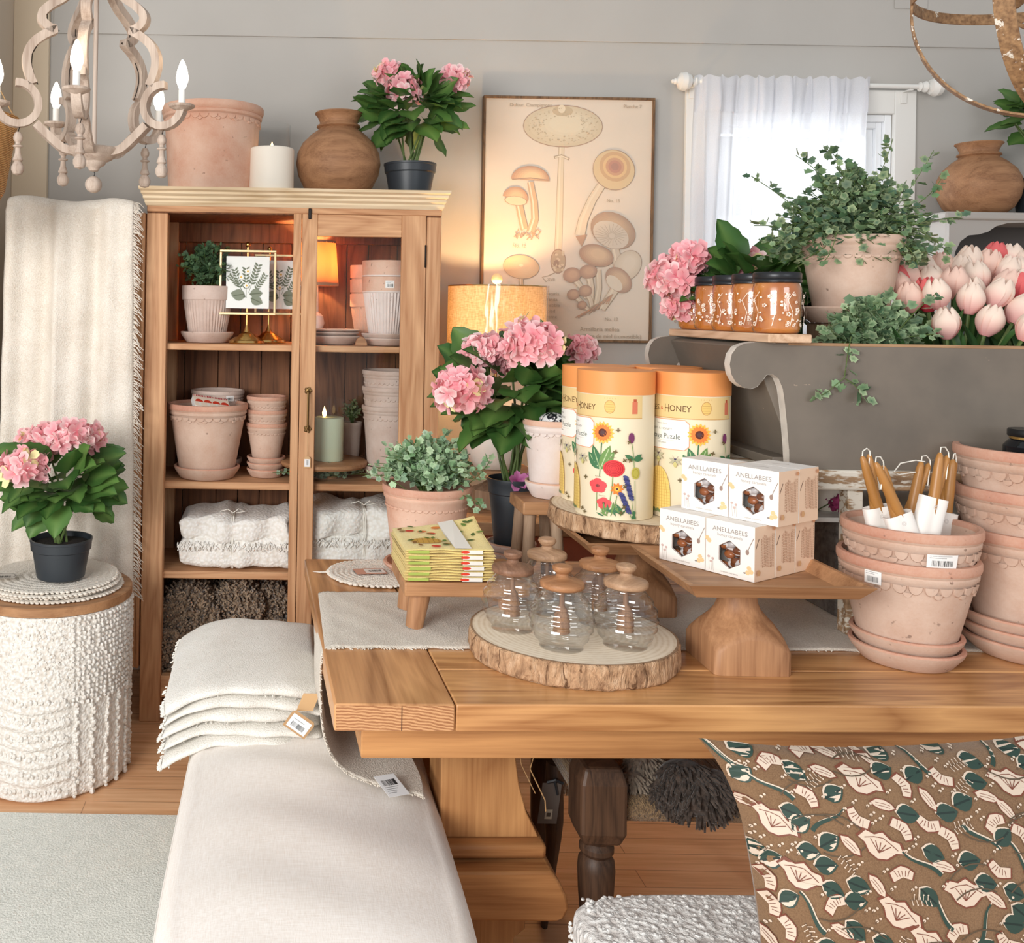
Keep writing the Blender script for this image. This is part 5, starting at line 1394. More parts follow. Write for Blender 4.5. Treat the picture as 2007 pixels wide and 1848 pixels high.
# ---- beehive honey jars
JZ = Z + .0536
def honey_jar(label, x, y, lidm, rz, z=JZ):
    t = thing('honey_jar', label, 'jar', (x, y, z), rz, 'glass beehive honey jars on the log slice')
    H = .126; n = 34; outer = []
    for i in range(n + 1):
        q = i / n; z_ = H * q
        env = .067 * (sin(pi * min(1, .155 + q * .72)) ** .72)
        if q < .06: env = .046 + (env - .046) * (q / .06)
        rip = .0023 * cos(q * 2 * pi * 6.2) if .12 < q < .9 else 0
        outer.append((env + rip, z_))
    outer[-1] = (.040, H)
    inner = [(max(r_ - .0022, .001), max(z_, .004)) for r_, z_ in outer]
    g = G(); g.lathe([(1e-4, .0015)] + outer, 64, capb=False); g.obj('glass_body', 'jarglass', t, sharp=180)
    g = G(); g.lathe([(.044, H + .0005), (.0465, H + .003), (.0465, H + .012), (.044, H + .015), (.026, H + .019), (.014, H + .024), (.012, H + .030), (.018, H + .035), (.0215, H + .041), (.020, H + .047), (.012, H + .050), (1e-4, H + .0505)], 40, capb=True); g.obj('lid', lidm, t, sharp=50)
    g = G(); g.lathe([(.0055, H), (.0055, .09), (.007, .086), (.012, .080), (.013, .077), (.0115, .075), (.0155, .069), (.0160, .066), (.0140, .064), (.0175, .057), (.0178, .054), (.0155, .052), (.0182, .045), (.0182, .042), (.016, .040), (.0180, .034), (.0175, .030), (1e-4, .029)], 28, capb=False)
    g.obj('dipper', 'dipper', t, sharp=50, fixn=True); return t
def X(px, Y, py=900): return at(px, py, Y).x
honey_jar('honey jar standing nearest the front of the log slice, orange-brown lid', X(1101, 2.085, 1200), 2.085, 'lid2', 0)
honey_jar('honey jar at the right front of the log slice, pale lid', X(1226, 2.10, 1200), 2.10, 'lid3', .7)
honey_jar('honey jar at the left of the log slice, darkest reddish lid', X(1004, 2.20, 1180), 2.20, 'lid1', 1.6)
honey_jar('honey jar at the back left of the log slice, pale broad lid', X(1072, 2.335, 1100), 2.335, 'lid3', 2.2)
honey_jar('honey jar at the back right of the log slice, half hidden', X(1176, 2.250, 1100), 2.250, 'lid2', 3.1)

# ---- footed board with tea towels
fb = thing('footed_board', 'small wooden riser board on four splayed legs, carrying yellow tea towels', 'riser', (.299, 2.30, ZR), .02)
fbz = .085
boxobj('board', (0, .30, 0, .235, fbz, fbz + .034), 'acacia', fb, .004)
for x, y, sx_, sy_ in ((.045, .045, -1, -1), (.255, .045, 1, -1), (.045, .19, -1, 1), (.255, .19, 1, 1)):
    g = G(); g.tube([(x + sx_ * .014, y + sy_ * .0, .0), (x, y, fbz + .004)], [.021, .027], 24); g.obj('leg', 'mango', fb)
YL = [rgb(240, 214, 120), rgb(248, 228, 150), rgb(236, 206, 110)]
tz0 = ZR + fbz + .035
for i in range(6):
    r = random.Random(60 + i); th = .0125; z0 = tz0 + i * (th + .0006)
    nm = ('lowest', 'second lowest', 'third lowest', 'third highest', 'second highest', 'topmost')[i]
    lab = nm + ' yellow printed tea towel of the folded stack on the footed board' if i < 5 else 'topmost yellow tea towel, printed with a skep and a white label band'
    t = thing('tea_towel', lab, 'tea towel', (.404, 2.425, z0), .03 + r.uniform(-.03, .03), 'folded tea towels on the footed board')
    hw, hd_ = .108 + r.uniform(-.003, .003), .118
    ph = [r.uniform(0, 6) for _ in range(4)]
    def lift(x, y, i=i): return (.030 * max(0, (x / .108 + y / .118)) ** 2 * .28) * (.5 + .1 * i)
    g = G()
    for layer in range(2):
        za = th * .5 * layer + .0005; zb = za + th * .46
        def f(u, v):
            a = 2 * pi * u; e = .45; ca, sa = cos(a), sin(a)
            y = (abs(ca) ** e) * (1 if ca > 0 else -1) * hd_ + .002 * sin(v * 20 + ph[0]); zz = (abs(sa) ** .8) * (1 if sa > 0 else -1)
            x = -hw + 2 * hw * v; ed = min(v, 1 - v); k = 1 if ed > .04 else sqrt(max(0, 1 - (1 - ed / .04) ** 2))
            z = (za + zb) / 2 + (zb - za) / 2 * zz * max(k, .05)
            return (x + .002 * sin(a + ph[1]), y, z + lift(x, y) + .0008 * sin(x * 50 + ph[2]))
        g.grid(f, 24, 30, cu=True)
    g.obj('towel_body', m_fabric('tea_towel_cloth', rgb(240, 220, 148), rgb(224, 200, 124), 300, .4, 20) if 'tt' not in M else M['tt'], t, sharp=180)
    if 'tt' not in M: M['tt'] = bpy.data.materials['tea_towel_cloth']
    # printed patches on the front fold
    P = Print(lambda u, v, k: Vector((u, -hd_ - .0022 - k * .6, th * .5 + v + lift(u, -hd_))), .0004)
    P.rect(.030, -.0045, .078, .0045, rgb(232, 228, 220), 3); P.ell(.036, 0, .011, .0035, rgb(214, 62, 40), n=10)
    P.rect(-.1, -.004, -.05, .003, rgb(160, 176, 84), 2)
    P.obj('printed_edge', t)
    if i == 5:
        P = Print(lambda u, v, k: Vector((u, v, th + .0010 + k + lift(u, v) + .0008 * sin(u * 50 + ph[2]))), .0012)
        P.rect(.012, -.115, .052, .115, rgb(238, 234, 224), 1)
        for k in range(10): P.rect(.012, -.115 + .023 * k, .052, -.092 + .023 * k, rgb(238, 234, 224), 4)
        sk = rgb(206, 160, 72)
        P.ell(-.045, -.045, .038, .026, sk, n=20)
        for k in range(6): P.stroke([(-.08 + .013 * k, -.068), (-.078 + .013 * k, -.022)], .0016, rgb(170, 124, 50))
        for (x, y, c) in ((-.02, .03, rgb(214, 58, 40)), (-.04, .05, rgb(228, 120, 60)), (-.07, .06, rgb(214, 58, 40)), (.032, .075, rgb(150, 40, 50)), (-.03, -.1, rgb(214, 50, 40)), (-.0, .08, rgb(226, 130, 60))): P.ell(x, y, .012, .008, c, n=10)
        for k in range(26):
            x, y = r.uniform(-.1, .1), r.uniform(-.11, .11); P.leaf(x, y, .022, .008, r.uniform(0, 6.3), r.choice((rgb(104, 132, 60), rgb(80, 104, 50), rgb(140, 100, 50))))
        P.text(.036, -.03, .017, 'BEES', rgb(110, 100, 90), rot=-pi / 2); P.text(.026, -.03, .007, 'tea towel', rgb(130, 120, 110), rot=-pi / 2)
        P.obj('printed_top', t)

# ---- terracotta pot of pale greenery at the back left, placemat
c = onz(832, 1100, TT); gy = 2.86
gx = X(836, gy, 1000)
saucer('reddish saucer under the pot of pale greenery', None, (gx, gy, Z), .125, .10, .032, ('terrarim', 'terrarim'))
t = pot('terracotta_pot', 'wide terracotta pot overflowing with pale green leaves, beside the tea towels', None, (gx, gy, Z + .010), .131, .096, .250, .042, 'smallscallop', ('terraor', 'terrarim'), ns=40)
bush(t, (0, 0, .225), .18, .165, 230, 51, .021, per=12, cols=[rgb(112, 150, 104), rgb(138, 174, 130), rgb(164, 192, 150), rgb(120, 152, 122)], edge=rgb(206, 224, 190), ek=.45,
     long_=[[(-.05, -.08, .23), (-.13, -.10, .30), (-.19, -.08, .285)], [(.02, 0, .25), (.035, 0, .36), (.055, 0, .405)], [(.05, -.08, .24), (.12, -.11, .24), (.14, -.115, .20)], [(.1, -.05, .25), (.16, -.06, .3), (.17, -.06, .33)]], squash=.85)
c = onz(738, 1127, TT)
o_ = braid_mat('braided round cream placemat with a paper tag on bare table beside the tea towels', (c.x, c.y, Z), .140, 9)
P = Print(plane_fn((-.02, -.01, .013), (1, .15, 0), (-.15, 1, 0)), 0); P.rect(-.045, -.03, .045, .03, rgb(200, 150, 130)); P.k += .0005; P.rect(-.015, -.02, .042, .022, rgb(226, 222, 216)); P.barcode(-.005, -.01, .04, .02, seed=3); P.obj('paper_tag', o_)
g = G(); g.tube([(-.135, .0, .006), (-.165, .005, .004), (-.185, .012, .003)], [.006, .004, .001], 6, flat=.5); g.obj('tail', 'throw', o_)

# ---- square wooden pedestal tray with caramel boxes
def pedestal(name, label, cx, cy, bw, bd, tx0, tx1, ty0, ty1, ztray, mats=('mango', 'mangox')):
    t = thing(name, label, 'cake stand', (cx, cy, ZR if cy > 2.3 else Z)); z0 = t.location.z
    H = ztray - z0; g = G(); n = 10; lv = []
    prof = [(1, 0), (1, .24 * H / .19), (.97, .30 * H / .19), (.84, .40), (.66, .52), (.53, .64), (.50, .76), (.56, .88), (.68, 1.0)]
    prof = [(1, 0), (1, .40), (.97, .45), (.87, .52), (.71, .59), (.58, .66), (.50, .74), (.47, .84), (.49, .94), (.56, 1.0)]
    for k, (s_, q) in enumerate(prof):
        rr_ = 0 if q <= .40 else min(1, (q - .42) / .2)          # square below, rounder above
        ring = []
        for i in range(48):
            a = 2 * pi * (i + .5) / 48; m = max(abs(cos(a)), abs(sin(a))); sq = 1 / m; rad = sq * (1 - rr_) + 1.0 * rr_
            zz = q * H - {.40: .034, .45: .030, .52: .022, .59: .012, .66: .005}.get(q, 0) * (min(abs(cos(a)), abs(sin(a))) / m) ** 2
            ring.append((cos(a) * rad * bw / 2 * s_, sin(a) * rad * bd / 2 * s_, zz))
        lv.append(ring)
    vs = [p for rg in lv for p in rg]; fs = [(j * 48 + i, j * 48 + (i + 1) % 48, (j + 1) * 48 + (i + 1) % 48, (j + 1) * 48 + i) for j in range(len(lv) - 1) for i in range(48)]
    fs += [tuple(range(48))[::-1], tuple((len(lv) - 1) * 48 + i for i in range(48))]
    g.add(vs, fs); g.obj('pedestal', mats[0], t, sharp=40)
    x0, x1, y0, y1 = tx0 - cx, tx1 - cx, ty0 - cy, ty1 - cy; f = .024
    def ringz(i, z): return [(x0 + i, y0 + i, z), (x1 - i, y0 + i, z), (x1 - i, y1 - i, z), (x0 + i, y1 - i, z)]
    lv = [ringz(f, H), ringz(0, H + .030), ringz(.012, H + .031), ringz(f + .010, H + .008)]
    g = G(); vs = [p for rg in lv for p in rg]; fs = [(j * 4 + i, j * 4 + (i + 1) % 4, (j + 1) * 4 + (i + 1) % 4, (j + 1) * 4 + i) for j in range(3) for i in range(4)] + [(0, 3, 2, 1), (12, 13, 14, 15)]
    g.add(vs, fs); g.obj('tray', mats[1], t, flat=True, bevel=.001); return t
pedestal('pedestal_tray', 'square wooden pedestal tray holding the white caramel boxes', 1.02, 2.155, .166, .166, .842, 1.228, 1.985, 2.33, .966)
BXW, BXD, BXH = .116, .078, .119
TZB = .966 + .0082 + .001
WHT = (.83, .82, .80, 1)
def candy_box():
    t = empty('caramel_box'); b_ = BXW / 2
    g = G(); y0 = -BXD / 2; hexr = .031; hz = BXH * .40
    # front with a hexagonal window cut in it
    hexp = [(hexr * cos(radians(90 + 60 * k)) * .93, hz + hexr * sin(radians(90 + 60 * k))) for k in range(6)]
    outp = []
    def edge_pt(x, z):
        dx, dz = x, z - hz; k = 1e9
        if dx: k = min(k, (b_ if dx > 0 else -b_) / dx)
        if dz: k = min(k, ((BXH if dz > 0 else 0) - hz) / dz)
        return (dx * k, hz + dz * k)
    loop_o = [(-b_, 0), (b_, 0), (b_, BXH), (-b_, BXH)]
    tri = geometry.tessellate_polygon([[Vector((x, z, 0)) for x, z in loop_o], [Vector((x, z, 0)) for x, z in hexp[::-1]]])
    allp = loop_o + hexp[::-1]; g.add([(x, y0, z) for x, z in allp], [tuple(q) for q in tri], 0)
    g.add([(x, y, z) for x, z in hexp for y in (y0, y0 + .003)], [(2 * k, 2 * ((k + 1) % 6), 2 * ((k + 1) % 6) + 1, 2 * k + 1) for k in range(6)], 0)
    g.add([(-b_, -y0, 0), (b_, -y0, 0), (b_, -y0, BXH), (-b_, -y0, BXH)], [(0, 1, 2, 3)], 0)
    g.add([(-b_, y0, 0), (-b_, -y0, 0), (-b_, -y0, BXH), (-b_, y0, BXH)], [(0, 1, 2, 3)], 0)
    g.add([(b_, y0, 0), (b_, -y0, 0), (b_, -y0, BXH), (b_, y0, BXH)], [(0, 1, 2, 3)], 1)
    g.add([(-b_, y0, BXH), (b_, y0, BXH), (b_, -y0, BXH), (-b_, -y0, BXH)], [(0, 1, 2, 3)], 0); g.add([(-b_, y0, 0), (b_, y0, 0), (b_, -y0, 0), (-b_, -y0, 0)], [(0, 1, 2, 3)], 0)
    g.obj('carton', ['paper', m_plain('kraft_side', rgb(232, 200, 172), .7)], t, flat=True)
    P = Print(plane_fn((0, y0, 0), (1, 0, 0), (0, 0, 1))); dk = rgb(150, 140, 134)
    P.text(0, BXH * .80, .0145, 'ANELLABEES', dk, sx=1.02); P.text(0, BXH * .715, .0095, 'honey caramels', rgb(170, 158, 150))
    for k in range(6):
        (x0_, z0_), (x1_, z1_) = hexp[k], hexp[(k + 1) % 6]; P.stroke([(x0_, z0_), (x1_, z1_)], .0009, rgb(120, 90, 76))
    P.stroke([(.056, BXH * .80), (.046, BXH * .62), (.042, BXH * .52)], .0012, rgb(140, 116, 104)); P.ell(.0415, BXH * .52, .004, .006, rgb(160, 136, 124))
    for (x, zt) in ((-.050, .034), (-.044, .024), (-.040, .031)): P.stroke([(x + .002, .004), (x, zt)], .0006, rgb(170, 160, 150)); P.ell(x, zt, .0035, .003, rgb(206, 180, 172), n=8)
    for (x, z) in ((.046, .028), (.051, .021), (.043, .018), (-.054, .075), (-.049, .07)): P.ell(x, z, .0055, .0055, rgb(236, 200, 150), n=6)
    P.ell(.036, .016, .003, .002, dk, n=8); P.text(0, .006, .005, 'caramels with honey', rgb(176, 168, 160)); P.obj('front_print', t)
    P = Print(plane_fn((b_, 0, 0), (0, 1, 0), (0, 0, 1)))
    P.stroke([(-BXD * .45, BXH * .60), (-BXD * .30, BXH * .78)], .0018, rgb(90, 64, 54))
    rr2 = random.Random(2)
    for k in range(9): 
        x = -.014 + .0052 * k; z0_ = BXH * .22 + rr2.uniform(0, .006); z1_ = BXH * .86 - rr2.uniform(0, .01)
        zz = z0_
        while zz < z1_: q = rr2.uniform(.003, .006); P.stroke([(x, zz), (x, min(zz + q, z1_))], .0017, rgb(176, 132, 104)); zz += q + .0012
    P.ell(-.028, .020, .007, .007, rgb(206, 160, 116), n=6); P.ell(.030, BXH - .008, .005, .005, rgb(206, 150, 110), n=6); P.obj('side_print', t)
    P = Print(plane_fn((0, 0, BXH), (1, 0, 0), (0, 1, 0))); P.stroke([(-.02, -.012), (.0, .004), (.012, .002)], .0014, rgb(130, 110, 98)); P.stroke([(-b_, -.0005), (-.02, -.0005)], .0005, rgb(190, 184, 178)); P.stroke([(.02, -.0005), (b_, -.0005)], .0005, rgb(190, 184, 178)); P.obj('top_print', t)
    g = G(); rr2 = random.Random(5)
    for k in range(34): g.sphere((rr2.uniform(-.028, .028), y0 + .018 + rr2.uniform(-.004, .008), hz - .032 + .0020 * k), .0115, 8, 6, 0, rr2.choice((rgb(120, 66, 36), rgb(160, 90, 44), rgb(90, 54, 38), rgb(226, 220, 218), rgb(206, 200, 200))), (1.2, .7, .8))  # whitish lumps paint the cellophane's highlights into the candy colours
    g.obj('wrapped_caramels', m_attr('candy', .25, .6), t, sharp=180)
    g = G()
    def film(u, v): return (-.03 + .06 * u, y0 + .003 + .0035 * mn.noise(Vector((u * 7, v * 7, 1))) + .002, hz - .033 + .066 * v)
    g.grid(film, 16, 16); g.obj('cellophane', 'film', t, sharp=180); return t
bxp = candy_box(); th_ = radians(-57)
c0_ = Vector((1.026, 2.092)); fd = Vector((cos(th_), sin(th_))); sd_ = Vector((-sin(th_), cos(th_)))     # front runs along fd, depth along sd
def place_box(col, row, lvl, lab, off=(0, 0), first=False, dr=0):
    cen = c0_ - fd * (BXW * (.5 + 1.03 * col)) + sd_ * (BXD * (.5 + 1.03 * row)) + Vector(off)
    z = TZB + lvl * (BXH + .0008)
    if first: o = bxp; o.location = (cen.x, cen.y, z); o.rotation_euler = (0, 0, th_ + dr)
    else: o = dup(bxp, (cen.x, cen.y, z), th_ + dr)
    o['label'] = lab; o['category'] = 'box'; o['group'] = 'white caramel boxes stacked on the pedestal tray'
place_box(0, 0, 0, 'white caramel box at the front right corner of the lower layer', first=True)
place_box(1, 0, 0, 'white caramel box at the left end of the lower layer', dr=.03)
place_box(0, 1, 0, 'caramel box in the lower layer, second side face from the front corner')
place_box(0, 2, 0, 'caramel box in the lower layer, furthest right side face')
sh_ = (.052, .004)
place_box(0, 0, 1, 'white caramel box at the front corner of the upper layer', sh_)
place_box(1, 0, 1, 'white caramel box at the left end of the upper layer', sh_, dr=.02)
place_box(0, 1, 1, 'caramel box in the upper layer, behind the front corner one', sh_)

# ---- big terracotta pots with beeswax candles
AXY = (X(1776, 2.19, 1200), 2.19)
for i, z in enumerate((0, .027)): saucer(('lower', 'upper')[i] + ' of the two deep saucers under the candle pots', 'saucers under the candle pots', (AXY[0], AXY[1], Z + z), .114 - .002 * i, .090, .042)
pA = pot('terracotta_pot', 'lower scalloped pot of the pair holding the candles, standing in saucers', 'candle pots', (AXY[0], AXY[1], Z + .038), .140, .092, .203, .042, ns=28, sz=.020)
barcode_label(pA, lambda u, v, k: Vector(((.1360 + k) * cos(-pi / 2 - 1.05 + u / .13), (.1360 + k) * sin(-pi / 2 - 1.05 + u / .13), .165 + v)), .034, .028, seed=7)
pB = pot('terracotta_pot', 'upper scalloped pot with a barcode label, filled with beeswax candles', 'candle pots', (AXY[0] + .006, AXY[1], Z + .038 + .070), .138, .092, .203, .042, ns=28, sz=.020, rz=.2)
barcode_label(pB, lambda u, v, k: Vector(((.1330 + k + v * .18) * cos(-pi / 2 - .12 - .2 + u / .128), (.1330 + k + v * .18) * sin(-pi / 2 - .12 - .2 + u / .128), .147 + v)), .058, .030, seed=8)
pairs = [((1690, 894), (1703, 890), (1728, 1040), 2.17, 'leftmost'), ((1716, 906), (1730, 912), (1772, 1045), 2.12, 'second from the left, leaning right'), ((1806, 904), (1821, 908), (1772, 1040), 2.25, 'middle, leaning left at the back'), ((1843, 887), (1857, 893), (1815, 1040), 2.13, 'front right, highest white sleeve'), ((1868, 900), (1872, 903), (1843, 1040), 2.24, 'rightmost, mostly hidden')]
pcx, pcy = pB.location.x, pB.location.y
for k, (t1, t2, bb_, Y, nm) in enumerate(pairs):
    a = at(t1[0], t1[1], Y); b = at(t2[0], t2[1], Y + .01); c = at(bb_[0], bb_[1], Y)
    t = thing('candle_pair', nm + ' pair of beeswax taper candles in a white paper sleeve', 'candle', (c.x, c.y, c.z), 0, 'beeswax taper pairs in the terracotta pot')
    ax = ((a + b) / 2 - c); axn = ax.normalized(); L = ax.length; side = axn.cross(Vector((0, 1, 0))).normalized()
    tips = []
    for sgn, tp in ((-1, a), (1, b)):
        b0 = side * (.0125 * sgn) - axn * .055; e = tp - c; g = G()
        d = e - b0; pts = [b0 + d * q for q in (0, .5, .72, .86, .94, .98, 1)]
        g.tube(pts, [.0118, .0116, .0108, .0092, .0076, .0058, .003], 16); g.obj('taper', 'beeswax', t); tips.append(e)
    g = G(); m = (tips[0] + tips[1]) / 2 + Vector((0, -.004, .016)); g.tube([tips[0], tips[0] + Vector((0, -.002, .012)), m, tips[1] + Vector((0, -.003, .008)), tips[1] - Vector((0, .004, .002)), tips[1] + Vector((-.012, -.014, -.05))], .0013, 6); g.obj('wick', 'string', t)
    g = G(); z0_ = -.05; z1_ = (.055, .045, .045, .075, .045)[k]
    def sl(u, v):
        a_ = 2 * pi * u; rx, ry_ = .0300, .0150; ps = axn * (z0_ + (z1_ - z0_) * v)
        n_ = 3.0; rad = (abs(cos(a_)) ** n_ + abs(sin(a_)) ** n_) ** (-1 / n_); dip = 1 - .10 * exp_(-((cos(a_)) / .25) ** 2)
        return ps + side * (rx * rad * cos(a_)) + Vector((0, 1, 0)) * (ry_ * rad * sin(a_) * dip)
    exp_ = math.exp
    g.grid(sl, 48, 3, cu=True); g.obj('paper_sleeve', 'paper', t, sharp=180)
    P = Print(lambda u, v, kk: axn * (z1_ - .02 + v) + side * u + Vector((0, -1, 0)) * (.0135 + kk), .0006); P.ring(0, 0, .005, .005, .18, rgb(206, 200, 196), n=16); P.ring(0, 0, .003, .003, .25, rgb(206, 200, 196), n=12); P.obj('stamp', t)
g = G(); q1 = at(1813, 905, 2.24); tl_ = [(1813, 905), (1795, 902), (1765, 908), (1752, 925), (1762, 930), (1795, 925)]
t = tag(g.tube([at(x, y, 2.24) for x, y in tl_], .0014, 6).obj('wick_loop', 'string'), 'loose white wick loop sticking out left above the candle pot', 'string')
BXY = (1.735, 2.24)
for i, z in enumerate((0, .028, .054)): saucer(('lowest', 'middle', 'top')[i] + ' of the three saucers at the right edge of the table', 'saucers at the right edge', (BXY[0] - .004 * i, BXY[1], Z + z), .136, .104, .044)
pC = None
for i, z in enumerate((0, .093, .186)):
    nm = ('lowest pot of the tall stack at the right edge of the table', 'middle pot of the tall stack at the right edge', 'top pot of the tall stack at the right edge, holding a black jar')[i]
    if pC is None: pC = pot('terracotta_pot', nm, 'pots stacked at the right edge', (BXY[0], BXY[1], Z + .066), .152, .102, .225, .046, ns=28, sz=.021)
    else: dup(pC, (BXY[0], BXY[1], Z + .066 + z), .25 * i, nm)
t = thing('black_jar', 'black glass jar with a black lid lying in the topmost terracotta pot', 'jar', (BXY[0] + .0, BXY[1] - .0, Z + .058 + .186 + .16))
g = G(); g.lathe([(.05, 0), (.055, .004), (.055, .075), (.045, .088), (.04, .092)], 40); g.obj('jar_body', m_plain('black_glass', rgb(22, 24, 28), .06), t)
g = G(); g.lathe([(.043, .092), (.043, .098)], 40, capt=True); g.obj('jar_band', 'brass', t)
g = G(); g.lathe([(.046, .098), (.047, .1), (.047, .112), (.045, .115), (1e-4, .1155)], 40); g.obj('jar_lid', m_plain('black_lid', rgb(20, 20, 22), .3), t)
# ================================================================== riser with log slice and puzzle tubes
pedestal('pedestal_tray', 'square wooden pedestal tray under the log slice of the puzzle tubes', .925, 2.53, .17, .17, .742, 1.14, 2.345, 2.72, .962)
SZ = .962 + .032
log_slab('thick log slice carrying the orange-lidded puzzle tubes', (.963, 2.575, SZ), .237, .045, 7)
TBZ = SZ + .0456; TRR = .0945; TBH = .368
def tube_obj():
    t = empty('puzzle_tube'); g = G(); zl = TBH - .058
    g.lathe([(TRR * .99, 0), (TRR, .001), (TRR, zl)], 96); g.obj('tube_body', m_plain('printed_cream_paper', rgb(234, 219, 188), .5), t)
    g = G(); g.lathe([(TRR + .0012, zl), (TRR + .0012, TBH - .001), (TRR, TBH), (1e-4, TBH)], 96, capb=False); g.obj('lid', m_plain('orange_card', rgb(232, 152, 86), .5, nz=.03, nscale=6), t, sharp=35)
    P = Print(cyl_fn(TRR), .0004, .00002); R_ = TRR; P.maxw = .0075
    dk = rgb(96, 62, 30); gr = rgb(70, 118, 80); g2 = rgb(110, 146, 80)
    P.rect(-.17, zl - .056, .17, zl - .002, rgb(228, 198, 140), 60); P.rect(-.17, zl - .058, .17, zl - .056, rgb(206, 160, 100), 60)
    P.text(-.052, zl - .040, .020, 'BEES', dk); P.text(-.023, zl - .038, .013, '&', rgb(200, 70, 50)); P.text(-.0075, zl - .043, .030, 'H', dk, sx=.7); P.text(.026, zl - .040, .0215, 'ONEY', dk, sx=.92)
    P.ell(.088, zl - .030, .013, .017, rgb(226, 190, 110), n=16); P.ring(.088, zl - .030, .013, .017, .1, rgb(190, 140, 80)); 
    for k in range(5): P.stroke([(.078, zl - .042 + .006 * k), (.098, zl - .042 + .006 * k)], .0008, rgb(190, 140, 80))
    for k in range(5): P.stroke([(.075 + .0065 * k, zl - .010), (.076 + .006 * k, zl - .007)], .0008, rgb(190, 140, 80))
    P.rect(.142, zl - .046, .156, zl - .016, rgb(214, 120, 90), 4); P.rect(.145, zl - .016, .153, zl - .009, rgb(190, 90, 60), 2)
    # label with clipped corners
    lx0, lx1, lz0, lz1, cc_ = -.095, .048, .175, .248, .010
    def clip(d, c):
        xs = [lx0 - d, lx0 + cc_ - d * .4, -.06, -.03, 0, .02, lx1 - cc_ + d * .4, lx1 + d]; pts = []
        for i in range(len(xs) - 1):
            def hz_(x): return lz1 + d - max(0, (lx0 - d + cc_) - x, x - (lx1 + d - cc_)), lz0 - d + max(0, (lx0 - d + cc_) - x, x - (lx1 + d - cc_))
            a1, b1 = hz_(xs[i]); a2, b2 = hz_(xs[i + 1]); P._put([(xs[i], b1), (xs[i + 1], b2), (xs[i + 1], a2), (xs[i], a1)], [(0, 1, 2, 3)], c)
    clip(.0018, rgb(236, 160, 120)); clip(0, rgb(246, 244, 236))
    lc = -.022; P.text(lc, .222, .0075, 'BEES & HONEY', rgb(140, 130, 120), sx=1.2); P.text(lc, .201, .0175, 'Vintage Puzzle', rgb(80, 90, 84)); P.text(lc, .188, .006, '1000 pieces', rgb(130, 126, 116)); P.text(lc, .236, .005, 'Natural History', rgb(150, 140, 130)); P.stroke([(-.06, .196), (.02, .196)], .0006, rgb(200, 190, 180))
    # gaillardia
    def daisy(x, y, r_, c1, c2, ctr, n=17):
        for k in range(n):
            a = 2 * pi * k / n; P.leaf(x, y, r_, r_ * .36, a, c2)
        for k in range(n):
            a = 2 * pi * k / n; P.leaf(x, y, r_ * .78, r_ * .30, a + .05, c1)
        P.ell(x, y, r_ * .36, r_ * .36, ctr); P.ell(x, y, r_ * .2, r_ * .2, rgb(90, 60, 60))
    P.stroke([(.070, .19), (.068, .15), (.066, .105)], .003, gr, .002)
    for (a_, l, w) in ((2.25, .052, .020), (1.9, .062, .018), (.95, .058, .020), (1.2, .066, .018)):
        P.leaf(.067, .135 - .012, l, w, a_, gr if a_ > 1.5 else g2, rgb(180, 200, 150))
    daisy(.072, .215, .0285, rgb(238, 130, 60), rgb(248, 190, 80), rgb(90, 40, 30))
    # carnation, poppies, marigold
    P.stroke([(.098, .110), (.096, .075), (.088, .02)], .002, g2); P.ell(.100, .128, .0255, .021, rgb(216, 60, 62), n=22)
    for k in range(4): P.ring(.100, .128, .022 - .005 * k, .018 - .004 * k, .12, rgb(186, 36, 46))
    P.stroke([(.060, .07), (.060, .02)], .0014, g2)
    for (x, y, s_) in ((.062, .082, 1.0), (.078, .040, .8)):
        for a_ in (.3, 1.6, 2.8, 4.2, 5.4): P.ell(x + .011 * s_ * cos(a_), y + .009 * s_ * sin(a_), .012 * s_, .010 * s_, rgb(232, 80, 84), n=10)
        P.ell(x, y, .005 * s_, .004 * s_, rgb(130, 60, 60))
    daisy(.108, .078, .016, rgb(236, 140, 50), rgb(228, 120, 40), rgb(246, 196, 80), 9); P.stroke([(.108, .062), (.102, .03), (.094, .01)], .0015, g2)
    for k in range(26):
        a_ = random.Random(k).uniform(.2, 2.9); x = .075 + .045 * random.Random(k + 50).random(); P.leaf(x, .008 + .02 * random.Random(k + 9).random(), .020, .0035, a_, random.Random(k).choice((gr, g2)))
    # thistle, billy button, lavender
    P.stroke([(.140, .196), (.146, .16), (.148, .13)], .0015, g2); P.ell(.140, .205, .0075, .013, rgb(120, 54, 96)); 
    for a_ in (.6, 2.6, .2): P.leaf(.147, .150, .026, .009, a_, gr)
    P.stroke([(.150, .10), (.152, .02)], .0014, g2); P.ell(.152, .118, .011, .015, rgb(188, 176, 80)); P.ring(.152, .118, .008, .011, .15, rgb(160, 146, 60))
    for (x0_, y0_, x1_, y1_) in ((.128, .108, .142, .055), (.118, .066, .136, .022)):
        for k in range(9):
            q = k / 8; x, y = x0_ + (x1_ - x0_) * q, y0_ + (y1_ - y0_) * q; P.ell(x, y, .0075 + .001 * (k % 2), .0042, rgb(58, 60, 108) if k % 2 else rgb(76, 78, 130), rot=-.4, n=9)
        P.stroke([(x1_, y1_), (x1_ + .006, .008)], .0013, g2)
    for k in range(7): P.leaf(.142 + .002 * k, .004, .022, .004, 1.0 + .18 * k, gr)
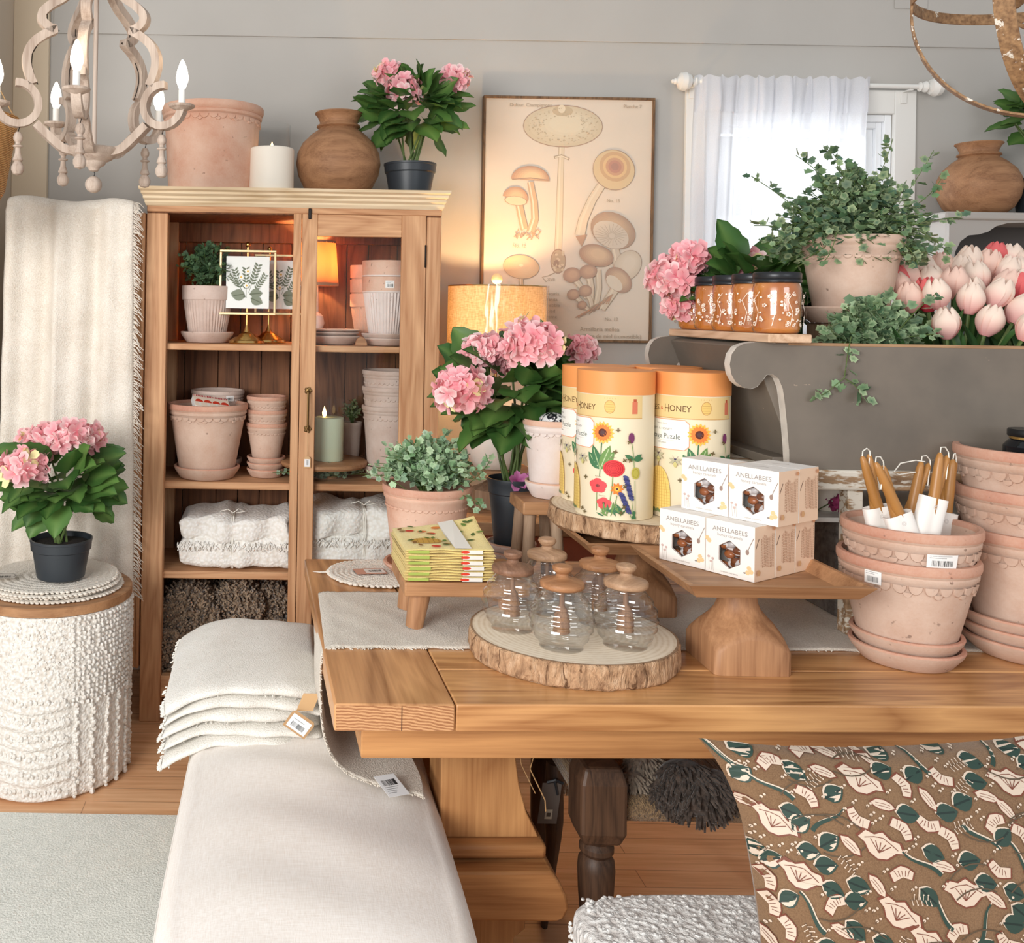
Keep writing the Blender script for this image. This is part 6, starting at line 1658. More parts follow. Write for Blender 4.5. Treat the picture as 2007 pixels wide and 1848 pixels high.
    # skep
    def skep(cx, w):
        out = [(cx - w + .0, .015)]
        for k in range(13):
            q = k / 12; out.append((cx - w * cos(pi * q) * (1 if 0 < q < 1 else 1), .02 + .110 * sin(pi * q) ** .62))
        out.append((cx + w, .015)); P.poly(out, rgb(240, 208, 120))
        for k in range(1, 9):
            x = cx - w + 2 * w * k / 9; q = math.acos(max(-1, min(1, (cx - x) / w))) / pi; top = .02 + .110 * max(0.02, sin(pi * q)) ** .62
            P.stroke([(x, .017), (cx + (x - cx) * .95, top * .6), (cx + (x - cx) * .72, top)], .0011, rgb(196, 148, 66))
        for k in range(14):
            y = .022 + .0072 * k; q = min(1, ((y - .02) / .110)) ** (1 / .62); ww = w * sqrt(max(0, 1 - q * q)) * .98
            P.stroke([(cx - ww, y), (cx, y - .002), (cx + ww, y)], .0007, rgb(214, 172, 90))
        P.stroke([(cx, .128), (cx, .140)], .002, rgb(150, 110, 60))
        for k in range(12): P.ell(cx - .02 + .0035 * k, .014 + .006 * random.Random(k).random(), .0042, .0035, rgb(120, 134, 90), n=7)
    skep(-.028, .036)
    def bee(x, y, s_, c=rgb(80, 60, 70)):
        P.ell(x, y, .0035 * s_, .005 * s_, c, n=8); P.ell(x, y - .008 * s_, .0042 * s_, .008 * s_, rgb(206, 196, 130), n=10)
        for a_ in (.35, 2.79, -.5, 3.6): P.leaf(x, y - .001, .015 * s_, .0045 * s_, a_, rgb(186, 180, 150))
        for a_ in (1.0, 2.1, -1.0, 4.1): P.stroke([(x, y), (x + .012 * s_ * cos(a_), y + .012 * s_ * sin(a_))], .0006, c)
    bee(-.028, .158, 1.2); bee(.018, .148, 1.1, rgb(60, 50, 90))
    for (x, y) in ((.108, .224), (.134, .195), (.103, .170), (.125, .085), (.030, .10), (.124, .150), (.136, .15), (.02, .02), (.028, .012), (.124, .035), (-.08, .12), (.118, .02)):
        for a_ in (.4, 1.9, 3.5, 5.2): P.leaf(x, y, .0062, .0024, a_ + x * 40, rgb(104, 88, 50))
    for (x, y) in ((.098, .155), (.064, .105), (-.028, .145), (.074, .058)): P.text(x, y, .0042, 'Botanica', rgb(150, 136, 110))
    P.obj('printed_art', t); return t
tp_ = tube_obj()
tubes = [((.857, 2.49), -1.40, 'front left puzzle tube with an orange lid, fully in view'), ((1.050, 2.49), -.93, 'right front puzzle tube with its white label showing'), ((.874, 2.682), -1.42, 'back left puzzle tube, peeking out behind the front one'), ((1.060, 2.684), -1.2, 'back right puzzle tube, only its orange lid edge showing')]
for k, ((x, y), rz, lab) in enumerate(tubes):
    o = tp_ if k == 0 else dup(tp_)
    o.location = (x, y, TBZ); o.rotation_euler = (0, 0, rz); tag(o, lab, 'puzzle tube', 'puzzle tubes on the log slice')

# ---- stool with whitewashed pot; black pot with hydrangea behind
st = thing('small_stool', 'little square wooden stool carrying the whitewashed pot', 'stool', (.735, 2.765, ZR))
sz_ = 1.026 - ZR
boxobj('seat', (-.062, .062, -.085, .085, sz_ - .036, sz_), 'mangox', st, .004)
for x in (-.035, .035):
    for y in (-.055, .055):
        g = G(); g.tube([(x * 1.35, y * 1.3, 0), (x, y, sz_ - .032)], [.015, .017], 14); g.obj('leg', 'greywood', st)
g = G(); g.tube([(.04, -.055, .075), (.05, -.06, .075)], .012, 10); g.tube([(-.045, -.062, .10), (.045, -.062, .10)], .011, 10); g.obj('rung', 'greywoodx', st)
c = (X(1086, 2.765, 950) - .012, 2.765)
saucer('whitewashed saucer on the little wooden stool', None, (c[0], c[1], 1.0275), .070, .052, .046, ('terrawhite', 'terraor'))
wp = pot('whitewashed_pot', 'whitewashed scalloped terracotta pot on the little stool, left of the puzzle tubes', None, (c[0], c[1], 1.040), .078, .054, .208, .032, 'scallop', ('terrawhite', 'terraor'), ns=24)
g = G(); g.sphere((0, 0, 0), .04, 24, 16, sc_=(1, 1, .6)); ml = NT('mottled_black_white'); vv = ml.coord(); nn = ml.noise(vv, 60, 3, .6, 1.5); ml.base(ml.ramp(nn, [(.47, rgb(30, 32, 40)), (.5, rgb(226, 226, 226))], 'CONSTANT')); ml.set(rough=.3)
o_ = g.obj('patterned_stone', ml.m, None, loc=(c[0] + .004, c[1] - .012, 1.040 + .205)); tag(o_, 'black and white patterned stone resting in the whitewashed pot', 'ornament')
bp = (.695, 2.905)
for i, z in enumerate((0, .026, .050)): saucer(('lowest', 'middle', 'top')[i] + ' of three saucers under the tall black pot', 'saucers under the tall black pot', (bp[0], bp[1], Z + z), .074, .058, .034, ('terrawhite', 'terraor'))
hb = (bp[0], bp[1], Z + .060); t = thing('potted_hydrangea', 'biggest pink hydrangea, in a tall black pot in front of the lamp', 'plant', hb)
black_pot(t, .074, .050, .215, .22)
hydrangea(t, (0, 0, .19), hd((hb[0], hb[1], hb[2] + .19), [(1060, 676, .082, -.14), (921, 772, .078, -.12), (962, 690, .050, -.02), (1158, 690, .035, .04), (1018, 705, .05, .02)], 2.80), 23, cz=.275, spread=(.23, .15, .15), nl=80, L=.142, hs=.031, nf=50)
g = G(); r = random.Random(3)
for (x, y, z) in ((.0, -.06, .215), (.03, -.055, .21)): floret(g, (x, y, z), (.2, -1, .4), .03, rgb(150, 50, 110), rgb(206, 130, 180), r)
g.obj('magenta_petals', 'petal', t)

# ================================================================== console, stand and table lamp
con = thing('console_table', 'low wooden console with a thick plank top against the back wall beside the cabinet', 'console', (1.02, 3.5, 0))
boxobj('top_plank', (-.385, .42, 0, .5, .742, .79), 'greywoodx', con, .004)
boxobj('drawer_front', (-.37, .40, .02, .04, .45, .738), 'redwood', con, .004); boxobj('carcass', (-.37, .40, .04, .49, .08, .738), 'redwood', con, .003)
g = G(); g.sphere((-.24, -.002, .752), .012, 12, 8, sc_=(1, .5, 1)); g.obj('plug', 'greywood', con)
for x in (-.33, .36):
    for y in (.06, .44): boxobj('leg', (x - .02, x + .02, y - .02, y + .02, 0, .08), 'darkwood', con, .002)
lc_ = (X(974, 3.80, 920), 3.80)
ls = thing('turned_stand', 'weathered wooden stand with octagonal foot under the lamp', 'stand', (lc_[0], lc_[1] - .0, .791))
g = G()
def octa(r_, z): return [(r_ * cos(pi / 8 + pi / 4 * k), r_ * sin(pi / 8 + pi / 4 * k), z) for k in range(8)]
vs = octa(.10, 0) + octa(.10, .068) + octa(.06, .085); g.add(vs, [(j * 8 + i, j * 8 + (i + 1) % 8, (j + 1) * 8 + (i + 1) % 8, (j + 1) * 8 + i) for j in range(2) for i in range(8)] + [tuple(range(8))[::-1], tuple(16 + i for i in range(8))]); g.obj('octagonal_foot', 'greywood', ls, flat=True, bevel=.001)
g = G(); g.lathe([(.06, .085), (.038, .10), (.045, .115), (.07, .125)], 28); g.obj('neck', 'greywood', ls)
boxobj('top_board', (-.125, .13, -.11, .11, .125, .150), 'greywoodx', ls, .004)
lz = .791 + .151
lamp = thing('table_lamp', 'lit table lamp, drum shade in clear wrap, round white ceramic base', 'lamp', (lc_[0] - .012, lc_[1], lz))
g = G(); g.lathe([(.072, 0), (.078, .003), (.095, .03), (.113, .075), (.118, .12), (.112, .155), (.09, .185), (.055, .205), (.04, .215), (.036, .235), (.02, .24), (.012, .245)], 56); g.obj('lamp_base', m_plain('white_ceramic', rgb(236, 230, 220), .6, nz=.03, bump=.1), lamp, sharp=50)
sz0 = at(959, 703, 3.80).z - lz; sz1 = at(959, 561, 3.80).z - lz; SR = .190
g = G(); g.tube([(0, 0, .24), (0, 0, sz1 + .012)], .006, 10); g.obj('stem', 'oldbrass', lamp)
sh = NT('linen_shade'); v = sh.coord((1, 1, .15)); n = sh.noise(v, 260, 2); n2 = sh.noise(sh.coord((.2, .2, 1)), 260, 2)
cf_ = sh.ramp(sh.math('MULTIPLY', sh.math('ADD', n, n2), .5), [(.35, rgb(204, 158, 104)), (.62, rgb(238, 200, 148))]); sh.base(cf_); sh.set(rough=.95)
tl = sh.node('ShaderNodeBsdfTranslucent'); sh.L(cf_, tl.inputs[0]); mx = sh.node('ShaderNodeMixShader'); mx.inputs[0].default_value = .075
sh.L(sh.b.outputs[0], mx.inputs[1]); sh.L(tl.outputs[0], mx.inputs[2]); sh.L(mx.outputs[0], sh.n['Material Output'].inputs[0]); M['shade'] = sh.m
g = G(); g.lathe([(SR, sz0), (SR * .99, sz1)], 80, capb=False); g.obj('lamp_shade', 'shade', lamp, sharp=180)
for z, rr_ in ((sz0, SR), (sz1, SR * .99)):
    g = G(); g.lathe([(rr_ + .001, z - .002), (rr_ + .0018, z), (rr_ + .001, z + .003)], 80, capb=False); g.obj('shade_ring', 'brass', lamp)
g = G(); g.sphere((0, 0, sz1 + .030), .021, 20, 14); g.obj('finial', m_plain('cream_finial', rgb(240, 214, 160), .35), lamp)
g = G(); g.sphere((0, 0, (sz0 + sz1) / 2 - .02), .03, 14, 10); g.obj('bulb', 'bulb', lamp)
def wrapf(u, v):
    a = radians(-115 + 150 * u); n = mn.noise(Vector((u * 22, v * 2.2, 3))) * .004 + mn.noise(Vector((u * 60, v * 5, 7))) * .0012
    return ((SR + .007 + n) * cos(a), (SR + .007 + n) * sin(a), sz0 - .004 + (sz1 - sz0 + .008) * v)
g = G(); g.grid(wrapf, 160, 30); g.obj('clear_wrap', 'film', lamp, sharp=180)
point('table_lamp_light', (lamp.location.x, lc_[1], lz + (sz0 + sz1) / 2 + .02), 19.0, (1.0, .68, .33), .035)

# ================================================================== mushroom poster on the wall
pa, pb = at(948, 187, 4.12), at(1276, 672, 4.12); pw, ph = (pb.x - pa.x), (pa.z - pb.z); pcx_, pcz = (pa.x + pb.x) / 2, (pa.z + pb.z) / 2
po = thing('framed_poster', 'tall framed vintage print of brown mushrooms hanging beside the window', 'poster', (pcx_, 4.145, pcz))
boxobj('canvas', (-pw / 2 + .008, pw / 2 - .008, -.022, -.002, -ph / 2 + .008, ph / 2 - .008), m_plain('aged_paper', rgb(218, 202, 184), .8, nz=.03, nscale=4), po, 0)
M['pframe'] = m_wood('thin_walnut_frame', rgb(140, 108, 78), rgb(80, 58, 40), 'Z', 3, .6)
g = G(); w = .010
for q in ((-pw / 2, pw / 2, ph / 2 - w, ph / 2), (-pw / 2, pw / 2, -ph / 2, -ph / 2 + w), (-pw / 2, -pw / 2 + w, -ph / 2 + w, ph / 2 - w), (pw / 2 - w, pw / 2, -ph / 2 + w, ph / 2 - w)): g.box(q[0], q[1], -.032, 0, q[2], q[3])
g.obj('frame', 'pframe', po, bevel=.0015, fixn=True)
PAP = rgb(218, 202, 184)
sc__ = pw / 327.0          # metres per photo pixel on the poster
cxp, cyp = 1112, 429.5
P = Print(lambda u, v, k: Vector(((u - cxp) * sc__, -.0222 - k, -(v - cyp) * sc__)), .0002, .00002)
_pp = P._put
P._put = lambda pts, fs, c: _pp(pts, fs, mixc(c, PAP, .36))
ln = rgb(150, 124, 92); lo_ = rgb(196, 176, 146); bn = rgb(170, 112, 72); bd = rgb(130, 84, 56)
def shade_cap(x, y, rx, ry, c1, c2, rot=0, half=False, gills=None):
    a0, a1 = (pi, 2 * pi) if half else (0, 2 * pi)
    P.ell(x, y, rx * 1.02, ry * 1.04, bd if c1 != lo_ else ln, rot, 26, a0, a1)
    n = 6
    for k in range(n): t_ = k / (n - 1); P.ell(x + rx * .10 * t_, y - ry * .12 * t_, rx * (1 - .11 * k), ry * (1 - .11 * k), mixc(c1, c2, t_), rot, 26, a0, a1)
def stem_(pts, w, c=rgb(206, 186, 158), w2=None):
    P.stroke(pts, w + 2, ln, (w2 or w) + 2); P.stroke(pts, w, c, w2 or w); P.stroke([(x - w * .2, y) for x, y in pts], w * .25, rgb(222, 206, 180), (w2 or w) * .25)
# big parasol
stem_([(1099, 290), (1098, 350), (1097, 420), (1096, 490)], 9, rgb(210, 192, 162), 13)
P.ell(1096, 510, 15, 24, rgb(170, 140, 104)); P.ring(1096, 510, 15, 24, .1, bd); 
for k in range(24): r = random.Random(k); P.ell(1096 + r.uniform(-10, 10), 510 + r.uniform(-18, 18), 3, 2.4, r.choice((rgb(206, 184, 150), bd)), n=7)
P.stroke([(1090, 532), (1078, 538), (1066, 541), (1074, 550)], 2, ln); P.stroke([(1085, 312), (1099, 308), (1114, 315)], 5, ln); P.stroke([(1087, 312), (1099, 309), (1112, 314)], 2.5, rgb(222, 206, 180))
shade_cap(1101, 252, 75, 39, rgb(196, 178, 144), rgb(216, 202, 172)); P.ell(1100, 223, 20, 10, rgb(180, 156, 116)); P.ell(1098, 219, 7, 8, rgb(226, 208, 176))
for k in range(150):
    r = random.Random(k); a = r.uniform(0, 2 * pi); q = r.uniform(.5, .97); P.ell(1101 + 72 * q * cos(a), 252 + 36 * q * sin(a), 1.6, .9, rgb(170, 148, 112), n=5)
# scaly round cap
stem_([(1178, 360), (1158, 392), (1142, 430), (1136, 460)], 14, rgb(214, 194, 166), 18); P.poly([(1128, 462), (1140, 482), (1150, 458)], bn)
shade_cap(1199, 334, 40, 37, rgb(206, 176, 124), rgb(214, 176, 120), .5)
for k, (q, c) in enumerate(((.8, rgb(190, 140, 84)), (.62, rgb(214, 170, 104)), (.48, rgb(184, 120, 76)), (.34, rgb(168, 84, 60)), (.2, rgb(146, 66, 52)))): P.ell(1201, 328, 38 * q, 35 * q, c, .5, 20)
# pair at left
stem_([(1040, 360), (1048, 400), (1050, 430), (1042, 455)], 10, rgb(190, 146, 100), 14); shade_cap(1040, 356, 36, 26, rgb(170, 108, 66), rgb(222, 184, 132), 0.05, True); P.stroke([(1005, 355), (1040, 352), (1076, 356)], 2, bd)
stem_([(1018, 398), (1024, 425), (1030, 450)], 12, rgb(186, 140, 94), 13); shade_cap(1012, 392, 24, 22, rgb(166, 104, 62), rgb(210, 168, 118), .2, True); P.ell(1013, 396, 22, 9, rgb(220, 196, 156), .1); P.ring(1013, 396, 22, 9, .08, bd, .1)
for k in range(26): r = random.Random(k); x = r.uniform(1008, 1056); P.stroke([(x, r.uniform(448, 466)), (x + r.uniform(-12, 12), r.uniform(452, 470))], 1.6, r.choice((bn, bd, ln)))
stem_([(1025, 522), (1026, 560)], 7, rgb(186, 150, 108)); shade_cap(1025, 522, 34, 22, rgb(200, 160, 112), rgb(222, 188, 142), .1); P.ell(1025, 519, 4, 3, rgb(240, 220, 180))
# cluster right
stem_([(1200, 470), (1207, 500), (1210, 545)], 14, rgb(196, 178, 156), 14)
shade_cap(1228, 516, 24, 30, rgb(196, 178, 154), rgb(214, 198, 176), .6)
shade_cap(1199, 450, 44, 32, rgb(150, 108, 78), rgb(190, 150, 112), .45); P.ell(1195, 458, 36, 24, rgb(204, 188, 168), .45, 24)
for k in range(22): a = 2 * pi * k / 22; P.stroke([(1197 + 6 * cos(a), 460 + 5 * sin(a)), (1195 + 31 * cos(a + .3), 458 + 21 * sin(a + .3))], .8, rgb(160, 136, 112))
stem_([(1172, 525), (1174, 560), (1168, 600)], 9, rgb(204, 184, 158)); shade_cap(1168, 498, 33, 20, rgb(150, 100, 70), rgb(206, 170, 130), .25)
stem_([(1215, 545), (1196, 575), (1180, 600)], 16, rgb(206, 188, 164), 12); shade_cap(1211, 544, 28, 20, rgb(146, 98, 74), rgb(196, 156, 120), .75); P.ell(1203, 550, 19, 11, rgb(214, 198, 176), .75)
for (x, y, rx, ry, sx2, sy2) in ((1122, 536, 17, 14, 1150, 580), (1153, 529, 17, 13, 1160, 590), (1148, 566, 13, 11, 1162, 600), (1125, 573, 12, 10, 1150, 600), (1142, 593, 9, 8, 1155, 604)):
    stem_([(x, y), ((x + sx2) / 2 + 3, (y + sy2) / 2), (sx2, sy2)], rx * .7, rgb(204, 184, 160), 6); shade_cap(x, y, rx, ry, rgb(140, 90, 66), rgb(184, 136, 102), -.15)
for k in range(26): r = random.Random(k + 5); q = r.random(); P.stroke([(1126 + 66 * q + r.uniform(-5, 5), 620 - 36 * q + r.uniform(-5, 5)), (1150 + 66 * q * .8, 606 - 36 * q)], 2, r.choice((bn, bd, ln)))
tc_ = rgb(140, 118, 92)
for (x, y, s_, s2_) in ((1038, 216, 'Dufour, Champignons', 9), (1232, 216, 'Planche 7', 9), (1020, 485, 'No. 12', 9), (1198, 396, 'No. 13', 9), (1198, 622, 'No. 12', 9), (1082, 548, 'XVII', 8), (1176, 642, 'Armillaria mellea', 11), (1190, 655, 'Armillaire de miel (comestible)', 10.5), (1082, 575, 'muscaria', 9), (1080, 586, 'Amanita', 9), (1080, 597, 'comestible', 9), (1078, 608, 'au pied', 9), (1078, 619, 'moyenne', 9)):
    vs, ts = text_tris(s_, s2_); P._put([(x + u, y - v) for u, v in vs], ts, tc_)
P.obj('printed_mushrooms', po)
# ================================================================== white bench riser and grey trough
chw = NT('chippy_white'); v = chw.coord((.25, 1, 1)); n = chw.noise(v, 24, 5, .7); n2 = chw.noise(chw.coord((.1, 1, 1)), 60, 3)
wood_ = chw.ramp(n2, [(.3, rgb(120, 92, 66)), (.7, rgb(176, 144, 110))]); chw.base(chw.mix(chw.ramp(n, [(.50, (0, 0, 0, 1)), (.55, (1, 1, 1, 1))]), rgb(216, 208, 194), wood_)); chw.set(rough=.8); chw.bump(n, .4, .004); M['chippy'] = chw.m
bn_ = thing('bench_riser', 'chippy white painted bench standing on the table and carrying the grey trough', 'bench', (0, 0, 0))
BZ1, BZ0 = 1.184, 1.136
boxobj('bench_top', (1.155, 2.35, 2.325, 2.93, BZ0, BZ1), 'chippy', bn_, .005)
for x0, x1 in ((1.368, 1.405), (2.25, 2.29)):
    for y0, y1 in ((2.335, 2.375), (2.87, 2.91)): boxobj('leg', (x0, x1, y0, y1, ZR, BZ0), 'chippy', bn_, .003)
boxobj('shelf', (1.165, 2.3, 2.39, 2.86, 1.045, 1.057), 'white', bn_, .002)
for y0, y1 in ((2.335, 2.375), (2.87, 2.91)): boxobj('leg', (1.168, 1.205, y0, y1, 1.045, BZ0), 'chippy', bn_, .003)
# things on its shelf
c = X(1618, 2.5, 990); t = thing('cream_pot', 'small cream pot on the white shelf under the trough', 'pot', (c, 2.50, 1.058)); g = G(); g.lathe([(.04, 0), (.05, .01), (.056, .04), (.052, .066), (.055, .072), (.05, .072), (.046, .05), (1e-4, .05)], 32); g.obj('pot_body', 'wax', t)
c = X(1645, 2.44, 1000); t = thing('dried_flower', 'magenta dried flower beside the cream pot on the shelf', 'flower', (c, 2.44, 1.06)); flower_head((0, 0, .022), .022, 5, 30, .012).obj('flower_head', m_plain('magenta_flower', rgb(150, 50, 96), .8), t); 
g = G(); g.tube([(-.06, 0, 0.003), (-.02, .01, .02), (0, 0, .03)], .0015, 5); g.obj('stem', 'stem', t)
gc_ = boxobj('weathered_crate', (1.42, 2.2, 2.47, 2.85, ZR, 1.03), m_wood('grey_barn_wood', rgb(120, 112, 106), rgb(70, 64, 60), 'X', 1.5, .9, ring=6), None, .006); tag(gc_, 'dark grey weathered wooden crate under the white bench', 'crate')
# trough
grey = NT('grey_milk_paint'); v = grey.coord(); n = grey.noise(v, 5, 4, .6); sc2 = grey.noise(grey.coord((.35, 1, 1)), 55, 4, .7)
cg_ = grey.ramp(n, [(.3, rgb(104, 96, 87)), (.7, rgb(120, 110, 99))]); cg_ = grey.mix(grey.ramp(sc2, [(.70, (0, 0, 0, 1)), (.73, (1, 1, 1, 1))]), cg_, rgb(190, 166, 144)); grey.base(cg_); grey.set(rough=.55, spec=.4); grey.bump(n, .15, .004); M['grey'] = grey.m
M['worn'] = m_plain('worn_grey_edge', rgb(206, 198, 188), .7, nz=.12, nscale=30)
tr = thing('grey_trough', 'large grey painted dough trough with scrolled ends, filled with flowers', 'trough', (0, 0, 0))
TY0, TY1 = 2.338, 2.888
zt = lambda py: at(1500, py, TY0).z
def tpx(px, py): q = at(px, py, TY0); return (q.x, q.z)
outl = [tpx(*p) for p in ((1548, 912), (1546, 880), (1542, 830), (1538, 790), (1534, 762), (1526, 742), (1514, 733), (1502, 735), (1494, 746), (1484, 758), (1470, 762), (1454, 758), (1441, 748), (1433, 733), (1430, 714), (1434, 694), (1444, 680), (1460, 673), (1482, 671), (1520, 672), (1600, 673))]
zb = BZ1 + .001
outl[0] = (outl[0][0], zb)
ztop = outl[-1][1]; outl = outl[:-1] + [(2.62, ztop), (2.62, zb)]
def side(y0, y1):
    g = G(); g.prism(outl, y0, y1); n = len(outl)
    # edge faces in the worn colour
    for fi in range(len(g.f) - n, len(g.f)):
        k = fi - (len(g.f) - n); g.mi[fi] = 1 if k < n - 3 else 0
        if k == n - 3: g.mi[fi] = 2
    return g.obj('side_board', ['grey', 'worn', 'greywoodx'], tr, sharp=30, bevel=.0025, fixn=False)
boxobj('worn_edge', (1.22, 2.62, TY0 - .0012, TY0 + .02, ztop - .006, ztop + .0012), 'greywoodx', tr, .001)
side(TY0, TY0 + .028); side(TY1 - .028, TY1)
def slant(xa, za, xb, zb_, name='end_board', th=.022):
    g = G(); d = Vector((xb - xa, 0, zb_ - za)).normalized(); nn = Vector((d.z, 0, -d.x)) * th
    vs = [(xa, y, za) for y in (TY0 + .028, TY1 - .028)] + [(xb, y, zb_) for y in (TY0 + .028, TY1 - .028)]
    vs += [(x + nn.x, y, z + nn.z) for x, y, z in vs]; g.add(vs, [(0, 1, 3, 2), (4, 6, 7, 5), (0, 2, 6, 4), (1, 5, 7, 3), (2, 3, 7, 6), (0, 4, 5, 1)]); g.obj(name, 'grey', tr, flat=True, fixn=True, bevel=.002)
slant(1.165, ztop - .004, 1.275, zb + .02); slant(2.6, ztop - .02, 2.5, zb + .02)
boxobj('bottom_board', (1.20, 2.60, TY0 + .028, TY1 - .028, zb, zb + .022), 'grey', tr, .002)
# board across it with honey jars
bz0 = ztop + .001
bd_ = thing('cross_board', 'rough wooden board laid across the left end of the trough under the honey jars', 'board', (1.207, 0, bz0))
boxobj('plank', (-.052, .052, 2.305, 2.90, 0, .021), m_wood('rough_pale_board', rgb(226, 194, 164), rgb(178, 140, 108), 'Y', 1.5, .8), bd_, .003)
hg = NT('honey'); hg.base(rgb(236, 150, 60)); hg.set(rough=.25, spec=.5); v = hg.coord(); nn_ = hg.noise(v, 12, 2); hg.base(hg.ramp(nn_, [(.3, rgb(188, 106, 42)), (.7, rgb(226, 150, 74))])); M['honey'] = hg.m
def jam_jar():
    t = empty('honey_jar'); R, H = .052, .122
    g = G(); g.lathe([(R * .86, 0), (R * .97, .006), (R, .014), (R, H - .016), (R * .97, H - .006), (R * .93, H)], 48); g.obj('honey', 'honey', t, sharp=60)
    g = G(); g.lathe([(R * .9, -.0003), (R + .001, .006), (R + .0028, .014), (R + .0028, H - .014), (R * .99, H - .002), (R * .95, H + .004)], 48, capb=False); g.obj('glass_body', 'jarglass', t, sharp=180)
    g = G(); g.lathe([(R + .0005, H + .0), (R + .003, H + .002), (R + .003, H + .007), (R + .001, H + .009), (R + .0025, H + .011), (R + .0025, H + .023), (R, H + .026), (1e-4, H + .0262)], 48); g.obj('lid', m_plain('black_tin_lid', rgb(40, 42, 46), .35, .3), t, sharp=50)
    P = Print(cyl_fn(R + .003), .0004); r = random.Random(9); wv_ = rgb(250, 236, 220)
    for k in range(120):
        x, y = r.uniform(-.16, .16), r.uniform(.018, H - .022); s_ = r.uniform(.0028, .0042)
        if k % 2:
            for q in range(5): P.ell(x + s_ * .9 * cos(q * 1.257), y + s_ * .9 * sin(q * 1.257), s_ * .55, s_ * .45, wv_, q * 1.257, 7)
        else: P.ell(x, y, s_ * .7, s_ * .7, wv_, n=8)
    for k in range(7): x = -.1 + .033 * k; P.stroke([(x, .018), (x + .006, .05), (x - .004, .08), (x + .008, .10)], .0012, wv_)
    P.obj('printed_blossoms', t); return t
jj = jam_jar()
for k, Y in enumerate((2.372, 2.484, 2.596, 2.708, 2.820)):
    lab = ('nearest and rightmost', 'second from the right', 'middle', 'second from the left', 'leftmost and furthest')[k] + ' of the five orange honey jars on the cross board'
    o = jj if k == 0 else dup(jj); o.location = (1.207, Y, bz0 + .022); o.rotation_euler = (0, 0, .4 * k); tag(o, lab, 'honey jar', 'jars of honey on the cross board')

# hydrangea behind the jars
hy = (1.37, 2.755, zb + .024)
boxobj('pot_riser', (hy[0] - .06, hy[0] + .06, hy[1] - .06, hy[1] + .06, hy[2], hy[2] + .13), 'greywood'); tag(bpy.data.objects['pot_riser.001'], 'wooden block inside the trough under the hydrangea pot', 'block')
hz2 = hy[2] + .131; t = thing('potted_hydrangea', 'pink hydrangea with broad dark leaves behind the jars in the trough', 'plant', (hy[0], hy[1], hz2))
black_pot(t, .085, .065, .12); b = (hy[0], hy[1], hz2 + .11)
hydrangea(t, (0, 0, .11), hd(b, [(1318, 545, .066, .05), (1350, 512, .045, .03), (1462, 528, .055, .07), (1330, 600, .03, .06)], hy[1]), 29, cz=.19, spread=(.26, .10, .085), nl=60, L=.128, hs=.031, nf=44)
# ivy pot
iv = (X(1668, 2.56, 500), 2.56)
boxobj('pot_riser', (iv[0] - .075, iv[0] + .075, iv[1] - .075, iv[1] + .075, zb + .024, 1.535), 'greywood'); tag(bpy.data.objects['pot_riser.002'], 'pale wooden block inside the trough under the ivy pot saucer', 'block')
saucer('small terracotta saucer under the ivy pot in the trough', None, (iv[0] - .02, iv[1], 1.536), .112, .078, .043, ('terra', 'terra'))
t = pot('terracotta_pot', 'speckled terracotta pot of trailing ivy standing in the trough before the window', None, (iv[0], iv[1], 1.548), .123, .084, .215, .040, 'smallscallop', ('terra', 'terra'), ns=32)
barcode_label(t, lambda u, v, k: Vector(((.090 + k + v * .15) * cos(-pi / 2 - .25 + u / .09), (.090 + k + v * .15) * sin(-pi / 2 - .25 + u / .09), .030 + v)), .05, .028, seed=12)
def loc_(px, py, dy, base): q = at(px, py, base[1] + dy); return (q.x - base[0], dy, q.z - base[2])
ib = (iv[0], iv[1], 1.548)
LP = lambda *pts: [loc_(px, py, dy, ib) for px, py, dy in pts]
bush(t, (0, 0, .20), .245, .215, 430, 61, .0215, per=13, low=.10, cols=[rgb(60, 92, 66), rgb(84, 120, 84), rgb(108, 140, 100), rgb(72, 104, 84)], edge=rgb(196, 206, 156), ek=.4, squash=.75,
     long_=[LP((1600, 440, -.05), (1530, 380, -.06), (1472, 345, -.05)), LP((1600, 460, -.05), (1540, 440, -.08), (1478, 442, -.08)), LP((1740, 430, -.05), (1800, 350, 0), (1830, 295, .02)), LP((1740, 430, -.06), (1820, 400, -.04), (1848, 345, -.03)),
            LP((1760, 450, -.08), (1820, 430, -.1), (1885, 425, -.1)), LP((1770, 440, -.08), (1830, 460, -.1), (1862, 500, -.1)), LP((1750, 460, -.1), (1790, 485, -.12), (1800, 520, -.12)), LP((1640, 455, -.13), (1630, 500, -.14), (1615, 512, -.14)),
            LP((1700, 400, 0), (1740, 310, 0), (1750, 272, 0)), LP((1640, 400, 0), (1610, 330, 0), (1560, 305, 0)), LP((1560, 440, -.06), (1540, 470, -.08), (1520, 480, -.08)), LP((1650, 340, 0), (1640, 300, 0), (1620, 292, 0))])
# loose ivy in the front of the trough, one strand hanging over
ib = (X(1712, 2.44, 640), 2.445, 1.44)
t = thing('ivy_bunch', 'pale ivy bunch at the front trough edge, one strand hanging over', 'plant', ib)
bush(t, (0, 0, 0), .150, .155, 230, 71, .023, per=11, squash=.45, cols=[rgb(92, 124, 88), rgb(122, 152, 112), rgb(78, 110, 82)], edge=rgb(196, 214, 170), ek=.5,
     long_=[LP((1668, 660, -.10), (1662, 690, -.118), (1655, 740, -.116), (1622, 768, -.114), (1604, 778, -.114)), LP((1655, 742, -.116), (1680, 752, -.118), (1694, 782, -.118)), LP((1760, 650, -.05), (1800, 600, -.08), (1835, 575, -.1)), LP((1640, 660, -.06), (1622, 640, -.08)), LP((1700, 620, -.02), (1740, 575, -.02)), LP((1780, 660, -.06), (1830, 655, -.08))])

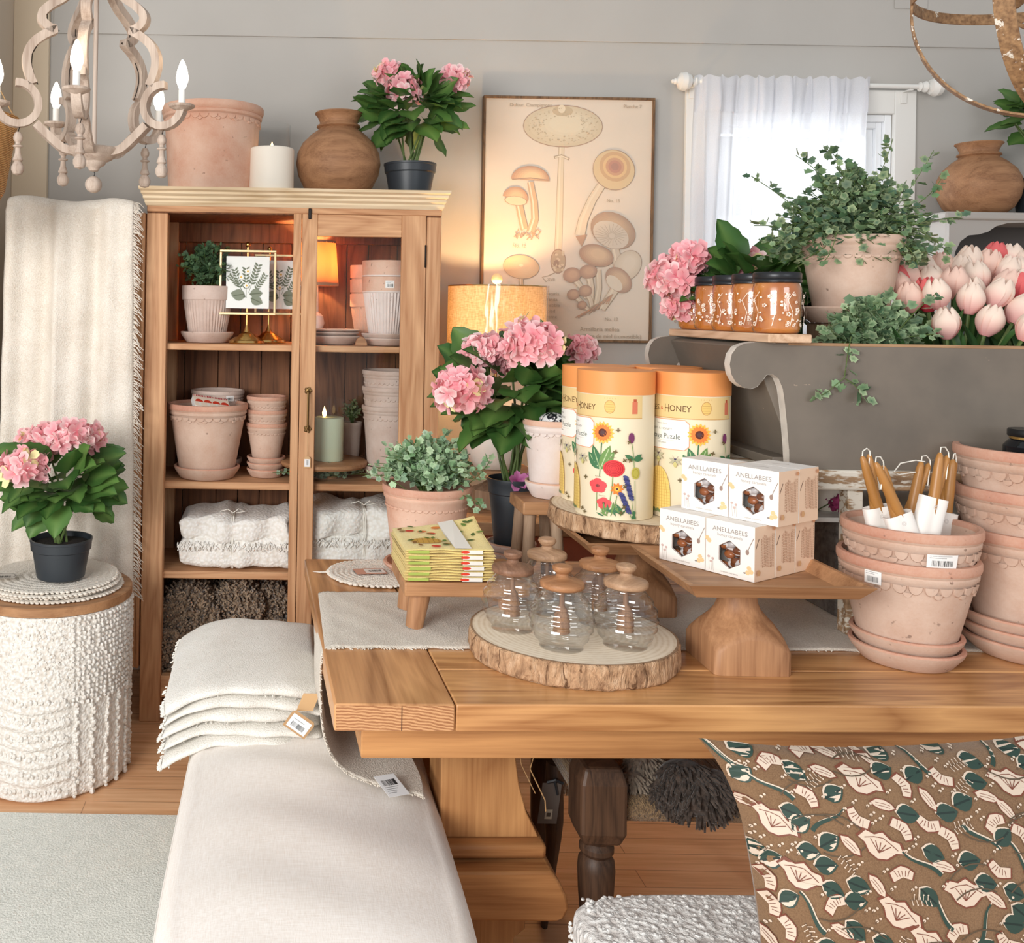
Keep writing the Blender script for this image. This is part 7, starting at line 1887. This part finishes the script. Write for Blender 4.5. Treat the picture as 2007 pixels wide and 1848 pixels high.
# tulips
r = random.Random(77); protos = {k: tulip_proto(k, i) for i, k in enumerate(('pale', 'blush', 'hot'))}
used = set(); k = 0; tul = []
def tulip(px, py, Y, kind, tx, ty, lab, grp='pink tulips standing in the trough', s=1.0):
    q = at(px, py, Y); pr_ = protos[kind]
    if kind not in used: o = pr_; used.add(kind)
    else: o = dup(pr_)
    o.location = q; o.rotation_euler = (tx, ty, r.uniform(0, 6)); o.scale = (s, s, s)
    M_ = Matrix.Rotation(ty, 4, 'Y') @ Matrix.Rotation(tx, 4, 'X') @ Matrix.Rotation(r.uniform(0, 6), 4, 'Z'); o.rotation_euler = M_.to_euler()
    tag(o, lab, 'tulip', grp)
front = [(1856, 664, 'pale', 'lowest single pale tulip at the front left of the bunch'), (1929, 658, 'pale', 'pale tulip leaning right, just right of the lowest one'), (1898, 616, 'pale', 'upright pale tulip in the middle of the front row'), (1945, 604, 'pale', 'pale tulip right of the upright middle one'), (1983, 634, 'pale', 'pale tulip at the right front, leaning right'), (1840, 606, 'pale', 'pale tulip behind the ivy strand')]
for px, py, kd, lab in front: tulip(px, py, 2.42 + (665 - py) * .0008, kd, rr(.05, .2), (px - 1880) * .005, lab, s=1.2)
back = [(1868, 585), (1915, 575), (1838, 580), (1960, 590), (1995, 600), (1880, 556), (1925, 550), (1965, 560), (2000, 565), (1850, 552), (1815, 560), (1790, 575), (1770, 590), (1768, 560), (1895, 540), (1945, 530), (1980, 535), (2010, 540), (1820, 610), (1785, 612), (2012, 600), (2015, 640), (2030, 570), (2035, 610), (2040, 540), (1905, 600), (1990, 585), (1760, 575), (1800, 540), (2003, 668), (1960, 520 + 40)]
rows = [[], [], []]
for i, q in enumerate(back): rows[0 if q[1] < 558 else (1 if q[1] < 592 else 2)].append((q[0], i))
where = {}
ordn = ('leftmost', 'second', 'third', 'fourth', 'fifth', 'sixth', 'seventh', 'eighth', 'ninth', 'tenth', 'eleventh', 'twelfth', 'thirteenth', 'fourteenth')
for k_, rw in enumerate(rows):
    for n_, (_, i) in enumerate(sorted(rw)): where[i] = (ordn[n_] + ('' if n_ == 0 else ' from the left') + ' in the ' + ('top', 'middle', 'lower')[k_] + ' row of the bunch')
for i, (px, py) in enumerate(back):
    kind = 'hot' if i in (4, 18, 27, 15) else ('blush' if i % 3 == 0 or px < 1810 else 'pale')
    tulip(px, py, 2.52 + (600 - py) * .0026 + r.uniform(0, .04), kind, r.uniform(-.25, .25), (px - 1880) * .0022 + r.uniform(-.12, .12), {'hot': 'hot pink', 'pale': 'pale pink', 'blush': 'dusky blush'}[kind] + ' tulip, ' + where[i], 'pink tulips standing in the trough', s=r.uniform(1.15, 1.35))
gg = G()
for i in range(60):
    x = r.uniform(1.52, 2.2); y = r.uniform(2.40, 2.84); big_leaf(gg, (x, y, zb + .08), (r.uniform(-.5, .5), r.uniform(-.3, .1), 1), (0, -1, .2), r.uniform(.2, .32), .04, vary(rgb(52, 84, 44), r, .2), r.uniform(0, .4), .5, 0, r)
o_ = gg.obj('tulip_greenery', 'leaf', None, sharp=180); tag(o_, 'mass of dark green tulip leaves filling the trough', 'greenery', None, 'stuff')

# ================================================================== grey hutch at the right
hX, hY, hZ = at(1853, 520, 3.86).x, 3.86, at(1950, 418, 3.86).z
hu = thing('painted_hutch', 'light grey painted hutch with an arched opening at the right edge', 'hutch', (hX, hY, 0))
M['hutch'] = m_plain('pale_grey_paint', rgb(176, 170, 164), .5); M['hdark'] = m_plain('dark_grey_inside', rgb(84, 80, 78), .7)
W_ = 1.1; D_ = .27; Htop = hZ - .03
boxobj('side_panel', (0, .02, .0, D_, 0, Htop), 'hutch', hu, .003); boxobj('side_panel', (W_ - .02, W_, 0, D_, 0, Htop), 'hutch', hu, .003)
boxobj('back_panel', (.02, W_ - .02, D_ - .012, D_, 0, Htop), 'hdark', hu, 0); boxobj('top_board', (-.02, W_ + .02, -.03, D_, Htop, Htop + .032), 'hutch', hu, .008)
boxobj('shelf', (.02, W_ - .02, .02, D_ - .012, 1.48, 1.50), 'hutch', hu, .002); boxobj('lower_front', (.02, W_ - .02, 0, .02, 0, .9), 'hutch', hu, .002)
def hp(px, py): q = at(px, py, hY - .0); return (q.x - hX, q.z)
arch = [hp(*p) for p in ((1862, 560), (1862, 520), (1866, 494), (1876, 474), (1892, 462), (1912, 460), (1930, 455), (1946, 444), (1968, 438), (2000, 437))]
aw = W_; mir = [(W_ - x, z) for x, z in arch[::-1]]
poly = [(0.0, 1.35), (0.0, Htop), (W_, Htop), (W_, 1.35)] + [(W_ - arch[0][0], 1.35)] + [(W_ - x, z) for x, z in arch] + arch[::-1] + [(arch[0][0], 1.35)]
g = G(); g.prism(poly, -.018, .002); g.obj('arched_front', 'hutch', hu, flat=True, fixn=True)
wood_vase('cracked round wooden urn on top of the grey hutch', X(1917, 3.985, 400), 3.985, Htop + .033, .91, 'vasewood')
b = (X(2043, 3.95, 400), 3.95, Htop + .033)
t = thing('potted_hydrangea', 'leafy plant in a black pot on the grey hutch', 'plant', b); black_pot(t, .105, .085, .15)
hydrangea(t, (0, 0, .13), [(.05, -.02, .42, .06)], 37, cz=.27, spread=(.19, .07, .13), nl=40, L=.11)
t = thing('wooden_mushrooms', 'carved wooden mushrooms standing inside the grey hutch', 'ornament', (X(1905, 3.98, 500), 3.98, 1.501))
for (dx, h_, rc, tl_) in ((0, .245, .052, .02), (.045, .235, .048, .05), (-.03, .20, .05, 0), (-.055, .10, .02, 0)):
    g = G(); g.tube([(dx * .6, 0, 0), (dx * .6 + tl_ * .4, 0, h_ * .6), (dx + tl_, 0, h_)], .009, 10); g.lathe([(1e-4, -.004), (rc * .9, -.006), (rc, 0), (rc * .75, .012), (rc * .3, .018), (1e-4, .019)], 28, o=(dx + tl_, 0, h_), capb=False); g.obj('mushroom', 'greywood', t)

# ================================================================== in front of and under the table
ms = thing('bouche_bench', 'x', 'bench', (0, 0, 0)); bpy.data.objects.remove(ms)
bz = .525
bb_ = thing('boucle_bench', 'long bench seat in nubby white boucle at the bottom of the picture', 'bench', (1.022, 1.525, 0))
def bfn(u, v):
    a = 2 * pi * v; ca, sa = cos(a), sin(a); n_ = 9.0; rad = (abs(ca) ** n_ + abs(sa) ** n_) ** (-1 / n_); hx, hy = .50, .235
    k = min(1, u / .7); bx, by = ca * rad * hx, sa * rad * hy
    if u < .7: ex_, ey_ = abs(bx) * k * .95 / hx, abs(by) * k * .92 / hy; return (bx * k * .95, by * k * .92, bz - .012 * ex_ ** 6 - .018 * ey_ ** 4)
    q = (u - .7) / .3
    if q < .4: a2 = q / .4 * pi / 2; return (bx * (.95 + .05 * sin(a2)), by * (.92 + .08 * sin(a2)), bz - .012 * 1 - .018 * (abs(by) / hy * .92) ** 4 - .03 * (1 - cos(a2)))
    q = (q - .4) / .6; return (bx, by, (bz - .055) * (1 - q) + .36 * q)
g = G(); g.grid(lambda u, v: bfn(max(u, 1e-4), v), 60, 160, cv=True); g.obj('seat_cushion', 'boucle', bb_, sharp=180)
g = G(); r = random.Random(6)
for i in range(2600):
    x, y = r.uniform(-.472, .3), r.uniform(-.1, .205); ex_, ey_ = abs(x) / .5, abs(y) / .235
    g.sphere((x, y, bz - .012 * ex_ ** 6 - .018 * ey_ ** 4 - .001), r.uniform(.003, .0058), 6, 4, sc_=(1, 1, .7))
for i in range(300):
    g.sphere((-.4975, r.uniform(-.1, .19), bz - .05 - r.uniform(0, .06)), r.uniform(.003, .0045), 6, 4)
g.obj('nubs', 'boucle', bb_)
for x in (-.44, .44):
    for y in (-.18, .18): boxobj('leg', (x - .02, x + .02, y - .02, y + .02, 0, .36), 'darkwood', bb_, .003)

# printed pillow leaning on it
PWd, PHh, PT = .56, .43, .085
pil = thing('printed_pillow', 'brown cushion block-printed with green leaves and cream flowers, bottom right corner', 'pillow', (.985, 1.46, bz + .165))
tilt = Matrix.Rotation(radians(-14), 4, 'X') @ Matrix.Rotation(radians(-3), 4, 'Y')
def pfront(s, t):
    """s, t in -1..1 on the face"""
    e = (1 - abs(s) ** 2.6) ; f = (1 - abs(t) ** 2.6); b = max(0, e) ** .55 * max(0, f) ** .55
    pin = 1 - .07 * (1 - abs(t) ** 2) * abs(s) ** 3; pin2 = 1 - .06 * (1 - abs(s) ** 2) * abs(t) ** 3
    corner = .0
    x = s * PWd / 2 * (1 + .0 * corner) * (pin); z = t * PHh / 2 * pin2
    if s < 0 and t > 0: k = (abs(s) * abs(t)) ** 5; x -= .036 * k; z += .010 * k
    wr = .005 * sin(s * 9 + t * 3) * (abs(s) ** 3) + .004 * sin(t * 11 - s * 4) * abs(t) ** 2 + .004 * math.exp(-((s + .82 + .12 * t) / .06) ** 2) * 1.2
    return Vector((x, -(PT * b) + wr * b, z))
def pback(s, t): q = pfront(s, t); return Vector((q.x, -q.y * .9, q.z))
g = G(); N = 60
g.grid(lambda u, v: tilt @ pfront(u * 2 - 1, v * 2 - 1), N, N); g.grid(lambda u, v: tilt @ pback(1 - u * 2, v * 2 - 1), N, N)
g.obj('cushion_cover', m_fabric('brown_cotton', rgb(130, 102, 76), rgb(108, 82, 60), 500, .3, 10), pil, sharp=180)
def surf(u, v, k):
    s, t = u / (PWd / 2), v / (PHh / 2); s = max(-.999, min(.999, s)); t = max(-.999, min(.999, t))
    p = pfront(s, t); e = .01; a = pfront(min(.999, s + e), t) - pfront(s - e, t); b_ = pfront(s, min(.999, t + e)) - pfront(s, t - e); n = a.cross(b_)
    n = n.normalized() if n.length > 1e-9 else Vector((0, -1, 0))
    if n.y > 0: n = -n
    return tilt @ (p + n * k)
P = Print(surf, .0012, .00006); gn = rgb(44, 64, 56); cr2 = rgb(202, 184, 166); mr = rgb(112, 62, 46); br_ = rgb(96, 74, 54); gl = rgb(74, 94, 80)
def motif_flower(x, y, s, rot):
    cr, sr = cos(rot), sin(rot); T = lambda u, v: (x + (u * cr - v * sr) * s, y + (u * sr + v * cr) * s)
    out = [T(*q) for q in ((-.030, .002), (-.022, .014), (-.010, .013), (.0, .020), (.012, .014), (.024, .015), (.032, .004), (.022, .000), (.012, -.012), (.0, -.016), (-.012, -.012), (-.020, -.002))]
    P.poly([(x + (a - x) * 1.12, y + (b - y) * 1.14) for a, b in out], mr); P.poly(out, cr2)
    for q in range(5): P.stroke([T(0, -.008), T(-.014 + .007 * q, .006)], .0011 * s, mr)
    P.stroke([T(-.022, .004), T(-.010, .010), T(.002, .013), T(.014, .009), T(.024, .005)], .0010 * s, mr)
def motif_bud(x, y, s, rot):
    cr, sr = cos(rot), sin(rot); T = lambda u, v: (x + (u * cr - v * sr) * s, y + (u * sr + v * cr) * s)
    out = [T(*q) for q in ((-.022, 0), (-.012, .008), (.002, .009), (.014, .005), (.020, -.001), (.010, -.007), (-.006, -.008), (-.016, -.005))]
    P.poly([(x + (a - x) * 1.16, y + (b - y) * 1.2) for a, b in out], mr); P.poly(out, cr2)
    for q in (-.003, .0015): P.stroke([T(-.014, q), T(.0, q + .001), T(.012, q)], .0009 * s, mr)
def motif_fan(x, y, s, rot):
    cr, sr = cos(rot), sin(rot); T = lambda u, v: (x + (u * cr - v * sr) * s, y + (u * sr + v * cr) * s)
    out = [T(*q) for q in ((-.016, -.010), (-.020, .004), (-.010, .010), (.0, .014), (.011, .010), (.019, .003), (.014, -.008), (0, -.003))]
    P.poly([(x + (a - x) * 1.14, y + (b - y) * 1.16) for a, b in out], mr); P.poly(out, cr2)
    for q in range(5): P.stroke([T(-.008 + .004 * q, -.002), T(-.013 + .0065 * q, .007)], .001 * s, mr)
def motif_leaf(x, y, s, rot):
    P.leaf(x - .002 * s, y + .002 * s, .034 * s, .020 * s, rot, cr2); P.leaf(x, y, .034 * s, .020 * s, rot, gn, rgb(30, 44, 40))
def motif_swoosh(x, y, s, rot, fl=1):
    cr, sr = cos(rot), sin(rot); pts = []
    for q in range(9): u = -.035 + .07 * q / 8; v = .010 * sin((u / .035) * 1.9) * fl; pts.append((x + (u * cr - v * sr) * s, y + (u * sr + v * cr) * s))
    P.stroke([(a + .002, b + .002) for a, b in pts], .006 * s, cr2, .002 * s); P.stroke(pts, .008 * s, gn, .003 * s)
def motif_sprig(x, y, s, rot, rnd):
    cr, sr = cos(rot), sin(rot); T = lambda u, v: (x + (u * cr - v * sr) * s, y + (u * sr + v * cr) * s)
    P.stroke([T(-.030, 0), T(-.01, .006), (T(.012, .002)), T(.032, .006)], .0013, br_)
    for q in range(9):
        u = -.026 + .0068 * q; sg = 1 if q % 2 else -1; P.stroke([T(u, .003), T(u + .002, sg * .012 + .003)], .001, cr2); P.ell(*T(u + .003, sg * .014 + .003), .0027 * s, .0023 * s, cr2, n=7)
rp = random.Random(21); placed = []
def try_put(rad, tries, fn_, n):
    k = 0
    for _ in range(tries):
        x = rp.uniform(-PWd / 2 * .99, PWd / 2 * .99); y = rp.uniform(-PHh / 2 * .985, PHh / 2 * .985)
        if all((x - a) ** 2 + (y - b) ** 2 > (rad + c) ** 2 for a, b, c in placed):
            placed.append((x, y, rad)); P.k = .0018; fn_(x, y); k += 1
            if k >= n: break
for k in range(46):
    x, y = rp.uniform(-.27, .25), rp.uniform(-.2, .2); a_ = rp.uniform(-.9, -.2) + (pi if k % 2 else 0); P.stroke([(x + .012 * q * cos(a_ + .12 * q), y + .012 * q * sin(a_ + .12 * q)) for q in range(6)], .0018, rgb(84, 70, 54))
try_put(.025, 1200, lambda x, y: motif_flower(x, y, 1.0, -.45 + rp.uniform(-.3, .3)), 22)
try_put(.0145, 1500, lambda x, y: motif_fan(x, y, .85, rp.choice((-1.2, 2.5, .3)) + rp.uniform(-.3, .3)), 34)
try_put(.0118, 1500, lambda x, y: motif_leaf(x - .015, y - .002, .95, rp.uniform(-.9, .6)), 50)
try_put(.0175, 2500, lambda x, y: motif_swoosh(x, y, .80, rp.choice((.8, 2.3, -.9)), rp.choice((-1, 1))), 60)
try_put(.0135, 2500, lambda x, y: motif_bud(x, y, .78, -.7 + rp.uniform(-.5, .5)), 46)
try_put(.0118, 7000, lambda x, y: motif_leaf(x - .015, y - .002, .92, rp.uniform(-.7, .7)), 150)
try_put(.0105, 6000, lambda x, y: motif_sprig(x, y, .46, rp.uniform(-1.6, 1.6), rp), 130)
try_put(.0048, 6000, lambda x, y: (P.ell(x, y, .0024, .002, cr2, n=7), P.ell(x + .005, y + .003, .002, .0017, cr2, n=7), P.stroke([(x - .004, y - .004), (x, y)], .001, br_)), 260)
P.obj('block_print', pil)

# ---- old chair with rush seat under the table
chx = (X(1169, 2.02, 1600), 2.38)
oc = thing('turned_leg_chair', 'dark antique chair with turned legs and a rush seat pushed under the table', 'chair', (0, 0, 0))
def turned(px, Y, name='leg', s=1.0, parent=oc):
    q = at(px, 1600, Y); x0 = q.x
    def zz(py): return at(px, py, Y).z
    k = S(Y)
    g = G(); w = 45 * k * s
    # square block above, turned below
    zt_ = zz(1489); zb_ = zz(1640)
    lv = [(.80, zt_), (1.0, zt_ - .035), (1.0, zb_ + .03), (.78, zb_)]
    vs = []
    for q_, z in lv: vs += [(x0 - w * q_, Y - w * q_, z), (x0 + w * q_, Y - w * q_, z), (x0 + w * q_, Y + w * q_, z), (x0 - w * q_, Y + w * q_, z)]
    fs = [(j * 4 + i, j * 4 + (i + 1) % 4, (j + 1) * 4 + (i + 1) % 4, (j + 1) * 4 + i) for j in range(3) for i in range(4)] + [(0, 3, 2, 1), (12, 13, 14, 15)]
    g.add(vs, fs); lg = g.obj(name, 'darkwood', parent, flat=True, bevel=.008, fixn=True)
    p2 = [(px_r * k * s, zz(py)) for px_r, py in ((32, 1638), (26, 1646), (33, 1655), (33, 1664), (27, 1672), (34, 1682), (36, 1700), (34, 1740), (30, 1790), (26, 1840))]
    p2.append((22 * k * s, 0)); g = G(); g.lathe([(a, b) for a, b in p2[::-1]], 32, o=(x0, Y, 0)); g.obj('turned_lower', 'darkwood', lg)
    return x0
lx1 = turned(1170, 2.18); 
sx0 = lx1 + .04; q = at(1215, 1600, 2.18)
M['rush'] = m_fabric('rush_cord', rgb(150, 124, 92), rgb(96, 76, 54), 60, 1.0, 20, stretch=(4, .3, 4), dist=.01)
zs1 = at(1240, 1555, 2.18).z; zs0 = at(1240, 1606, 2.18).z
g = G(); zm_ = (zs0 + zs1) / 2; g.tube([(sx0 - .01, 2.18, zm_), (sx0 + .55, 2.18, zm_)], (zs1 - zs0) / 2, 20); g.obj('front_rail', 'rush', oc)
boxobj('rush_seat', (lx1 - .04, lx1 + .62, 2.20, 2.62, zm_ - .005, zs1 + .012), 'rush', oc, .01)
lx2 = lx1 + .62
g = G(); g.lathe([(.03, 0), (.035, .3), (.03, .46)], 16, o=(lx2, 2.18, 0)); g.obj('leg', 'darkwood', oc)
for x in (lx1, lx2): g = G(); g.lathe([(.03, 0), (.035, .3), (.03, .56)], 16, o=(x, 2.62, 0)); g.obj('leg', 'darkwood', oc)
# cream sheepskin and dark fringed throw on the seat
def shag(name, label, pts, cols, mat, seed, n, hl):
    """pts: list of (px, py, rx, ry, Y) ellipsoids covered with tufts"""
    r = random.Random(seed); g = G()
    for (px, py, rx, ry_, Y) in pts:
        q = at(px, py, Y); k = S(Y); g.sphere(q, 1.0, 20, 12, sc_=(rx * k, rx * k * .8, ry_ * k))
    o = g.obj(name, mat, None, sharp=180); g = G()
    for i in range(n):
        px, py, rx, ry_, Y = r.choice(pts); q = at(px, py, Y); k = S(Y); a = r.uniform(0, 2 * pi); e = r.uniform(-1, .9)
        m = Vector((cos(a) * sqrt(1 - e * e), -abs(sin(a)) * sqrt(1 - e * e), e)); p = q + Vector((m.x * rx * k, m.y * rx * k * .8, m.z * ry_ * k))
        L = hl * r.uniform(.6, 1.2); d = (m + Vector((r.uniform(-.4, .4), -.2, -.8))).normalized()
        g.tube([p, p + d * L * .5, p + d * L + Vector((r.uniform(-.004, .004), 0, -.004))], [.0035, .0032, .0022], 5)
    g.obj('tufts', mat, o); tag(o, label, 'throw'); return o
M['dshag'] = m_fabric('dark_wool', rgb(82, 70, 62), rgb(40, 33, 29), 90, .8, 12)
M['cshag'] = m_fabric('cream_wool', rgb(222, 208, 190), rgb(190, 172, 150), 120, .8, 12)
M['gshag'] = m_fabric('taupe_wool', rgb(150, 136, 120), rgb(104, 92, 80), 90, .8, 12)
shag('dark_fringed_throw', 'dark brown shaggy throw bunched on the rush seat under the table', [(1340, 1530, 52, 40, 2.16), (1370, 1555, 55, 42, 2.14), (1320, 1550, 36, 34, 2.17), (1400, 1545, 40, 36, 2.15)], None, 'dshag', 5, 900, .022)
shag('taupe_fringed_throw', 'taupe shaggy throw on the rush seat, left of the dark one', [(1260, 1510, 40, 30, 2.26), (1240, 1535, 30, 22, 2.22)], None, 'gshag', 6, 500, .022)
shag('sheepskin', 'cream sheepskin showing behind the chair post under the table', [(1115, 1500, 32, 40, 2.55), (1140, 1515, 26, 44, 2.6)], None, 'cshag', 7, 500, .02)
# dark carved post with a tag
op = at(1085, 1600, 2.45); t = thing('carved_post', 'dark curved chair leg with a grey tag behind the trestle', 'chair leg', (op.x, 2.45, 0))
def zq(py): return at(1085, py, 2.45).z
g = G(); prs = [(18, 1492), (19, 1530), (21, 1570), (21, 1605), (17, 1640), (13, 1690), (11, 1740)]
g.tube([((px - 16) * 0 + (0 if py < 1640 else -.004 * (py - 1640) / 40), 0, zq(py)) for px, py in prs] + [(-.02, 0, 0)], [px * S(2.45) * 1.25 for px, py in prs] + [.012], 14, flat=.7); g.obj('leg_body', 'darkwood', t)
P = Print(plane_fn((-.022, -.04, zq(1558)), (1, 0, 0), (.12, 0, 1)), 0); P.rect(-.024, -.052, .024, .05, rgb(112, 104, 98)); P.k += .0005; P.rect(-.008, -.040, .010, -.016, rgb(200, 194, 176)); P.rect(-.004, -.034, .006, -.024, rgb(90, 80, 70)); P.obj('grey_tag', t, solid=.0008)
g = G(); g.tube([(-.03, -.042, zq(1518)), (-.01, -.045, zq(1512)), (.01, -.04, zq(1520))], .004, 6); g.tube([(-.012, -.045, zq(1512)), (-.004, -.046, zq(1540))], .003, 6); g.obj('black_ribbon', 'black', t)
